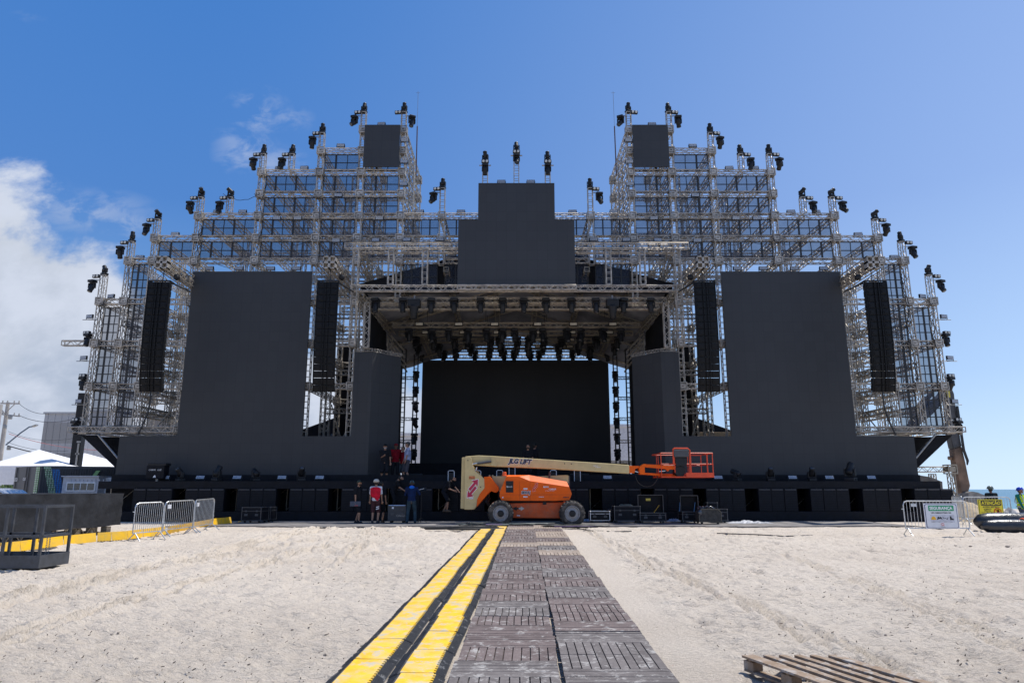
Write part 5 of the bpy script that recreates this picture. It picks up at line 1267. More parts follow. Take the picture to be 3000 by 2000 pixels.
def plate(root, f, x0, y0, x1, y1, y, mat, nm, rad=.0, ang=0):
    a, b = f(x0,y1), f(x1,y0); k = mb(); w, h = b[0]-a[0], b[1]-a[1]; cx, cz = (a[0]+b[0])/2, (a[1]+b[1])/2
    if rad:
        pts = []
        for (sx, sz, a0) in ((1,1,0),(-1,1,90),(-1,-1,180),(1,-1,270)):
            for t in range(0,91,30): th = math.radians(a0+t); pts.append((cx+sx*(w/2-rad)+rad*math.cos(th), cz+sz*(h/2-rad)+rad*math.sin(th)))
        k.prism(pts, y-.003, y)
    else: k.box((cx,y-.0015,cz), (w,.003,h))
    return k.build(nm, mat, root, local=True)
rot = (math.pi/2, 0, 0)
def lt(root, f, s, x, y, size, mat, yy, sx=1, bold=.0): a, b = f(x, y); return text(s, size, mat, (a, yy, b), root, local=True, sx=sx, bold=bold, ext=.001)
plate(sg, px1, 478, 612, 1068, 1098, -.02, SW, 'board', .02)
plate(sg, px1, 496, 628, 1052, 1084, -.0245, SB, 'border', .05); plate(sg, px1, 506, 636, 1042, 1076, -.0285, SW, 'panel', .045)
plate(sg, px1, 524, 654, 996, 758, -.033, GRN, 'header', .02)
lt(sg, px1, 'SEGURANÇA', 757, 708, .135, pm('letter_white', (.8,.8,.82), .5), -.037, .93, .005)
lt(sg, px1, 'USO OBRIGATÓRIO DE:', 763, 795, .066, BL, -.033, .92, .002)
for i, (x, w) in enumerate(((620,.0),(735,0),(848,0),(962,0))):
    plate(sg, px1, x-48, 830, x+48, 975, -.032, pm('sign_pale_grey', (.55,.56,.62), .5), 'pictogram_panel')
    c = px1(x, 895); k = mb()
    if i == 0: k.prism([(c[0]+.075*math.cos(t), c[1]-.03+.09*math.sin(t)) for t in [j*math.pi/8 for j in range(9)]]+[(c[0]-.085,c[1]-.05),(c[0]+.085,c[1]-.05)], -.037, -.033); m_ = pm('helmet_yellow', (.8,.42,.02), .5)
    elif i == 1: k.prism([(c[0]-.09,c[1]-.05),(c[0]-.06,c[1]+.04),(c[0]-.01,c[1]+.05),(c[0],c[1]),(c[0]+.02,c[1]+.05),(c[0]+.06,c[1]+.03),(c[0]+.09,c[1]-.04),(c[0]+.03,c[1]-.02),(c[0]-.03,c[1]-.03)], -.037, -.033); m_ = BL
    elif i == 2: k.path([(c[0]-.09,-.036,c[1]+.04),(c[0]-.05,-.036,c[1]-.01),(c[0],-.036,c[1]-.0),(c[0]+.05,-.036,c[1]-.04),(c[0]+.09,-.036,c[1]+.03)], .009, 5); m_ = BL
    else: k.prism([(c[0]-.05,c[1]+.06),(c[0],c[1]+.06),(c[0]+.01,c[1]),(c[0]+.07,c[1]-.02),(c[0]+.07,c[1]-.06),(c[0]-.05,c[1]-.06)], -.037, -.033); m_ = BL
    k.build('pictogram', m_, sg, local=True)
    lt(sg, px1, ('CAPACETE','LUVAS','ÓCULOS','BOTAS')[i], x, 965, .020, BL, -.036)
c = px1(795, 1015); k = mb(); k.path([(c[0]+.055*math.cos(t), -.032, c[1]+.03*math.sin(t)) for t in [.6+j*.3 for j in range(9)]], .009, 5); k.path([(c[0]+.055*math.cos(t), -.032, c[1]+.03*math.sin(t)) for t in [3.8+j*.3 for j in range(8)]], .009, 5); k.build('emblem', SR, sg, local=True)
lt(sg, px1, 'LUGUMA', 800, 1060, .034, BL, -.033)
k = mb(); a = px1(205,675); b = px1(302,615); k.box(((a[0]+b[0])/2,-.01,(a[1]+b[1])/2), (b[0]-a[0],.01,b[1]-a[1])); o = k.build('tag_plate', GALV, br, local=True)
# yellow sign barrier behind
GY = G(2830,1536); GY2 = G(2969,1536)
by = barrier(GY, GY2, 'galvanised crowd barrier with the yellow sign behind the black inflatable tubes', 16)
sy = empty('warning_sign', (GY.x, GY.y-.04, GY.z), 'yellow ATENÇÃO warning sign fixed to the barrier in front of the sea', 'sign')
def px2(x, y): p = P(2640+x/6.533, 1380+y/6.533, GY.y-.06); return p.x-GY.x, p.z-GY.z
plate(sy, px2, 1500, 535, 1932, 880, -.02, SY, 'board', .02); plate(sy, px2, 1512, 545, 1922, 872, -.024, BL, 'border', .05); plate(sy, px2, 1519, 551, 1915, 866, -.0275, SY, 'panel', .045)
plate(sy, px2, 1526, 558, 1902, 655, -.031, BL, 'header', .02)
lt(sy, px2, 'ATENÇÃO', 1715, 608, .178, SY, -.035, .92, .007); lt(sy, px2, 'ACESSO RESTRITO', 1720, 682, .092, BL, -.031, .9, .003)
lt(sy, px2, 'SOMENTE', 1652, 722, .072, BL, -.031, 1, .002); lt(sy, px2, 'PESSOAL', 1655, 755, .072, BL, -.031, 1, .002); lt(sy, px2, 'AUTORIZADO', 1655, 790, .08, BL, -.031)
c = px2(1846, 775); k = mb(); k.path([(c[0]+.14*math.cos(t), -.034, c[1]+.14*math.sin(t)) for t in [j*math.pi/10 for j in range(20)]], .016, 5, True); k.tube((c[0]-.1,-.034,c[1]+.1), (c[0]+.1,-.034,c[1]-.1), .015, 5); k.build('prohibition_ring', SR, sy, local=True)
k = mb(); k.box((c[0]+.02,-.029,c[1]-.01), (.1,.003,.12)); 
for i in range(4): k.box((c[0]-.02+i*.027,-.029,c[1]+.07), (.02,.003,.07))
k.build('hand_symbol', BL, sy, local=True)
barrier(P(2797,1528,31.5), P(2828,1533,30.0), 'galvanised crowd barrier seen nearly end-on beside the excavator bucket', 16)
barrier(P(2786,1520,33.5)+Vector((0,0,0)), P(2806,1522,32.3), 'galvanised crowd barrier at the right end of the stage, mostly hidden', 12)
# ======================= PALLET, CAGE, BOX, RAMP STRIP =======================
def pallet():
    # four corners read from the photo on the sand
    z = .14
    def top(u, v, zt):
        tx, tz = tanx(u, v); Y = (CZ-zt)/-tz
        for _ in range(12): Y = (CZ-(.022*Y+zt))/-tz
        return Vector((CX+tx*Y, Y, .022*Y+zt))
    A = top(2180,1918,z); B = top(2455,1918,z); C = top(2660,2000,z)
    d = Vector((1.0,0,.0)); ang = math.atan2(B.y-A.y, B.x-A.x)
    W = (B-A).length; 
    r = empty('pallet', (A.x,A.y,gz(A.x,A.y)), 'weathered wooden pallet lying on the sand at the lower right', 'pallet', rz=0)
    D = top(2380,1995,z)-A; D.z = 0; dl = 1.25; dv = D.normalized(); wv = Vector((math.cos(ang),math.sin(ang),0))
    a2 = math.atan2(dv.y, dv.x)
    Rm = Matrix.Rotation(a2, 3, 'Z'); MW = woodmat('pallet_wood', (.17,.11,.065), (.29,.215,.155), 3.2)
    def pt(i, j): return wv*i*W+dv*j*dl-Vector((0,0,0))
    R = random.Random(2)
    for (i, w, z_) in ((.035,.14,0),(.235,.075,0),(.40,.075,0),(.565,.075,0),(.73,.075,0),(.94,.11,0),(1.06,.08,.0)):
        c = pt(i,.5)+Vector((0,0,.135 if i < 1 else .06)); k = mb(); k.rbox((0,0,0), (dl,w,.022), .004, Rm)
        k.build('top_slat', MW, r, loc=c, local=True)
    for j in (.05,.5,.95):
        k = mb(); k.rbox((0,0,0), (W*1.0,.11,.022), .004, Matrix.Rotation(ang,3,'Z')); k.build('cross_board', MW, r, loc=pt(.5,j)+Vector((0,0,.112)), local=True)
        for i in (.05,.5,.95):
            k = mb(); k.rbox((0,0,0), (.15,.12,.085), .005, Rm); k.build('block', MW, r, loc=pt(i,j)+Vector((0,0,.058)), local=True)
    for i in (.04,.5,.96):
        k = mb(); k.rbox((0,0,0), (dl,.12,.02), .004, Rm); k.build('bottom_board', MW, r, loc=pt(i,.5)+Vector((0,0,.006)), local=True)
pallet()
def cage():
    m = pm('cage_paint', (.055,.062,.075), .42, .1, .25, 6); B0 = G(109,1670); x1, y0 = B0.x, B0.y; x0, y1 = x1-2.3, y0+.95
    zb = gz(x1, y0)+.06; ze = zb+1.2
    r = empty('access_cage', ((x0+x1)/2,(y0+y1)/2,zb-.06), 'dark grey welded steel work cage standing on the sand at the left edge', 'work cage')
    s = .05
    posts = [(x1,y0),(x1,y1),(x0,y0),(x0,y1),(x1-.78,y0),(x1-1.55,y0),(x1-.78,y1),(x1-1.3,y1)]
    for i, (x, y) in enumerate(posts): k = mb(); k.bx(x-s/2,x+s/2,y-s/2,y+s/2,zb,ze); k.build('post', m, r)
    k = mb()
    for z in (ze+.025, zb+.62):
        k.bx(x0,x1+s/2,y0-s/2-.002,y0+s/2,z-s/2,z+s/2); k.bx(x0,x1+s/2,y1-s/2,y1+s/2+.002,z-s/2,z+s/2); k.bx(x1-s/2-.001,x1+s/2+.002,y0+s/2,y1-s/2,z-s/2-.002,z+s/2+.002)
    k.build('rail', m, r)
    k = mb(); k.bx(x0,x1+.03,y0-.032,y0-.027,zb-.02,zb+.24); k.bx(x1+.028,x1+.034,y0-.027,y1+.03,zb-.02,zb+.24); k.bx(x0,x1,y1+.028,y1+.034,zb-.02,zb+.24); k.build('kick_plate', m, r)
    k = mb(); k.bx(x0,x1+.02,y0-.02,y1+.02,zb-.018,zb+.0); k.build('floor_plate', m, r)
    k = mb(); 
    for x in (x1-1.45,x1-1.15,x1-.9): k.bx(x,x+.06,y0,y1,zb-.08,zb-.02)
    k.build('skid', m, r)
    k = mb(); cx = x1-.42; z = zb+.62
    for i in range(13):
        z -= .037; a = i % 2; k.path([(cx+(.014 if not a else .004)*math.cos(t), y1-.1+(.004 if not a else .014)*math.cos(t), z+.024*math.sin(t)) for t in [j*math.pi/4 for j in range(8)]], .005, 4, True)
    for i in range(13):
        z2 = zb+.60-.037*i; k.path([(cx+.06+.012*math.cos(t), y1-.1, z2+.024*math.sin(t)) for t in [j*math.pi/4 for j in range(8)]], .005, 4, True)
    k.build('chain', GREY, r)
cage()
def coverbox():
    a = Vector((-14.35,19.2,0)); b = Vector((-13.62,24.7,0)); d = (b-a).normalized(); n = Vector((-d.y,d.x,0)); a = a-d*5
    r = empty('covered_crate', (b.x,b.y,GZ0), 'long black cloth covered block on a truss base at the left', 'covered platform')
    L = (b-a).length; k = mb(); m = 46; R = random.Random(6); rows = 9
    vs = []; z0, z1 = .80, 1.84
    for i in range(m+1):
        for j in range(rows+1):
            t = j/rows; w = .025*math.sin(i*1.7+j)*math.sin(j*1.1)+.012*R.random(); p = a+d*(L*i/m)-n*(w)
            drop = -.03*abs(math.sin(i*.35)) if j == 0 else 0
            vs.append((p.x, p.y, z0+(z1-z0)*t+drop-.05*(1-t)*(1-i/m)*1.5))
    q = rows+1; k.smooth = True; k.add(vs, [(i*q+j,(i+1)*q+j,(i+1)*q+j+1,i*q+j+1) for i in range(m) for j in range(rows)]); k.smooth = False
    k.add([(a.x,a.y,z1),(b.x,b.y,z1),(b.x+n.x*3.2,b.y+n.y*3.2,z1),(a.x+n.x*3.2,a.y+n.y*3.2,z1)], [(0,1,2,3)])
    e = b+n*3.2; k.add([(b.x,b.y,z0),(b.x,b.y,z1),(e.x,e.y,z1),(e.x,e.y,z0)], [(0,1,2,3)])
    k.build('cloth_cover', pm('faded_black_cloth', (.030,.032,.038), .85, 0, .4, 1.6, .5, 9, .2), r)
    k = mb(); add_truss(k, (a+d*.1+n*.3+Vector((0,0,.62))), (b-d*.9+n*.3+Vector((0,0,.66))), .32, .025, .016, step=.26); k.build('base_truss', ALU2, r)
    for t in (.3,1.0,1.7):
        k = mb(); c = b-d*t+n*.3; k.rbox((c.x,c.y,.645), (.2,.26,.2), .01); k.build('base_block', [ALU, ALU2][t > 1.5], r)
    k = mb(); c = a+d*3.2+n*1.5; k.box((c.x,c.y,1.1), (2.4,6,.5)); k.box((b-d*2.6+n*1.6)+Vector((0,0,1.2)), (2.2,4.5,.5)); k.build('inner_deck', BLKW, r)
coverbox()
def openlids():
    pts = [(-130,1665),(0,1640),(110,1621),(235,1620),(330,1606),(430-15,1596)]
    path = [(-70,1632),(0,1624),(60,1618),(115,1610),(187,1600),(283,1589),(327,1586.5),(375,1582.6),(420,1576.5),(455,1572),(487,1567),(522,1560.5),(558,1553),(590,1546.5),(621,1540),(679,1534)]
    heights = [.28]*15
    n = 0
    for (p, q), h in zip(zip(path, path[1:]), heights):
        a, b = G(*p), G(*q); d = (b-a); d.z = 0; d.normalize(); back = Vector((-d.y,d.x,0))*.06
        if back.y < 0: back = -back
        r = empty('open_cable_ramp', a, f'upright yellow lid of an opened cable ramp, {rel(n, len(path)-1)}', 'cable ramp', 'opened yellow cable ramps on the left')
        u = Vector((0,0,h)); g = d*.012; th = Vector((d.y,-d.x,0))*.012
        vs = [a+g+Vector((0,0,.03)), b-g+Vector((0,0,.03)), b-g+u+back, a+g+u+back]; k = mb(); k.add(vs+[v-th for v in vs], [(0,1,2,3),(7,6,5,4),(0,4,5,1),(1,5,6,2),(2,6,7,3),(3,7,4,0)])
        L = (b-a).length; m = max(2, int(L/.075))
        k.build('yellow_lid', YEL, r)
        k = mb()
        for j in range(m): c = a+d*(L*(j+.5)/m)+Vector((0,0,.025)); k.box(c, (.035,.03,.03))
        k.build('hinge', BLKT, r)
        k = mb(); w = Vector((d.y,-d.x,0))
        k.add([a-w*.02, b-w*.02, b+w*.16, a+w*.16, a+Vector((0,0,.028)), b+Vector((0,0,.028)), b+w*.16+Vector((0,0,.008)), a+w*.16+Vector((0,0,.008))], [(4,5,6,7),(0,1,5,4),(2,3,7,6),(0,4,7,3),(1,2,6,5)]); k.build('ramp_body', RAMPB, r); n += 1
openlids()
a, b = G(684,1534), G(712,1524); r = empty('flattened_ramp', a, 'short yellow ramp tip lying flat against the long flight case', 'cable ramp'); k = mb(); k.add([a, b, b+Vector((.1,.5,.15)), a+Vector((0,.3,.02))], [(0,1,2,3)]); k.add([(v[0],v[1]+.01,v[2]-.02) for v in k.v[:4]], [(3,2,1,0)]); k.build('yellow_lid', YEL, r)
# ======================= LEFT BACKGROUND =======================
def bpoly(poly, Y, d): 
    return [(P(u,v,Y).x, P(u,v,Y).z) for u, v in poly]
def building(nm, label, u0, u1, vt, Y, depth, bands, c1, c2, cat='building', roof=True):
    a, b = P(u0,vt,Y), P(u1,vt,Y); zt = a.z; zb = .3
    r = empty(nm, ((a.x+b.x)/2, Y, zb), label, cat)
    for i, (f0, f1, ci) in enumerate(bands):
        k = mb(); x0 = a.x; x1 = b.x; z0 = zb+(zt-zb)*f0; z1 = zb+(zt-zb)*f1; k.bx(x0,x1,Y,Y+depth,z0,z1)
        n = int((x1-x0)/.9); 
        for j in range(n): xx = x0+(j+.5)*(x1-x0)/n; k.bx(xx-.03,xx+.03,Y-.04,Y-.001,z0+.01,z1-.01)
        k.build('cladding', (c1, c2)[ci], r)
    k = mb(); k.bx(a.x-.15,b.x+.15,Y-.15,Y+depth,zt,zt+.25); k.build('roof_edge', c1, r)
    return r
LG, MG = pm('pale_cladding', (.36,.37,.39), .6, .1, .05), pm('mid_cladding', (.27,.27,.275), .6, .1, .05)
building('warehouse', 'large windowless grey banded warehouse beyond the tents at the left', 132, 232, 1212, 95, 40, [(0,.16,0),(.16,.26,1),(.26,.43,0),(.43,.55,1),(.55,.66,0),(.66,.9,1),(.9,1,0)], LG, MG)
building('warehouse', 'pale windowless hall behind the left wing of the stage', 238, 360, 1206, 92, 40, [(0,.30,0),(.30,.7,0),(.7,.85,1),(.85,1,0)], pm('light_cladding', (.50,.51,.53), .6, .1, .05), LG)
building('low_building', 'low grey brown building seen through the open bay of the left tower', 436, 545, 1212, 75, 12, [(0,.75,1),(.75,1,1)], pm('white_render', (.62,.62,.64), .6), pm('brown_grey', (.19,.175,.165), .8))
r = building('low_building', 'pale building seen through the gap left of the rear screen', 1150, 1260, 1276, 66, 10, [(0,.45,1),(.5,.55,1),(.55,1,0)], pm('white_render', (.62,.62,.64), .6), pm('block_wall', (.3,.28,.25), .8))
r = building('low_building', 'pale building seen through the gap right of the rear screen', 1770, 1880, 1250, 66, 10, [(0,.4,1),(.5,.58,1),(.58,1,0)], pm('white_render', (.62,.62,.64), .6), pm('block_wall', (.3,.28,.25), .8))
# hipped roof behind the wing
def gable_tent(s):
    X = lambda x: x*(-s); r = empty('backstage_tent', (X(-12.5),47.5,GZ0), f'black backstage tent with sloping roof behind the {"left" if s < 0 else "right"} tower', 'tent', 'black backstage tents')
    k = mb(); k.prism([(X(-17),GZ0),(X(-8.7),GZ0),(X(-8.7),CZ+6.1),(X(-11.5),CZ+5.0),(X(-17),CZ+3.0)], 47.5, 53); k.build('tent_wall', CLOTH, r)
    k = mb(); k.bx(X(-15.5),X(-9.2),44.0,44.2,CZ+.35,CZ+1.6) ; k.build('side_stage_skirt', CLOTH, r)
    k = mb(); 
    for x in (-10.9,-9.9,-9.3): add_truss(k, (X(x),43.5,GZ0), (X(x),43.5,CZ+6.3), .34, step=.34)
    k.build('tent_leg', ALU2, r)
gable_tent(-1); gable_tent(1)
k = mb(); R = random.Random(1); p = P(2010,1258,45)
r = empty('wooden_crate_stack', (p.x+1.2,45,CZ+2), 'beige wooden boxes behind the right tower gap', 'wooden boxes')
for i in range(3): k = mb(); k.rbox((p.x+.6+i*1.5,45.3,CZ+2.9), (1.35,.8,1.3), .02); k.build('box', pm('beige_ply', (.42,.31,.19), .7), r)
k = mb(); k.bx(p.x-.3,p.x+4.6,44.9,45.8,CZ+.3,CZ+2.2); k.build('stand', BLKW, r)
p = P(985,1262,44); r = empty('equipment_box', (p.x,44,CZ+2), 'dark blue equipment box standing behind the left tower gap', 'equipment box'); k = mb(); k.rbox((p.x+.35,44.3,CZ+2.9), (1.4,.7,.9), .05); k.build('body', pm('dark_blue', (.02,.04,.09), .5), r); k = mb(); k.bx(p.x-.4,p.x+1.1,44,44.8,CZ+.3,CZ+2.4); k.build('stand', BLKW, r)
# mast by the left wing
k = mb(); 
x = P(243,1200,42).x; r = empty('black_mast', (x,42,GZ0), 'tall black column standing behind the edge of the left wing', 'mast'); zt = P(243,1152,42).z
k.rbox((x-.02,42,(zt+GZ0)/2), (.52,.45,zt-GZ0), .04); k.build('column', BLK, r)
k = mb(); k.bx(x+.12,x+.2,41.7,41.77,GZ0+1,zt-3); 
for i in range(6): k.bx(x+.05,x+.25,41.7,41.76,GZ0+2+i*.7,GZ0+2.1+i*.7)
k.build('ladder_rail', GREY, r)
def tent(ua, va, ul, ur, ve, Y, lab, depth=None, side=0):
    ap = P(ua, va, Y+2.5); l, rr = P(ul, ve, Y), P(ur, ve, Y); w = rr.x-l.x; d = 5.0; r = empty('canopy_tent', ((l.x+rr.x)/2, Y+d/2, GZ0), lab, 'tent', 'white canopy tents')
    m = pm('tent_white', (.78,.78,.8), .6, 0, .04); k = mb(); ze = l.z; cx = ap.x; cy = Y+d/2
    k.smooth = False; n = 6; ring = []
    base = [(l.x,Y),(rr.x,Y),(rr.x,Y+d),(l.x,Y+d)]
    for t in range(n+1):
        f = t/n; z = ze+(ap.z-ze)*(f**1.18)
        ring.append([(x+(cx-x)*f*.985, y+(cy-y)*f*.985, z) for x, y in base])
    vs = [v for q in ring for v in q]; k.add(vs, [(t*4+i, t*4+(i+1)%4, (t+1)*4+(i+1)%4, (t+1)*4+i) for t in range(n) for i in range(4)]+[(n*4,n*4+1,n*4+2,n*4+3)])
    k.build('canopy', m, r)
    k = mb()
    for i in range(4): (xa, ya), (xb, yb) = base[i], base[(i+1)%4]; k.add([(xa,ya,ze-.22),(xb,yb,ze-.22),(xb,yb,ze),(xa,ya,ze)], [(0,1,2,3)])
    if side: k.bx(l.x, l.x+.03, Y, Y+d, ze-1.0, ze-.2); k.bx(l.x, l.x+side, Y-.02, Y, ze-1.05, ze-.2)
    k.build('valance', m, r)
    for x, y in base: k = mb(); k.tube((x,y,GZ0), (x,y,ze), .045, 6); k.build('pole', WHITE, r)
tent(113,1317,-60,192,1364,40.5,'large white pyramid canopy tent above the dark container', side=3.6); tent(246,1327,186,322,1366,44,'white pyramid canopy tent, the further right one of the peaks'); tent(275,1336,225,340,1368,52,'small white tent peak just behind the right-hand tent')
def container():
    m = pm('container_dark', (.055,.058,.068), .5, 0, .12, 3); C = P(122,1364,36.5); Rr = P(345,1368,38.0); Lf = P(47,1365,38.6); zt = C.z; zb = GZ0
    r = empty('office_container', (C.x,C.y,zb), 'dark grey shipping container painted with green and blue dotted stripes', 'container')
    f = (Rr-C); f.z = 0; g = (Lf-C); g.z = 0
    pts = [C, Rr, Rr+g, Lf]; k = mb(); vs = [(p.x,p.y,zb) for p in pts]+[(p.x,p.y,zt) for p in pts]; k.add(vs, [(3,2,1,0),(4,5,6,7)]+[(i,(i+1)%4,4+(i+1)%4,4+i) for i in range(4)]); k.build('shell', m, r)
    k = mb(); fn = Vector((f.y,-f.x,0)).normalized(); gn = Vector((-g.y,g.x,0)).normalized()
    if fn.y > 0: fn = -fn
    if gn.y > 0: gn = -gn
    for j in range(30): p = C+f*((j+.5)/30)+fn*.012; k.bar((p.x,p.y,zb+.1), (p.x,p.y,zt-.12), .13, .02, up=(f.x,f.y,0))
    k.build('corrugated_side', m, r)
    k = mb()
    for j in (.08,.42,.52,.9): p = C+g*j+gn*.03; k.tube((p.x,p.y,zb+.05), (p.x,p.y,zt-.05), .02, 6)
    for j in (.25,.72): p = C+g*j+gn*.02; k.tube((p.x,p.y,zb+.9), (p.x,p.y,zb+1.1), .03, 6)
    k.build('door_bars', BLKT, r)
    gr = pm('stripe_green', (.16,.36,.14), .5); bl = pm('stripe_blue', (.01,.13,.45), .5)
    H = zt-zb
    def stripe(base, vec, nrm, t0, t1, z0, z1, lean, mat, dots):
        W = vec.length; k = mb(); rows = int((z1-z0)/.105); L = 5
        P4 = [(t0,z1),(t1,z1),(t1+lean*(z1-z0),z0),(t0+lean*(z1-z0),z0)]; nn = nrm*.03
        k.add([(base.x+vec.x*a/W+nn.x, base.y+vec.y*a/W+nn.y, z) for a, z in P4]+[(base.x+vec.x*a/W+nn.x*.6, base.y+vec.y*a/W+nn.y*.6, z) for a, z in P4], [(0,1,2,3),(0,4,5,1),(1,5,6,2),(2,6,7,3),(3,7,4,0)]); k.c = 1
        for i in range(rows):
            z = z1-(i+.5)*(z1-z0)/rows
            for j in range(L):
                a = t0+lean*(z1-z)+(t1-t0)*(j+.5+(.0))/L; c = Vector((base.x+vec.x*a/W, base.y+vec.y*a/W, z))+nrm*.036; h = (t1-t0)/L*.3; tv = vec.normalized()*h; z3 = Vector((0,0,.036))
                k.add([c-tv-z3, c+tv-z3, c+tv*.6+z3, c-tv*.6+z3], [(0,1,2,3)])
        k.build('painted_stripe', [mat, dots], r)
    d1 = pm('dot_white', (.7,.75,.65), .5); d2 = pm('dot_blue', (.05,.3,.7), .5)
    sc = 1.0
    stripe(C, f, fn, .10, .42, zb+.15, zt-.04, .27, gr, d1); stripe(C, f, fn, .45, .80, zb+.15, zt-.16, .27, bl, d2)
    stripe(C, g, gn, .1, .55, zb+1.2, zt-.04, -.0, gr, d1) 
    p = C+g*.88+gn*.05; ang = math.atan2(-g.y, -g.x)
    text('LED', .26, WHITE, (p.x,p.y,zt-.68), r, rot=(math.pi/2,0,ang)); p = C+g*.55+gn*.05
    text('OLE', .22, WHITE, (p.x,p.y,zt-.66), r, rot=(math.pi/2,0,ang)); p = C+g*.3+gn*.05; text('www.ledole.net', .08, WHITE, (p.x,p.y,zb+.5), r, rot=(math.pi/2,0,ang))
    q = P(290,1385,38); k = mb(); q2 = P(283,1395,37.6); nn = q2; k.prism([(q2.x-.1,q2.z),(q2.x+.12,q2.z),(q2.x+.3,q2.z+.3),(q2.x+.08,q2.z+.3)], 37.35, 37.38); k.build('painted_stripe', gr, r)
container()
def booth():
    a, b = P(186,1396,34.6), P(290,1396,34.6); zb = GZ0; zt = a.z; r = empty('site_booth', ((a.x+b.x)/2,34.6,zb), 'small pale grey cabin with a sliding window in front of the dark container', 'cabin')
    m = pm('booth_grey', (.42,.43,.47), .5); k = mb(); k.bx(a.x,b.x,34.6,36.4,zb,zt)
    for j in range(9): x = a.x+.35+j*.2; k.bx(x,x+.05,34.57,34.599,zt-.32,zt-.12)
    k.build('wall', m, r)
    w0, w1 = P(200,1415,34.6), P(276,1435,34.6)
    k = mb(); k.bx(w0.x-.05,w1.x+.05,34.55,34.6,w1.z-.05,w0.z+.05); f = k.build('window', WHITE, r)
    k = mb(); k.bx(w0.x,w1.x,34.535,34.549,w1.z,w0.z); k.build('pane', pm('dark_glass', (.05,.06,.06), .1, 0, .5, 8, spec=1), f)
    k = mb(); 
    for t in (.25,.5,.75): x = w0.x+(w1.x-w0.x)*t; k.bx(x-.015,x+.015,34.52,34.534,w1.z,w0.z)
    k.build('mullion', WHITE, f)
    k = mb(); k.bx(a.x-.05,b.x+.05,34.5,36.5,zt,zt+.05); k.build('roof', m, r)
booth()
r = empty('striped_barrier_block', P(325,1405,35.0), 'low white ribbed unit with yellow and blue end beside the cabin', 'ribbed unit'); k = mb(); p = P(292,1398,35.2); q = P(352,1410,35.2)
k.bx(p.x,q.x,35.2,36.6,GZ0,p.z); 
for j in range(9): x = p.x+.06+j*.11; k.bx(x,x+.03,35.17,35.199,p.z-.22,p.z-.02)
k.build('ribbed_panel', WHITE, r); k = mb(); k.bx(q.x-.28,q.x-.02,35.12,35.165,p.z-.25,p.z+.01); k.build('yellow_end', YEL, r); k = mb(); k.bx(q.x-.42,q.x-.3,35.12,35.165,p.z-.25,p.z-.12); k.build('blue_mark', pm('stripe_blue', (.01,.13,.45), .5), r)
def car():
    p = P(30,1436,31.5); x0 = p.x-2.2; y = 31.5; zb = .52; r = empty('parked_car', (x0+1,y+.9,zb), 'silver car with only its curved roof showing above the black block', 'car')
    S = pm('silver_paint', (.55,.58,.62), .25, .6, .04, 3, coat=.5)
    k = mb(); body = [(0,.3),(4.2,.3),(4.25,.7),(4.0,.85),(3.3,.95),(2.9,1.0),(.9,1.0),(.2,.95),(-.05,.8)]
    k.prism([(x0-1.2+a, zb+b) for a, b in body], y, y+1.75); o = k.build('body', S, r); m = o.modifiers.new('b','BEVEL'); m.width = .05; m.segments = 2
    k = mb(); cab = [(.6,1.0),(1.1,1.42),(1.6,1.50),(2.3,1.50),(2.9,1.42),(3.55,1.0)]; k.prism([(x0-1.2+a, zb+b) for a, b in cab], y+.12, y+1.62); o = k.build('roof', S, r); m = o.modifiers.new('b','BEVEL'); m.width = .06; m.segments = 3
    k = mb(); k.prism([(x0-1.2+a, zb+b) for a, b in [(.85,1.03),(1.2,1.36),(2.85,1.36),(3.35,1.03)]], y+.1, y+.119); k.build('window', pm('dark_glass', (.05,.06,.06), .1, 0, .5, 8, spec=1), r)
    for a in (.7,3.4):
        for yy in (y+.08,y+1.65): k = mb(); k.lathe([(.2,-.1),(.31,-.09),(.31,.09),(.2,.1)], 20, (x0-1.2+a,yy,zb+.31), Matrix.Rotation(math.pi/2,3,'X')); k.build('wheel', RUB, r)
car()
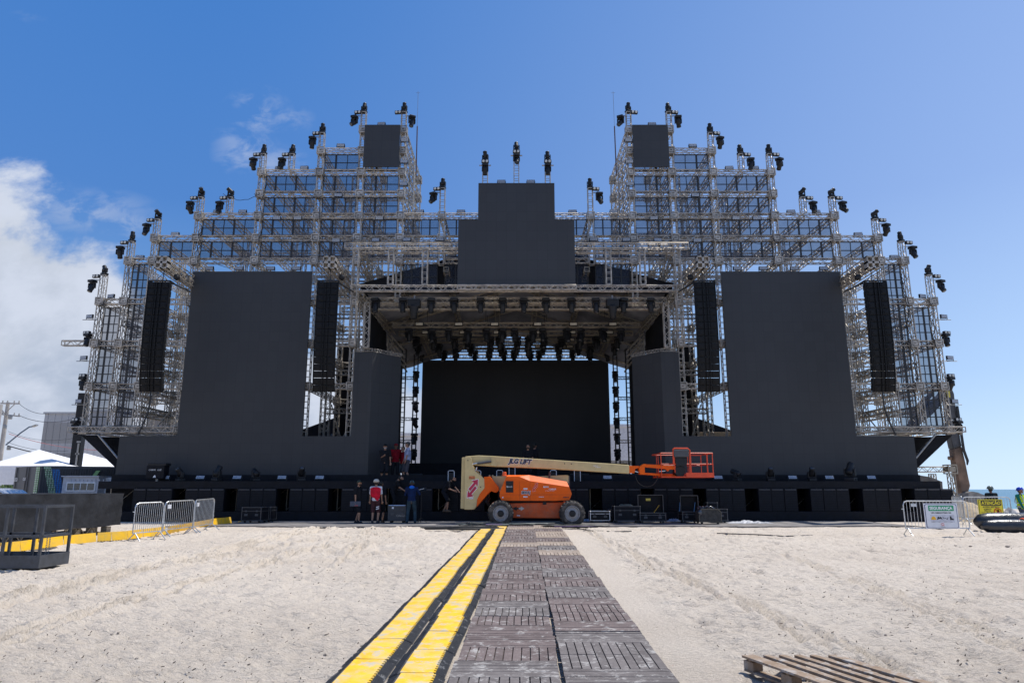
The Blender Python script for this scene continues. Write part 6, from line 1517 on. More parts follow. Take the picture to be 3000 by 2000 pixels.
def poles():
    m = pm('concrete_pole', (.36,.34,.32), .8, 0, .15, 2, .2, 20); p = P(24,1178,55); x = p.x; zt = p.z
    r = empty('utility_pole', (x,55,.5), 'concrete utility pole with crossarms and wires at the far left', 'utility pole')
    k = mb(); k.tube((x+.05,55,.3), (x,55,zt), .21, 8, .13); k.bx(x-.02,x+.3,54.8,54.9,.5,4.0); k.build('shaft', m, r)
    k = mb()
    for (v, u0, u1) in ((1181,2,58),(1213,2,58)):
        a, b = P(u0,v,54.8), P(u1,v+(1 if v < 1200 else 6),54.8); k.bar(a, b, .1, .1); 
        for t in (.1,.35,.7,.95): c = a.lerp(b, t); k.tube(c, c+Vector((0,0,.22)), .05, 6)
    for dx in (-.7,.7): k.bar((x,54.8,zt-.9), (x+dx,54.8,zt-.15), .05, .05)
    k.build('crossarm', m, r)
    k = mb(); a, b, c, d = P(17,1303,54.8), P(60,1268,54.8), P(86,1250,54.8), P(96,1249,54.8); k.path([a,b,c,d], .055, 7); k.build('lamp_arm', pm('arm_blue_grey', (.1,.14,.2), .5), r)
    k = mb(); e = P(109,1244,54.8); k.bar(d, e, .28, .09); k.build('lamp_head', GREY, r)
    for (u, v) in ((14,1250),(26,1312),(30,1222)): k = mb(); q = P(u,v,54.7); k.rbox(q, (.25,.2,.3), .05); k.build('insulator', GREY, r)
    p2 = P(3,1184,47); r2 = empty('utility_pole', (p2.x-.25,47,.5), 'second utility pole cut off by the left edge of the picture', 'utility pole')
    k = mb(); k.bx(p2.x-.55,p2.x-.0,46.8,47.2,P(0,1260,47).z,p2.z); k.bx(p2.x-.35,p2.x-.1,46.85,47.15,.4,P(0,1260,47).z); k.build('shaft', m, r2); k = mb()
    for i in range(4): k.tube((p2.x-.6,46.7,p2.z-.3-.3*i), (p2.x+.15,46.7,p2.z-.3-.3*i), .05, 6)
    k.build('transformer_fins', GREY, r2)
    wires = [((58,1184),(144,1211),.018,'thin wire from the pole top towards the warehouse'),((55,1216),(236,1221),.02,'dark wire from the lower crossarm to the right'),((22,1305),(345,1356),.04,'thick black cable sagging from the pole across the tents'),((26,1270),(285,1318),.02,'pinkish marked wire running from the pole to the right'),((20,1294),(200,1320),.014,'thin low wire from the pole to the right'),((24,1263),(235,1279),.012,'faint upper wire crossing in front of the warehouse')]
    for i, ((u0,v0),(u1,v1),rr,lb) in enumerate(wires):
        a, b = P(u0,v0,54.6), P(u1,v1,50 if i != 3 else 56); pts = []
        for t in range(13): f = t/12; q = a.lerp(b, f); q.z -= .9*4*f*(1-f)*(.5 if i in (1,5) else .28); pts.append(q)
        one(mb().path(pts, rr, 4), 'power_line', pm('wire_pink', (.35,.12,.13), .6) if i == 3 else BLKT, a, lb, 'cable', 'wires from the utility pole')
poles()
def tree(u, v, Y, h, s, lab):
    p = P(u, v, Y); p.z = .4; r = empty('tree', p, lab, 'tree'); R = random.Random(int(u)); k = mb(); k.tube(p, (p.x,p.y,p.z+h*.6), .16, 7, .07)
    for i in range(4): a = R.uniform(0,6.3); k.tube((p.x,p.y,p.z+h*.5), (p.x+s*.5*math.cos(a),p.y+s*.5*math.sin(a),p.z+h*.85), .06, 5, .02)
    k.build('trunk', pm('bark', (.12,.09,.06), .9), r); k = mb()
    for i in range(900):
        d = Vector((R.gauss(0,1),R.gauss(0,1),R.gauss(0,.7))); d = d.normalized()*R.random()**.4; c = Vector((p.x+d.x*s, p.y+d.y*s, p.z+h*.85+d.z*s*.6)); c += Vector((math.sin(c.x*3)*.1,0,math.sin(c.z*4)*.1))
        a, b = Vector((R.uniform(-1,1),R.uniform(-1,1),R.uniform(-1,1))).normalized()*.13, Vector((R.uniform(-1,1),R.uniform(-1,1),R.uniform(-1,1))).normalized()*.08; k.add([c-a,c+b,c+a,c-b], [(0,1,2,3)])
    k.build('crown', pm('foliage', (.07,.11,.035), .8, 0, .5, 2), r)
tree(26,1400,62,3.2,1.8,'small green tree behind the tent by the utility pole'); tree(32,1420,49,1.6,.9,'low green shrub under the tent by the utility pole')
# ======================= RIGHT SIDE =======================
def excavator():
    def Z(x, y, Y=44): p = P(2650+x/3.564, 1060+y/3.564, Y); return (p.x, p.z)
    r = empty('excavator', (Z(400,0)[0],46,.2), 'dark long-armed excavator with its bucket lowered beside the right end of the stage', 'excavator')
    m = pm('excavator_dark', (.06,.06,.065), .5, .1, .4, 1.2); m2 = pm('excavator_rust', (.17,.11,.075), .65, .1, .45, 1.2)
    def pr(nm, pts, y0, y1, mat):
        k = mb(); k.prism([Z(a,b) for a, b in pts], y0, y1); o = k.build(nm, mat, r); q = o.modifiers.new('b','BEVEL'); q.width = .05; q.segments = 2; q.limit_method = 'ANGLE'; return o
    pr('stick', [(435,262),(462,258),(500,285),(520,330),(532,440),(555,560),(585,800),(600,880),(512,905),(478,760),(462,560)], 44, 44.55, m)
    pr('stick', [(512,905),(600,880),(640,1050),(670,1200),(690,1290),(668,1365),(600,1375),(560,1200),(535,1060)], 44.01, 44.54, m2)
    pr('boom', [(395,335),(430,275),(455,300),(400,440),(310,540),(215,615),(150,680),(60,800),(-40,980),(-110,980),(20,760),(110,600),(210,500),(300,410)], 44.1, 44.7, m)
    k = mb(); a, b = Z(110,560), Z(330,310); k.tube((a[0],44.4,a[1]), (b[0],44.4,b[1]), .14, 8); b2 = Z(270,375); k.tube((a[0],44.39,a[1]), (b2[0],44.39,b2[1]), .22, 8); k.build('hydraulic_ram', m, r)
    k = mb(); 
    for o_ in (0,.05,.1): k.path([(Z(530,460)[0]+o_,43.9,Z(530,460)[1]),(Z(600,920)[0]+o_,43.9,Z(0,920)[1]),(Z(640,1030)[0]+o_,43.9,Z(0,1030)[1]),(Z(645,1075)[0],43.9,Z(0,1075)[1])], .04, 5)
    k.build('hose', BLKT, r)
    k = mb(); a, b = Z(490,1000), Z(520,1000); k.tube((a[0],44.3,a[1]), (b[0],44.3,b[1]), .12, 8); a, b = Z(600,940), Z(665,1240); k.tube((a[0],44.3,a[1]), (b[0],44.3,b[1]), .13, 8); a, b = Z(665,1280), Z(690,1355); k.tube((a[0],44.3,a[1]), (b[0],44.3,b[1]), .08, 6); a, b = Z(650,1280), Z(690,1275); k.tube((a[0],44.3,a[1]), (b[0],44.3,b[1]), .14, 8); k.build('linkage', m2, r)
    k = mb(); k.prism([Z(a,b) for a, b in [(600,1365),(640,1350),(700,1360),(760,1385),(808,1388),(800,1420),(770,1500),(700,1540),(640,1520),(600,1440)]], 43.4, 45.2); k.build('bucket', pm('bucket_steel', (.22,.21,.2), .5, .4, .3, 3), r)
    k = mb(); p = P(2300,1390,48); k.rbox((Z(-60,0)[0]-1,46,2.0), (3.2,2.6,1.6), .2); k.rbox((Z(-60,0)[0]-1.6,45.2,2.9), (1.4,1.1,1.7), .1); k.build('cab', m, r)
    for y in (44.6, 47.2): k = mb(); k.rbox((Z(-60,0)[0]-1,y,.9), (4,.55,.9), .3); k.build('track', RUB, r)
    k = mb(); a = Z(455,320); k.box((a[0],43.99,a[1]-.1), (.2,.02,.4)); k.build('label_plate', pm('label_yellow', (.6,.5,.08), .5), r)
excavator()
def gate():
    r = empty('truss_gate', (P(2775,1440,36).x,36,GZ0), 'low silver truss frame with a grey tarpaulin at the right end of the stage', 'truss frame')
    a, b = P(2660,1375,36), P(2775,1374,36); k = mb(); add_truss(k, a, b, .36, step=.34); node(k, b+Vector((.15,0,0)), .42); k.build('truss_beam', ALU2, r)
    for dy in (0, 1.6):
        k = mb(); c = b+Vector((.15,dy,-.2)); add_truss(k, c, (c.x,c.y,GZ0), .38, step=.34); k.build('truss_column', ALU2, r)
    k = mb(); n = 8; vs = []
    for i in range(n+1):
        t = i/n; x = P(2672,1380,36.3).x+t*(P(2758,1380,36.3).x-P(2672,1380,36.3).x)
        for j in range(5): vs.append((x, 36.3+.06*math.sin(i*1.4+j), GZ0+.6+(a.z-.25-GZ0-.6-.35*t*t)*j/4))
    k.smooth = True; k.add(vs, [(i*5+j,(i+1)*5+j,(i+1)*5+j+1,i*5+j+1) for i in range(n) for j in range(4)]); k.build('tarpaulin', pm('grey_tarp', (.16,.155,.15), .7, 0, .3, 3), r)
gate()
def tubes():
    m = pm('black_film', (.022,.023,.026), .30, 0, .3, 4, .9, 7, spec=.6)
    for j, (u0, vb, vt, Y, lab, dx) in enumerate(((2862,1555,1517,24.4,'nearer black inflated plastic tube with an orange strap on the sand',0),(2842,1545,1498,25.3,'further black inflated plastic tube lying behind the strapped one',0))):
        a = P(u0, vb, Y); zb = gz(a.x, Y); h = P(u0,vt,Y).z-zb; rr = h/2; k = mb(); k.smooth = True; pts = []; rs = []
        for i in range(15):
            t = i/14; x = a.x+t*4.2+rr*.3; pts.append((x, Y-.25*t+.05*math.sin(i), zb+rr-.04*t*(1-j)-.02)); rs.append(rr*(.35 if i == 0 else (.8 if i == 1 else (.97+.03*math.sin(i*2.1)))))
        pts[0] = (pts[0][0]+.12, pts[0][1], pts[0][2]); r = empty('inflatable_tube', (a.x+2,Y,zb), lab, 'inflatable tube', 'black inflatable tubes')
        k.path(pts, rs, 20); k.build('tube_skin', m, r)
        if j == 0:
            k = mb(); x = P(2982,1500,Y).x; k.path([(x+.06*math.sin(t), Y-.1+(rr+.015)*math.cos(t), zb+rr-.03+(rr+.02)*math.sin(t)) for t in [i*math.pi/10 for i in range(20)]], .03, 4, True); k.build('strap', pm('strap_orange', (.8,.13,.05), .5), r)
    a = G(2940,1556); one(mb().box((a.x,a.y-.1,a.z+.02), (.5,.15,.03)), 'strap_end', pm('strap_orange', (.8,.13,.05), .5), a, 'loose end of an orange strap lying on the sand by the tubes', 'strap')
tubes()
def heap():
    a = P(2825,1500,33.5); r = random.Random(3); k = mb(); k.smooth = True; n = 26; vs = []; 
    for i in range(n):
        for j in range(n):
            x = (i/(n-1)-.5)*3.6; y = (j/(n-1)-.5)*2.6; d = max(0, 1-math.hypot(x/1.8, y/1.3)); vs.append((a.x+x, 33.5+y, gz(a.x,33)-.02+.85*d**.8*(1+.2*r.random())))
    k.add(vs, [(i*n+j,(i+1)*n+j,(i+1)*n+j+1,i*n+j+1) for i in range(n-1) for j in range(n-1)])
    tag(k.build('sand_heap', pm('heap_sand', (.36,.29,.2), .95, 0, .3, 3, .6, 12), None, (a.x,33.5,GZ0)), 'heap of brownish sand beside the excavator bucket', 'sand heap')
    a = P(2962,1512,31); k = mb(); k.ball((a.x,31,a.z-.1), (.35,.3,.5), 7, 5); 
    for i, q in enumerate(k.v): k.v[i] = (q[0]+r.uniform(-.08,.08), q[1], q[2]+r.uniform(-.08,.08))
    one(k, 'plastic_bundle', pm('pale_plastic', (.55,.52,.5), .4, 0, .2), (a.x,31,a.z-.5), 'crumpled pale plastic bundle behind the black tubes', 'plastic bundle')
heap()
# ======================= BITS ON DECK AND MATS =======================
def deckbits():
    x0,x1,z0,z1 = pxbox(427,478,1362,1400,32.7); c = (x0+x1)/2; r = empty('stand_case', (c,33,CZ+.35), 'black equipment box with white lettering standing on the deck edge at the left', 'equipment box')
    k = mb(); k.rbox((c,33,CZ+.35+.42), (.82,.5,.6), .02); k.build('body', BLKW, r); k = mb(); k.rbox((c+.05,33,CZ+1.12), (.85,.5,.12), .03); k.build('lid', BLK, r)
    k = mb(); k.tube((c,33,CZ+.35), (c,33,CZ+.5), .06, 8); k.build('foot', GREY, r)
    text('CABOS   LUZ', .10, WHITE, (c,32.735,CZ+.86), r); k = mb(); k.prism([(c-.07,CZ+.52),(c+.07,CZ+.52),(c+.05,CZ+.58),(c+.02,CZ+.64),(c-.02,CZ+.60),(c-.05,CZ+.57)], 32.732, 32.738); k.build('emblem', WHITE, r)
    U = [(1322,1378),(1400,1378),(1464,1377),(1500,1366),(1621,1377),(1691,1375)]
    for i, (u, v) in enumerate(U):
        p = P(u, v, 33.2); r = empty('tube_stand', (p.x,33.2,CZ+.35), f'black stand with a bent silver tube hoop on the deck, {rel(i, len(U))}', 'stand', 'hooped stands on the deck behind the lift')
        h = p.z-CZ-.35; k = mb(); k.path([(p.x-.14,33.2,CZ+.35),(p.x-.14,33.2,p.z-.04),(p.x-.1,33.2,p.z),(p.x+.1,33.2,p.z),(p.x+.14,33.2,p.z-.04),(p.x+.14,33.2,CZ+.35)], .016, 6); k.build('hoop', WHITE, r); k = mb(); k.rbox((p.x,33.3,CZ+.35+h*.4), (.3,.2,h*.8), .03); k.build('box', BLK, r)
    # cables over the mats
    R = random.Random(9); cols_ = [BLKT, pm('cable_grey', (.12,.14,.13), .5), pm('cable_violet', (.12,.07,.16), .5), BLKT]
    spots = [((1365,1553),'left of the yellow ramps'),((1440,1541),'around the left front wheel'),((1540,1543),'under the lift between its wheels'),((1610,1541),'near the right front wheel'),((1690,1548),'to the right of the boardwalk')]
    for i, ((u, v), wh) in enumerate(spots):
        c = G(u, v); 
        k = mb()
        for j in range(8):
            k.c = R.randrange(4); pts = []; a0 = R.uniform(0,6); rx = R.uniform(.5,1.3); ry = R.uniform(.06,.22); cx, cy = c.x+R.uniform(-.3,.3), c.y+R.uniform(-.15,.15)
            for t in range(22): a = a0+t*.33; pts.append((cx+rx*math.cos(a)*(1+.1*math.sin(a*2.3)), cy+ry*math.sin(a*1.2), gz(cx,cy)+.045+.012*j+.01*math.sin(a*3)))
            k.path(pts, .016, 5)
        one(k, 'cable_tangle', cols_, c, 'tangle of thin cables lying '+wh, 'cables', 'tangled cables in front of the stage')
    for i, (pts, lb) in enumerate((([(2380,1570),(2300,1573),(2220,1568),(2100,1564)],'black cable lying on the sand in front of the right deck end'),([(2640,1548),(2560,1532),(2700,1545),(2780,1555)],'black cable trailing from the mats behind the safety sign'),([(1675,1545),(1720,1556),(1800,1559),(1850,1558)],'black cable trailing off the boardwalk to the right'),([(930,1548),(1010,1551),(1060,1547),(1100,1550)],'black cable along the edge of the mats at the left'))):
        q = [G(*p)+Vector((0,0,.03)) for p in pts]; pp = []
        for a, b in zip(q, q[1:]):
            for t in range(5): pp.append(a.lerp(b, t/5)+Vector((0,.04*math.sin(t*2+i),0)))
        pp.append(q[-1]); one(mb().path(pp, .017, 5), 'loose_cable', BLKT, q[0], lb, 'cable')
    def sheet(u0, u1, v, w, lab, m, Y=None):
        a, b = G(u0, v), G(u1, v); n = 16; k = mb(); vs = []; R2 = random.Random(int(u0)); k.smooth = False
        for i in range(n+1):
            for j in range(7): e = 4*(i/n)*(1-i/n); vs.append((a.x+(b.x-a.x)*i/n, a.y+w*(j/6-.5)+R2.uniform(-.05,.05), gz(a.x,a.y)+.04+R2.uniform(0,.12)*e*(1 if 0 < j < 6 else .1)))
        k.add(vs, [(i*7+j,(i+1)*7+j,(i+1)*7+j+1,i*7+j+1) for i in range(n) for j in range(6)]); one(k, 'plastic_sheet', m, a, lab, 'plastic sheet', 'crumpled sheets in front of the stage')
    m = pm('milky_sheet', (.36,.42,.52), .4, 0, .15, 4); m2 = pm('white_sheet', (.42,.43,.46), .5, 0, .1, 4)
    sheet(1950, 2004, 1528, .9, 'crumpled bluish plastic sheet between the two open flight cases', m); sheet(1706, 1730, 1528, .6, 'small crumpled bluish plastic sheet by the right wheel of the lift', m); sheet(2130, 2260, 1534, .8, 'white sheet spread on the mats right of the flight cases', m2)
deckbits()
# ======================= PEOPLE =======================
def ik(a, b, l1, l2, hint):
    a, b, hint = Vector(a), Vector(b), Vector(hint); d = b-a; D = min(d.length, (l1+l2)*.999); u = d.normalized(); x = (l1*l1-l2*l2+D*D)/(2*D); h = math.sqrt(max(0, l1*l1-x*x))
    n = hint-u*hint.dot(u); n = n.normalized() if n.length > 1e-5 else Vector((0,1,0)); return a+u*x+n*h, a+u*D
def remesh(o, vox, sm=4):
    m = o.modifiers.new('r', 'REMESH'); m.mode = 'VOXEL'; m.voxel_size = vox; m.use_smooth_shade = True
    s = o.modifiers.new('s', 'SMOOTH'); s.iterations = sm; s.factor = .4
def cloth(name, c, c2=None): return pm(name, c, .85, 0, .25, 5, .2, 40, .2)
def person(loc, rz, label, H=1.75, skin=SKIN, shirt=None, trousers=None, shoe=None, handL=(.24,-.04,.80), handR=(-.24,-.04,.80), footL=(.11,0,0), footR=(-.11,0,0), lean=0., leanx=0., crouch=0., headturn=0., headdown=.1, hat=None, hair=(.02,.015,.01), shorts=False, long_sleeve=False, extras=None, beard=False, vest=None, bulk=1.0):
    """local axes: person faces -y; +x is on the viewer's right when the person faces the camera"""
    s = H/1.75; r = empty('person', loc, label, 'person', None, rz)
    V = lambda x, y, z: Vector((x*s, y*s, z*s))
    hipz = .93-crouch; pel = V(0, .02+crouch*.25, hipz)
    cl, sl = math.cos(lean), math.sin(lean)
    def up(x, y, z):  # torso coordinates above the pelvis
        return pel+Vector((x*s+leanx*z*s, (y*cl - z*sl)*s, (z*cl + y*sl)*s))
    chest, neck, head = up(0,0,.36), up(0,.01,.54), up(0,-.015-.04*headdown*3,.70)
    shL, shR = up(.185*bulk,.0,.49), up(-.185*bulk,.0,.49); hL, hR = pel+V(.09,0,-.03), pel+V(-.09,0,-.03)
    b = mb(); b.smooth = True
    # torso and neck
    b.cap(pel, chest, .135*s*bulk, .135*s*bulk, 14); b.cap(up(.07,0,.30), up(.08,0,.45), .095*s*bulk, .08*s, 12); b.cap(up(-.07,0,.30), up(-.08,0,.45), .095*s*bulk, .08*s, 12); b.cap(shL, shR, .065*s, .065*s, 10); b.cap(up(0,.01,.48), up(0,-.01,.62), .062*s, .052*s, 10)
    RH = Euler((-headdown-lean*.5, 0, headturn)).to_matrix()
    hp = lambda x, y, z: head+RH @ Vector((x*s, y*s, z*s))
    b.ball(hp(0,.01,.03), (.077*s,.095*s,.095*s), 16, 12, RH); b.cap(hp(0,-.025,-.04), hp(0,-.045,-.075), .062*s, .038*s, 10); b.cap(hp(0,-.082,.005), hp(0,-.108,-.022), .011*s, .016*s, 8)
    for e in (-1,1): b.ball(hp(e*.078,.012,-.005), (.012*s,.02*s,.032*s), 8, 6, RH); b.cap(hp(e*.02,-.082,.028), hp(e*.052,-.072,.028), .014*s, .012*s, 6)
    b.cap(hp(-.02,-.088,-.052), hp(.02,-.088,-.052), .010*s, .010*s, 6)
    joints = {}
    for nm, sh, hd, sx in (('L',shL,handL,1), ('R',shR,handR,-1)):
        hd = Vector(hd)*s if not isinstance(hd, Vector) else hd
        el, wr = ik(sh, hd, .29*s, .255*s, (sx*.5, .8, -.4)); joints[nm] = (sh, el, wr)
        b.cap(sh, el, .052*s*bulk, .042*s*bulk, 10); b.cap(el, wr, .041*s*bulk, .028*s, 10)
        d = (wr-el).normalized(); side = d.cross(Vector((sx,0.2,0))).normalized(); palm = wr+d*.05*s
        b.cap(wr, palm, .028*s, .033*s, 8)
        across = d.cross(Vector((0,-1,.2)) if abs(d.y) < .8 else Vector((1,0,0))).normalized(); curl = across.cross(d).normalized()
        if curl.y > 0 and nm: curl = -curl
        for i, (o, L) in enumerate(((-.03,.065),(-.010,.078),(.011,.073),(.031,.058))):
            p0 = palm+across*o*s+d*.02*s; p1 = p0+d*L*.5*s+curl*.008*s; p2 = p1+(d*.7+curl*.7).normalized()*L*.5*s; b.cap(p0, p1, .0095*s, .009*s, 6); b.cap(p1, p2, .009*s, .0078*s, 6)
        t0 = wr+d*.02*s-across*.028*s*sx; t1 = t0+(d*.7-across*.7*sx).normalized()*.035*s; b.cap(t0, t1, .011*s, .010*s, 6); b.cap(t1, t1+(d+curl*.4).normalized()*.028*s, .010*s, .0085*s, 6)
    legs = []
    for hp_, ft, sx in ((hL,footL,1),(hR,footR,-1)):
        an = V(ft[0], ft[1]+.02, ft[2]+.085); kn, an = ik(hp_, an, .43*s, .42*s, (sx*.12,-1,0)); legs.append((hp_, kn, an))
        b.cap(hp_, kn, .088*s*bulk, .056*s, 12); b.cap(kn, kn.lerp(an,.35), .054*s, .057*s, 10); b.cap(kn.lerp(an,.3), an, .056*s, .036*s, 10); b.cap(an, an+V(0,-.09,-.055), .036*s, .03*s, 8)
    o = b.build('body', skin, r, local=True); remesh(o, .0095, 2)
    eye = mb()
    for e in (-1,1): eye.ball(hp(e*.033,-.082,.008), .0105*s, 8, 6)
    eye.build('eyes', pm('eye_dark', (.02,.015,.012), .2), r, local=True)
    m = mb(); m.cap(hp(-.022,-.096,-.052), hp(.022,-.096,-.052), .004*s, .004*s, 6); m.build('mouth', pm('lip', (.22,.07,.06), .5), r, local=True)
    if hair:
        k = mb(); k.smooth = True; k.ball(hp(0,.024,.045), (.085*s,.097*s,.094*s), 14, 10, RH); 
        k.ball(hp(0,.045,.0), (.08*s,.07*s,.08*s), 12, 8, RH); k.build('hair', pm('hair%.3f' % hair[0], hair, .7, 0, .5, 60), r, local=True)
    if beard:
        k = mb(); k.smooth = True; k.ball(hp(0,-.04,-.065), (.062*s,.055*s,.042*s), 12, 8, RH); k.build('beard', pm('beard_'+beard[0], beard[1], .8, 0, .4, 60), r, local=True)
    # shirt
    k = mb(); k.smooth = True; hem = -.05
    k.cap(up(0,0,.13), chest, .158*s*bulk, .156*s*bulk, 16); k.cap(up(.075,0,.25), up(.09,0,.44), .112*s*bulk, .095*s, 12); k.cap(up(-.075,0,.25), up(-.09,0,.44), .112*s*bulk, .095*s, 12); k.cap(shL, shR, .082*s, .082*s, 10); k.cap(up(0,0,.11), up(0,0,.16), .160*s*bulk, .16*s*bulk, 16)
    k.ball(up(0,0,hem+.05), (.185*s*bulk,.135*s*bulk,.10*s), 14, 8)
    for n_ in 'LR':
        sh, el, wr = joints[n_]
        if long_sleeve: k.cap(sh, el, .072*s, .058*s, 10); k.cap(el, el.lerp(wr,.94), .056*s, .042*s, 10)
        else: k.cap(sh, sh.lerp(el,.72), .074*s*bulk, .072*s*bulk, 10)
    o = k.build('shirt', shirt, r, local=True); remesh(o, .014, 3)
    # trousers
    k = mb(); k.smooth = True; k.ball(pel+V(0,0,-.02), (.172*s*bulk,.13*s*bulk,.12*s), 14, 10)
    for hp_, kn, an in legs:
        if shorts: k.cap(hp_, kn.lerp(hp_,.02), .108*s*bulk, .098*s*bulk, 12); k.cap(kn.lerp(hp_,.3), kn, .095*s, .092*s*bulk, 12)
        else: k.cap(hp_, kn, .106*s*bulk, .078*s, 12); k.cap(kn, an+V(0,0,-.02), .078*s, .066*s, 12)
    o = k.build('shorts' if shorts else 'trousers', trousers, r, local=True); remesh(o, .014, 3)
    for hp_, kn, an in legs:
        k = mb(); k.smooth = True; k.cap(an+V(0,.02,-.045), an+V(0,-.15,-.055), .045*s, .036*s, 10); k.cap(an+V(0,.0,-.0), an+V(0,-.03,-.04), .045*s, .045*s, 8); k.smooth = False; k.rbox(an+V(0,-.06,-.077), (.09*s,.27*s,.024*s), .01); k.build('shoe', shoe or BLK, r, local=True)
    if hat:
        kind, hm = hat; k = mb(); k.smooth = True
        pr_ = [(.001,.125),(.04,.118),(.075,.092),(.093,.045),(.096,.02)] if kind == 'cap' else [(.001,.150),(.05,.145),(.10,.115),(.122,.06),(.126,.025)]
        k.lathe([(a*s, z*s+.005) for a, z in pr_], 18, hp(0,.012,.01), RH, 1, 1.12)
        if kind == 'cap': k.ball(hp(0,-.12,.035), (.075*s,.075*s,.010*s), 12, 6, RH)
        elif kind == 'cap_back': pass
        else: k.lathe([(.128*s,.0),(.145*s,-.004),(.145*s,-.012),(.126*s,-.010)], 18, hp(0,.0,.04), RH, 1, 1.15); k.ball(hp(0,-.13,.03), (.07*s,.05*s,.010*s), 12, 6, RH)
        k.build('cap' if kind.startswith('cap') else 'helmet', hm, r, local=True)
    if vest:
        k = mb(); k.smooth = True; k.cap(up(0,0,.02), chest, .176*s, .172*s, 16); k.cap(up(.07,0,.28), up(.085,0,.46), .126*s, .105*s, 12); k.cap(up(-.07,0,.28), up(-.085,0,.46), .126*s, .105*s, 12)
        o = k.build('vest', vest[0], r, local=True); remesh(o, .016, 2)
        k = mb()
        for z in (.05,.20): k.lathe([(.196*s,(-.02)*s),(.196*s,.02*s)], 18, up(0,0,z), None, 1.13, .98)
        for e in (-1,1): 
            for f_ in (-1,1): k.bar(up(e*.10,f_*.195,.22), up(e*.10,f_*.12,.50), .045*s, .012*s, up=(0,1,0))
        k.build('reflective_tape', vest[1], r, local=True)
    if extras: extras(r, up, joints, hp, s)
    return r
TB = cloth('shirt_black', (.012,.012,.015)); TK = cloth('trousers_black', (.012,.013,.017)); 
def laptop(r, up, j, hp, s):
    w = j['R'][2]; p = WLP(r, w+Vector((.0,0,-.09))); k = mb(); k.rbox(p+Vector((0,-.02,0)), (.44,.05,.20), .01, Euler((0,0,0)).to_matrix()); 
    o = one(k, 'equipment_case', pm('slate', (.05,.065,.10), .5), p, 'flat slate coloured device carried by the bearded person at the left', 'device'); k2 = mb(); k2.box((0.05,-.05,-.07), (.14,.01,.016)); c = k2.build('red_stripe', SR, o, local=True)
def WLP(r, v): return r.location+Euler(r.rotation_euler).to_matrix() @ Vector(v)
def tablet(lab, mat, off=(0,-.1,.02), size=(.24,.16,.015), tilt=.3):
    def f(r, up, j, hp, s):
        p = WLP(r, (j['L'][2]+j['R'][2])/2+Vector(off)); one(mb().rbox(p, size, .006, Euler((tilt,0,r.rotation_euler[2])).to_matrix()), 'tablet', mat, p, lab, 'tablet')
    return f
pi = math.pi
YP_ = 30.1
def at(u, v, Y): p = P(u, v, Y); return p
def foot(u, Y, z): x = P(u, 1450, Y).x; return (x, Y, z)
zm_ = GZ0+.036
person((P(1047,1532,30.2).x,30.2,zm_), pi*.38, 'bearded person in black shirt and shorts carrying a flat device, leftmost on the ground', 1.74, shirt=TB, trousers=TK, shorts=True, handR=(-.25,-.03,.86), handL=(.25,.10,.80), footL=(.10,.14,0), footR=(-.10,-.14,0), hat=('cap', cloth('camo_dark', (.04,.055,.045))), beard=('dark', (.02,.013,.01)), extras=laptop, headdown=.15)
def bib(r, up, j, hp, s):
    # red drape over the shoulders, hanging to a point; person's back is +y
    k = mb(); k.smooth = True; rows = [(.53,.10,0),(.47,.215,0),(.36,.215,0),(.24,.205,0),(.15,.18,.01),(.06,.11,.06),(-.02,.03,.09)]
    vs = []
    for z, w, o in rows:
        for i in range(9): t = i/8*2-1; vs.append(up(-o+t*w, .150+.022*(1-t*t)-abs(t)*.05, z))
    k.add(vs, [(a*9+i,a*9+i+1,(a+1)*9+i+1,(a+1)*9+i) for a in range(len(rows)-1) for i in range(8)])
    n = len(k.v); k.add([(v[0],v[1]+.012,v[2]) for v in k.v[:n]], [(a*9+i,(a+1)*9+i,(a+1)*9+i+1,a*9+i+1) for a in range(len(rows)-1) for i in range(8)])
    k.build('red_drape', cloth('drape_red', (.55,.01,.03)), r, local=True)
    k = mb()
    for z in (.66,.585): k.box(Vector((-.11*s,.115*s,z*s)), (.13*s,.015,.035*s), Matrix.Rotation(.25,3,'Y'))
    k.build('shorts_stripe', WHITE, r, local=True)
person((P(1098,1535,29.9).x,29.9,zm_), pi, 'person seen from behind in white shirt with red drape and striped shorts', 1.76, shirt=cloth('shirt_white', (.6,.6,.64)), trousers=cloth('shorts_plum', (.06,.025,.03)), shorts=True, hat=('cap_back', cloth('cap_cream', (.55,.5,.42))), handL=(.25,-.08,.86), handR=(-.25,-.08,.86), shoe=pm('shoe_dark', (.02,.02,.03), .5), extras=bib, hair=(.03,.02,.015))
person((P(1113,1530,30.7).x,30.7,zm_), pi*.9, 'person mostly hidden behind the one with the red drape', 1.70, shirt=TB, trousers=TK, shorts=True, hat=None)
person((P(1150,1480,32.0).x,32.05,1.0), pi*.5, 'person in black leaning between the subwoofers, looking down at a tablet', 1.66, shirt=TB, trousers=TK, lean=.45, handL=(.12,-.50,.98), handR=(-.10,-.52,.98), headdown=.5, hair=(.02,.015,.01), extras=tablet('tablet held by the person leaning between the subwoofers', BLK, (0,-.06,.01)))
def _hood(up, s):
    k = mb(); k.smooth = True; k.ball(up(0,.085,.545), (.115*s,.075*s,.07*s), 12, 8); return k
def hood_x(r, up, j, hp, s): _hood(up, s).build('hood', cloth('hood_blue', (.01,.14,.65)), r, local=True)
person((P(1204,1531,30.0).x,30.0,zm_), pi*1.02, 'person seen from behind in dark blue hooded jacket and grey jeans', 1.73, shirt=cloth('jacket_navy', (.006,.018,.07)), trousers=cloth('jeans_grey', (.03,.055,.075)), long_sleeve=True, footL=(.17,.02,0), footR=(-.17,0,0), handL=(.20,-.34,1.12), handR=(-.26,-.36,1.18), hat=('cap', cloth('cap_teal', (.06,.12,.14))), bulk=1.08, extras=hood_x)
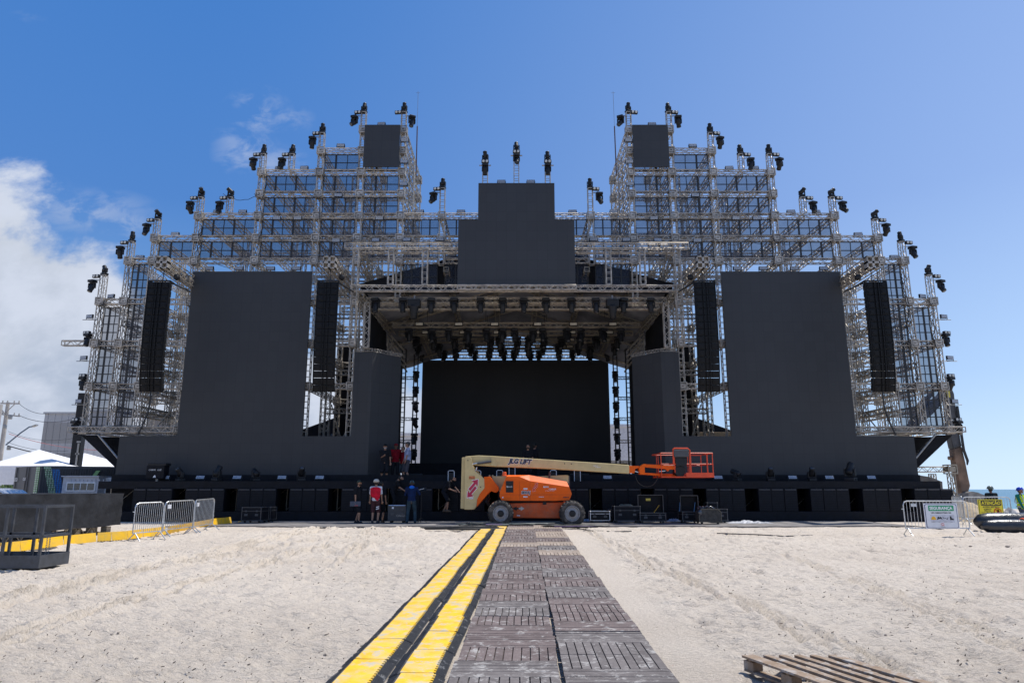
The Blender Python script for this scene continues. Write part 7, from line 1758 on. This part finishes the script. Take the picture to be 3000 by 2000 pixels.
p = P(1235,1437,30.7); r = empty('music_stand', (p.x,30.7,zm_), 'black tilted stand beside the person in the blue jacket', 'stand')
k = mb(); k.tube((p.x,30.7,zm_), (p.x,30.7,p.z), .015, 6)
for a in (0,2.1,4.2): k.tube((p.x,30.7,zm_+.2), (p.x+.25*math.cos(a),30.7+.25*math.sin(a),zm_), .01, 5)
k.build('stem', BLKT, r); k = mb(); k.rbox((p.x,30.7,p.z+.03), (.42,.3,.03), .006, Euler((.5,-.2,0)).to_matrix()); k.build('desk', BLK, r); k = mb(); k.box((p.x-.03,30.62,p.z+.06), (.30,.02,.02), Euler((0,-.25,0)).to_matrix()); k.build('paper_edge', WHITE, r)
person((P(1303,1480,32.0).x,31.95,1.0), pi*.40, 'person in black leaning forward between the subwoofers beside the lift', 1.72, shirt=TB, trousers=TK, shorts=True, lean=.62, handL=(.10,-.66,.86), handR=(-.14,-.52,.92), footL=(.10,.05,0), footR=(-.10,-.18,0), headdown=.35, crouch=.04, shoe=pm('boot_brown', (.12,.08,.05), .7))
zd = CZ+.352
person((P(1127,1400,34.0).x,33.85,zd-.02), pi*.04, 'person in black shirt, shorts and cap on the stage with an arm across the chest', 1.77, shirt=TB, trousers=TK, shorts=True, handR=(-.02,-.22,1.22), handL=(.27,-.06,.86), hat=('cap', cloth('cap_black', (.01,.01,.012))), bulk=1.12, beard=('grey', (.4,.38,.36)))
person((P(1157,1400,34.9).x,34.9,zd), pi*.02, 'person in dark red shirt and cap on the stage, hand raised to the chin', 1.84, skin=SKIND, shirt=cloth('shirt_dark_red', (.20,.004,.012)), trousers=TK, handL=(.03,-.16,1.52), handR=(-.16,-.16,1.10), hat=('cap', cloth('cap_red', (.22,.01,.02))), bulk=1.05)
person((P(1178,1400,35.6).x,35.6,zd), -pi*.2, 'person in red shirt and patterned shorts half hidden behind the one in pale blue', 1.74, shirt=cloth('shirt_red', (.32,.006,.015)), trousers=cloth('shorts_camo', (.10,.12,.14)), shorts=True, hair=(.02,.015,.01))
person((P(1192,1400,34.3).x,34.2,zd-.02), -pi*.42, 'person in pale blue T-shirt, grey shorts and cap on the stage, turned sideways', 1.90, shirt=cloth('shirt_pale_blue', (.34,.38,.55)), trousers=cloth('shorts_grey', (.07,.068,.08)), shorts=True, hat=('cap', cloth('cap_grey', (.05,.055,.06))), handL=(.20,-.10,.88), handR=(-.20,-.16,.86), footL=(.1,.1,0), footR=(-.1,-.12,0), shoe=pm('shoe_white', (.6,.62,.65), .6))
person((P(1547,1400,35.0).x,35.0,zd), 0, 'bearded person in black standing on the stage behind the boom', 1.80, shirt=TB, trousers=TK, beard=('brown', (.05,.03,.02)), headdown=.3)
person((P(1567,1400,35.4).x,35.4,zd), pi*.8, 'person in black with a dark cap facing away behind the boom', 1.88, skin=SKIND, shirt=TB, trousers=TK, hat=('cap', cloth('cap_black', (.01,.01,.012))), long_sleeve=True)
zr = P(2899,1419.5,30.6).z-1.80
person((P(2899,1419,30.6).x,30.6,zr), pi*.97, 'person in black shirt and dark helmet seen from behind looking at the sea', 1.72, skin=SKIND, shirt=cloth('shirt_green_black', (.015,.022,.022)), trousers=TK, hat=('helmet', pm('helmet_olive', (.12,.15,.13), .35)), handL=(.26,-.1,.85), handR=(-.26,-.1,.85),
       extras=lambda r, up, j, hp, s: text('LUGUMA', .06, WHITE, up(0,.178,.40), r, rot=(pi/2,0,pi), local=True))
zr = P(2986,1423,29.8).z-1.80
person((P(2986,1423,29.8).x,29.8,zr), pi*.12, 'person in yellow high-visibility vest and blue helmet at the right edge', 1.72, skin=SKIND, shirt=cloth('shirt_teal', (.01,.16,.12)), trousers=cloth('jeans_slate', (.06,.08,.12)), long_sleeve=True, hat=('helmet', pm('helmet_blue', (.01,.05,.45), .3)), handR=(-.20,-.18,.88), handL=(.22,-.10,.88), vest=(cloth('vest_yellow', (.62,.85,.03)), pm('tape_grey', (.5,.5,.5), .4)), headdown=.2)
for o in list(bpy.data.objects):
    if o.name.startswith('person') and o.parent is None and not o.children: bpy.data.objects.remove(o)
bpy.context.view_layer.update()
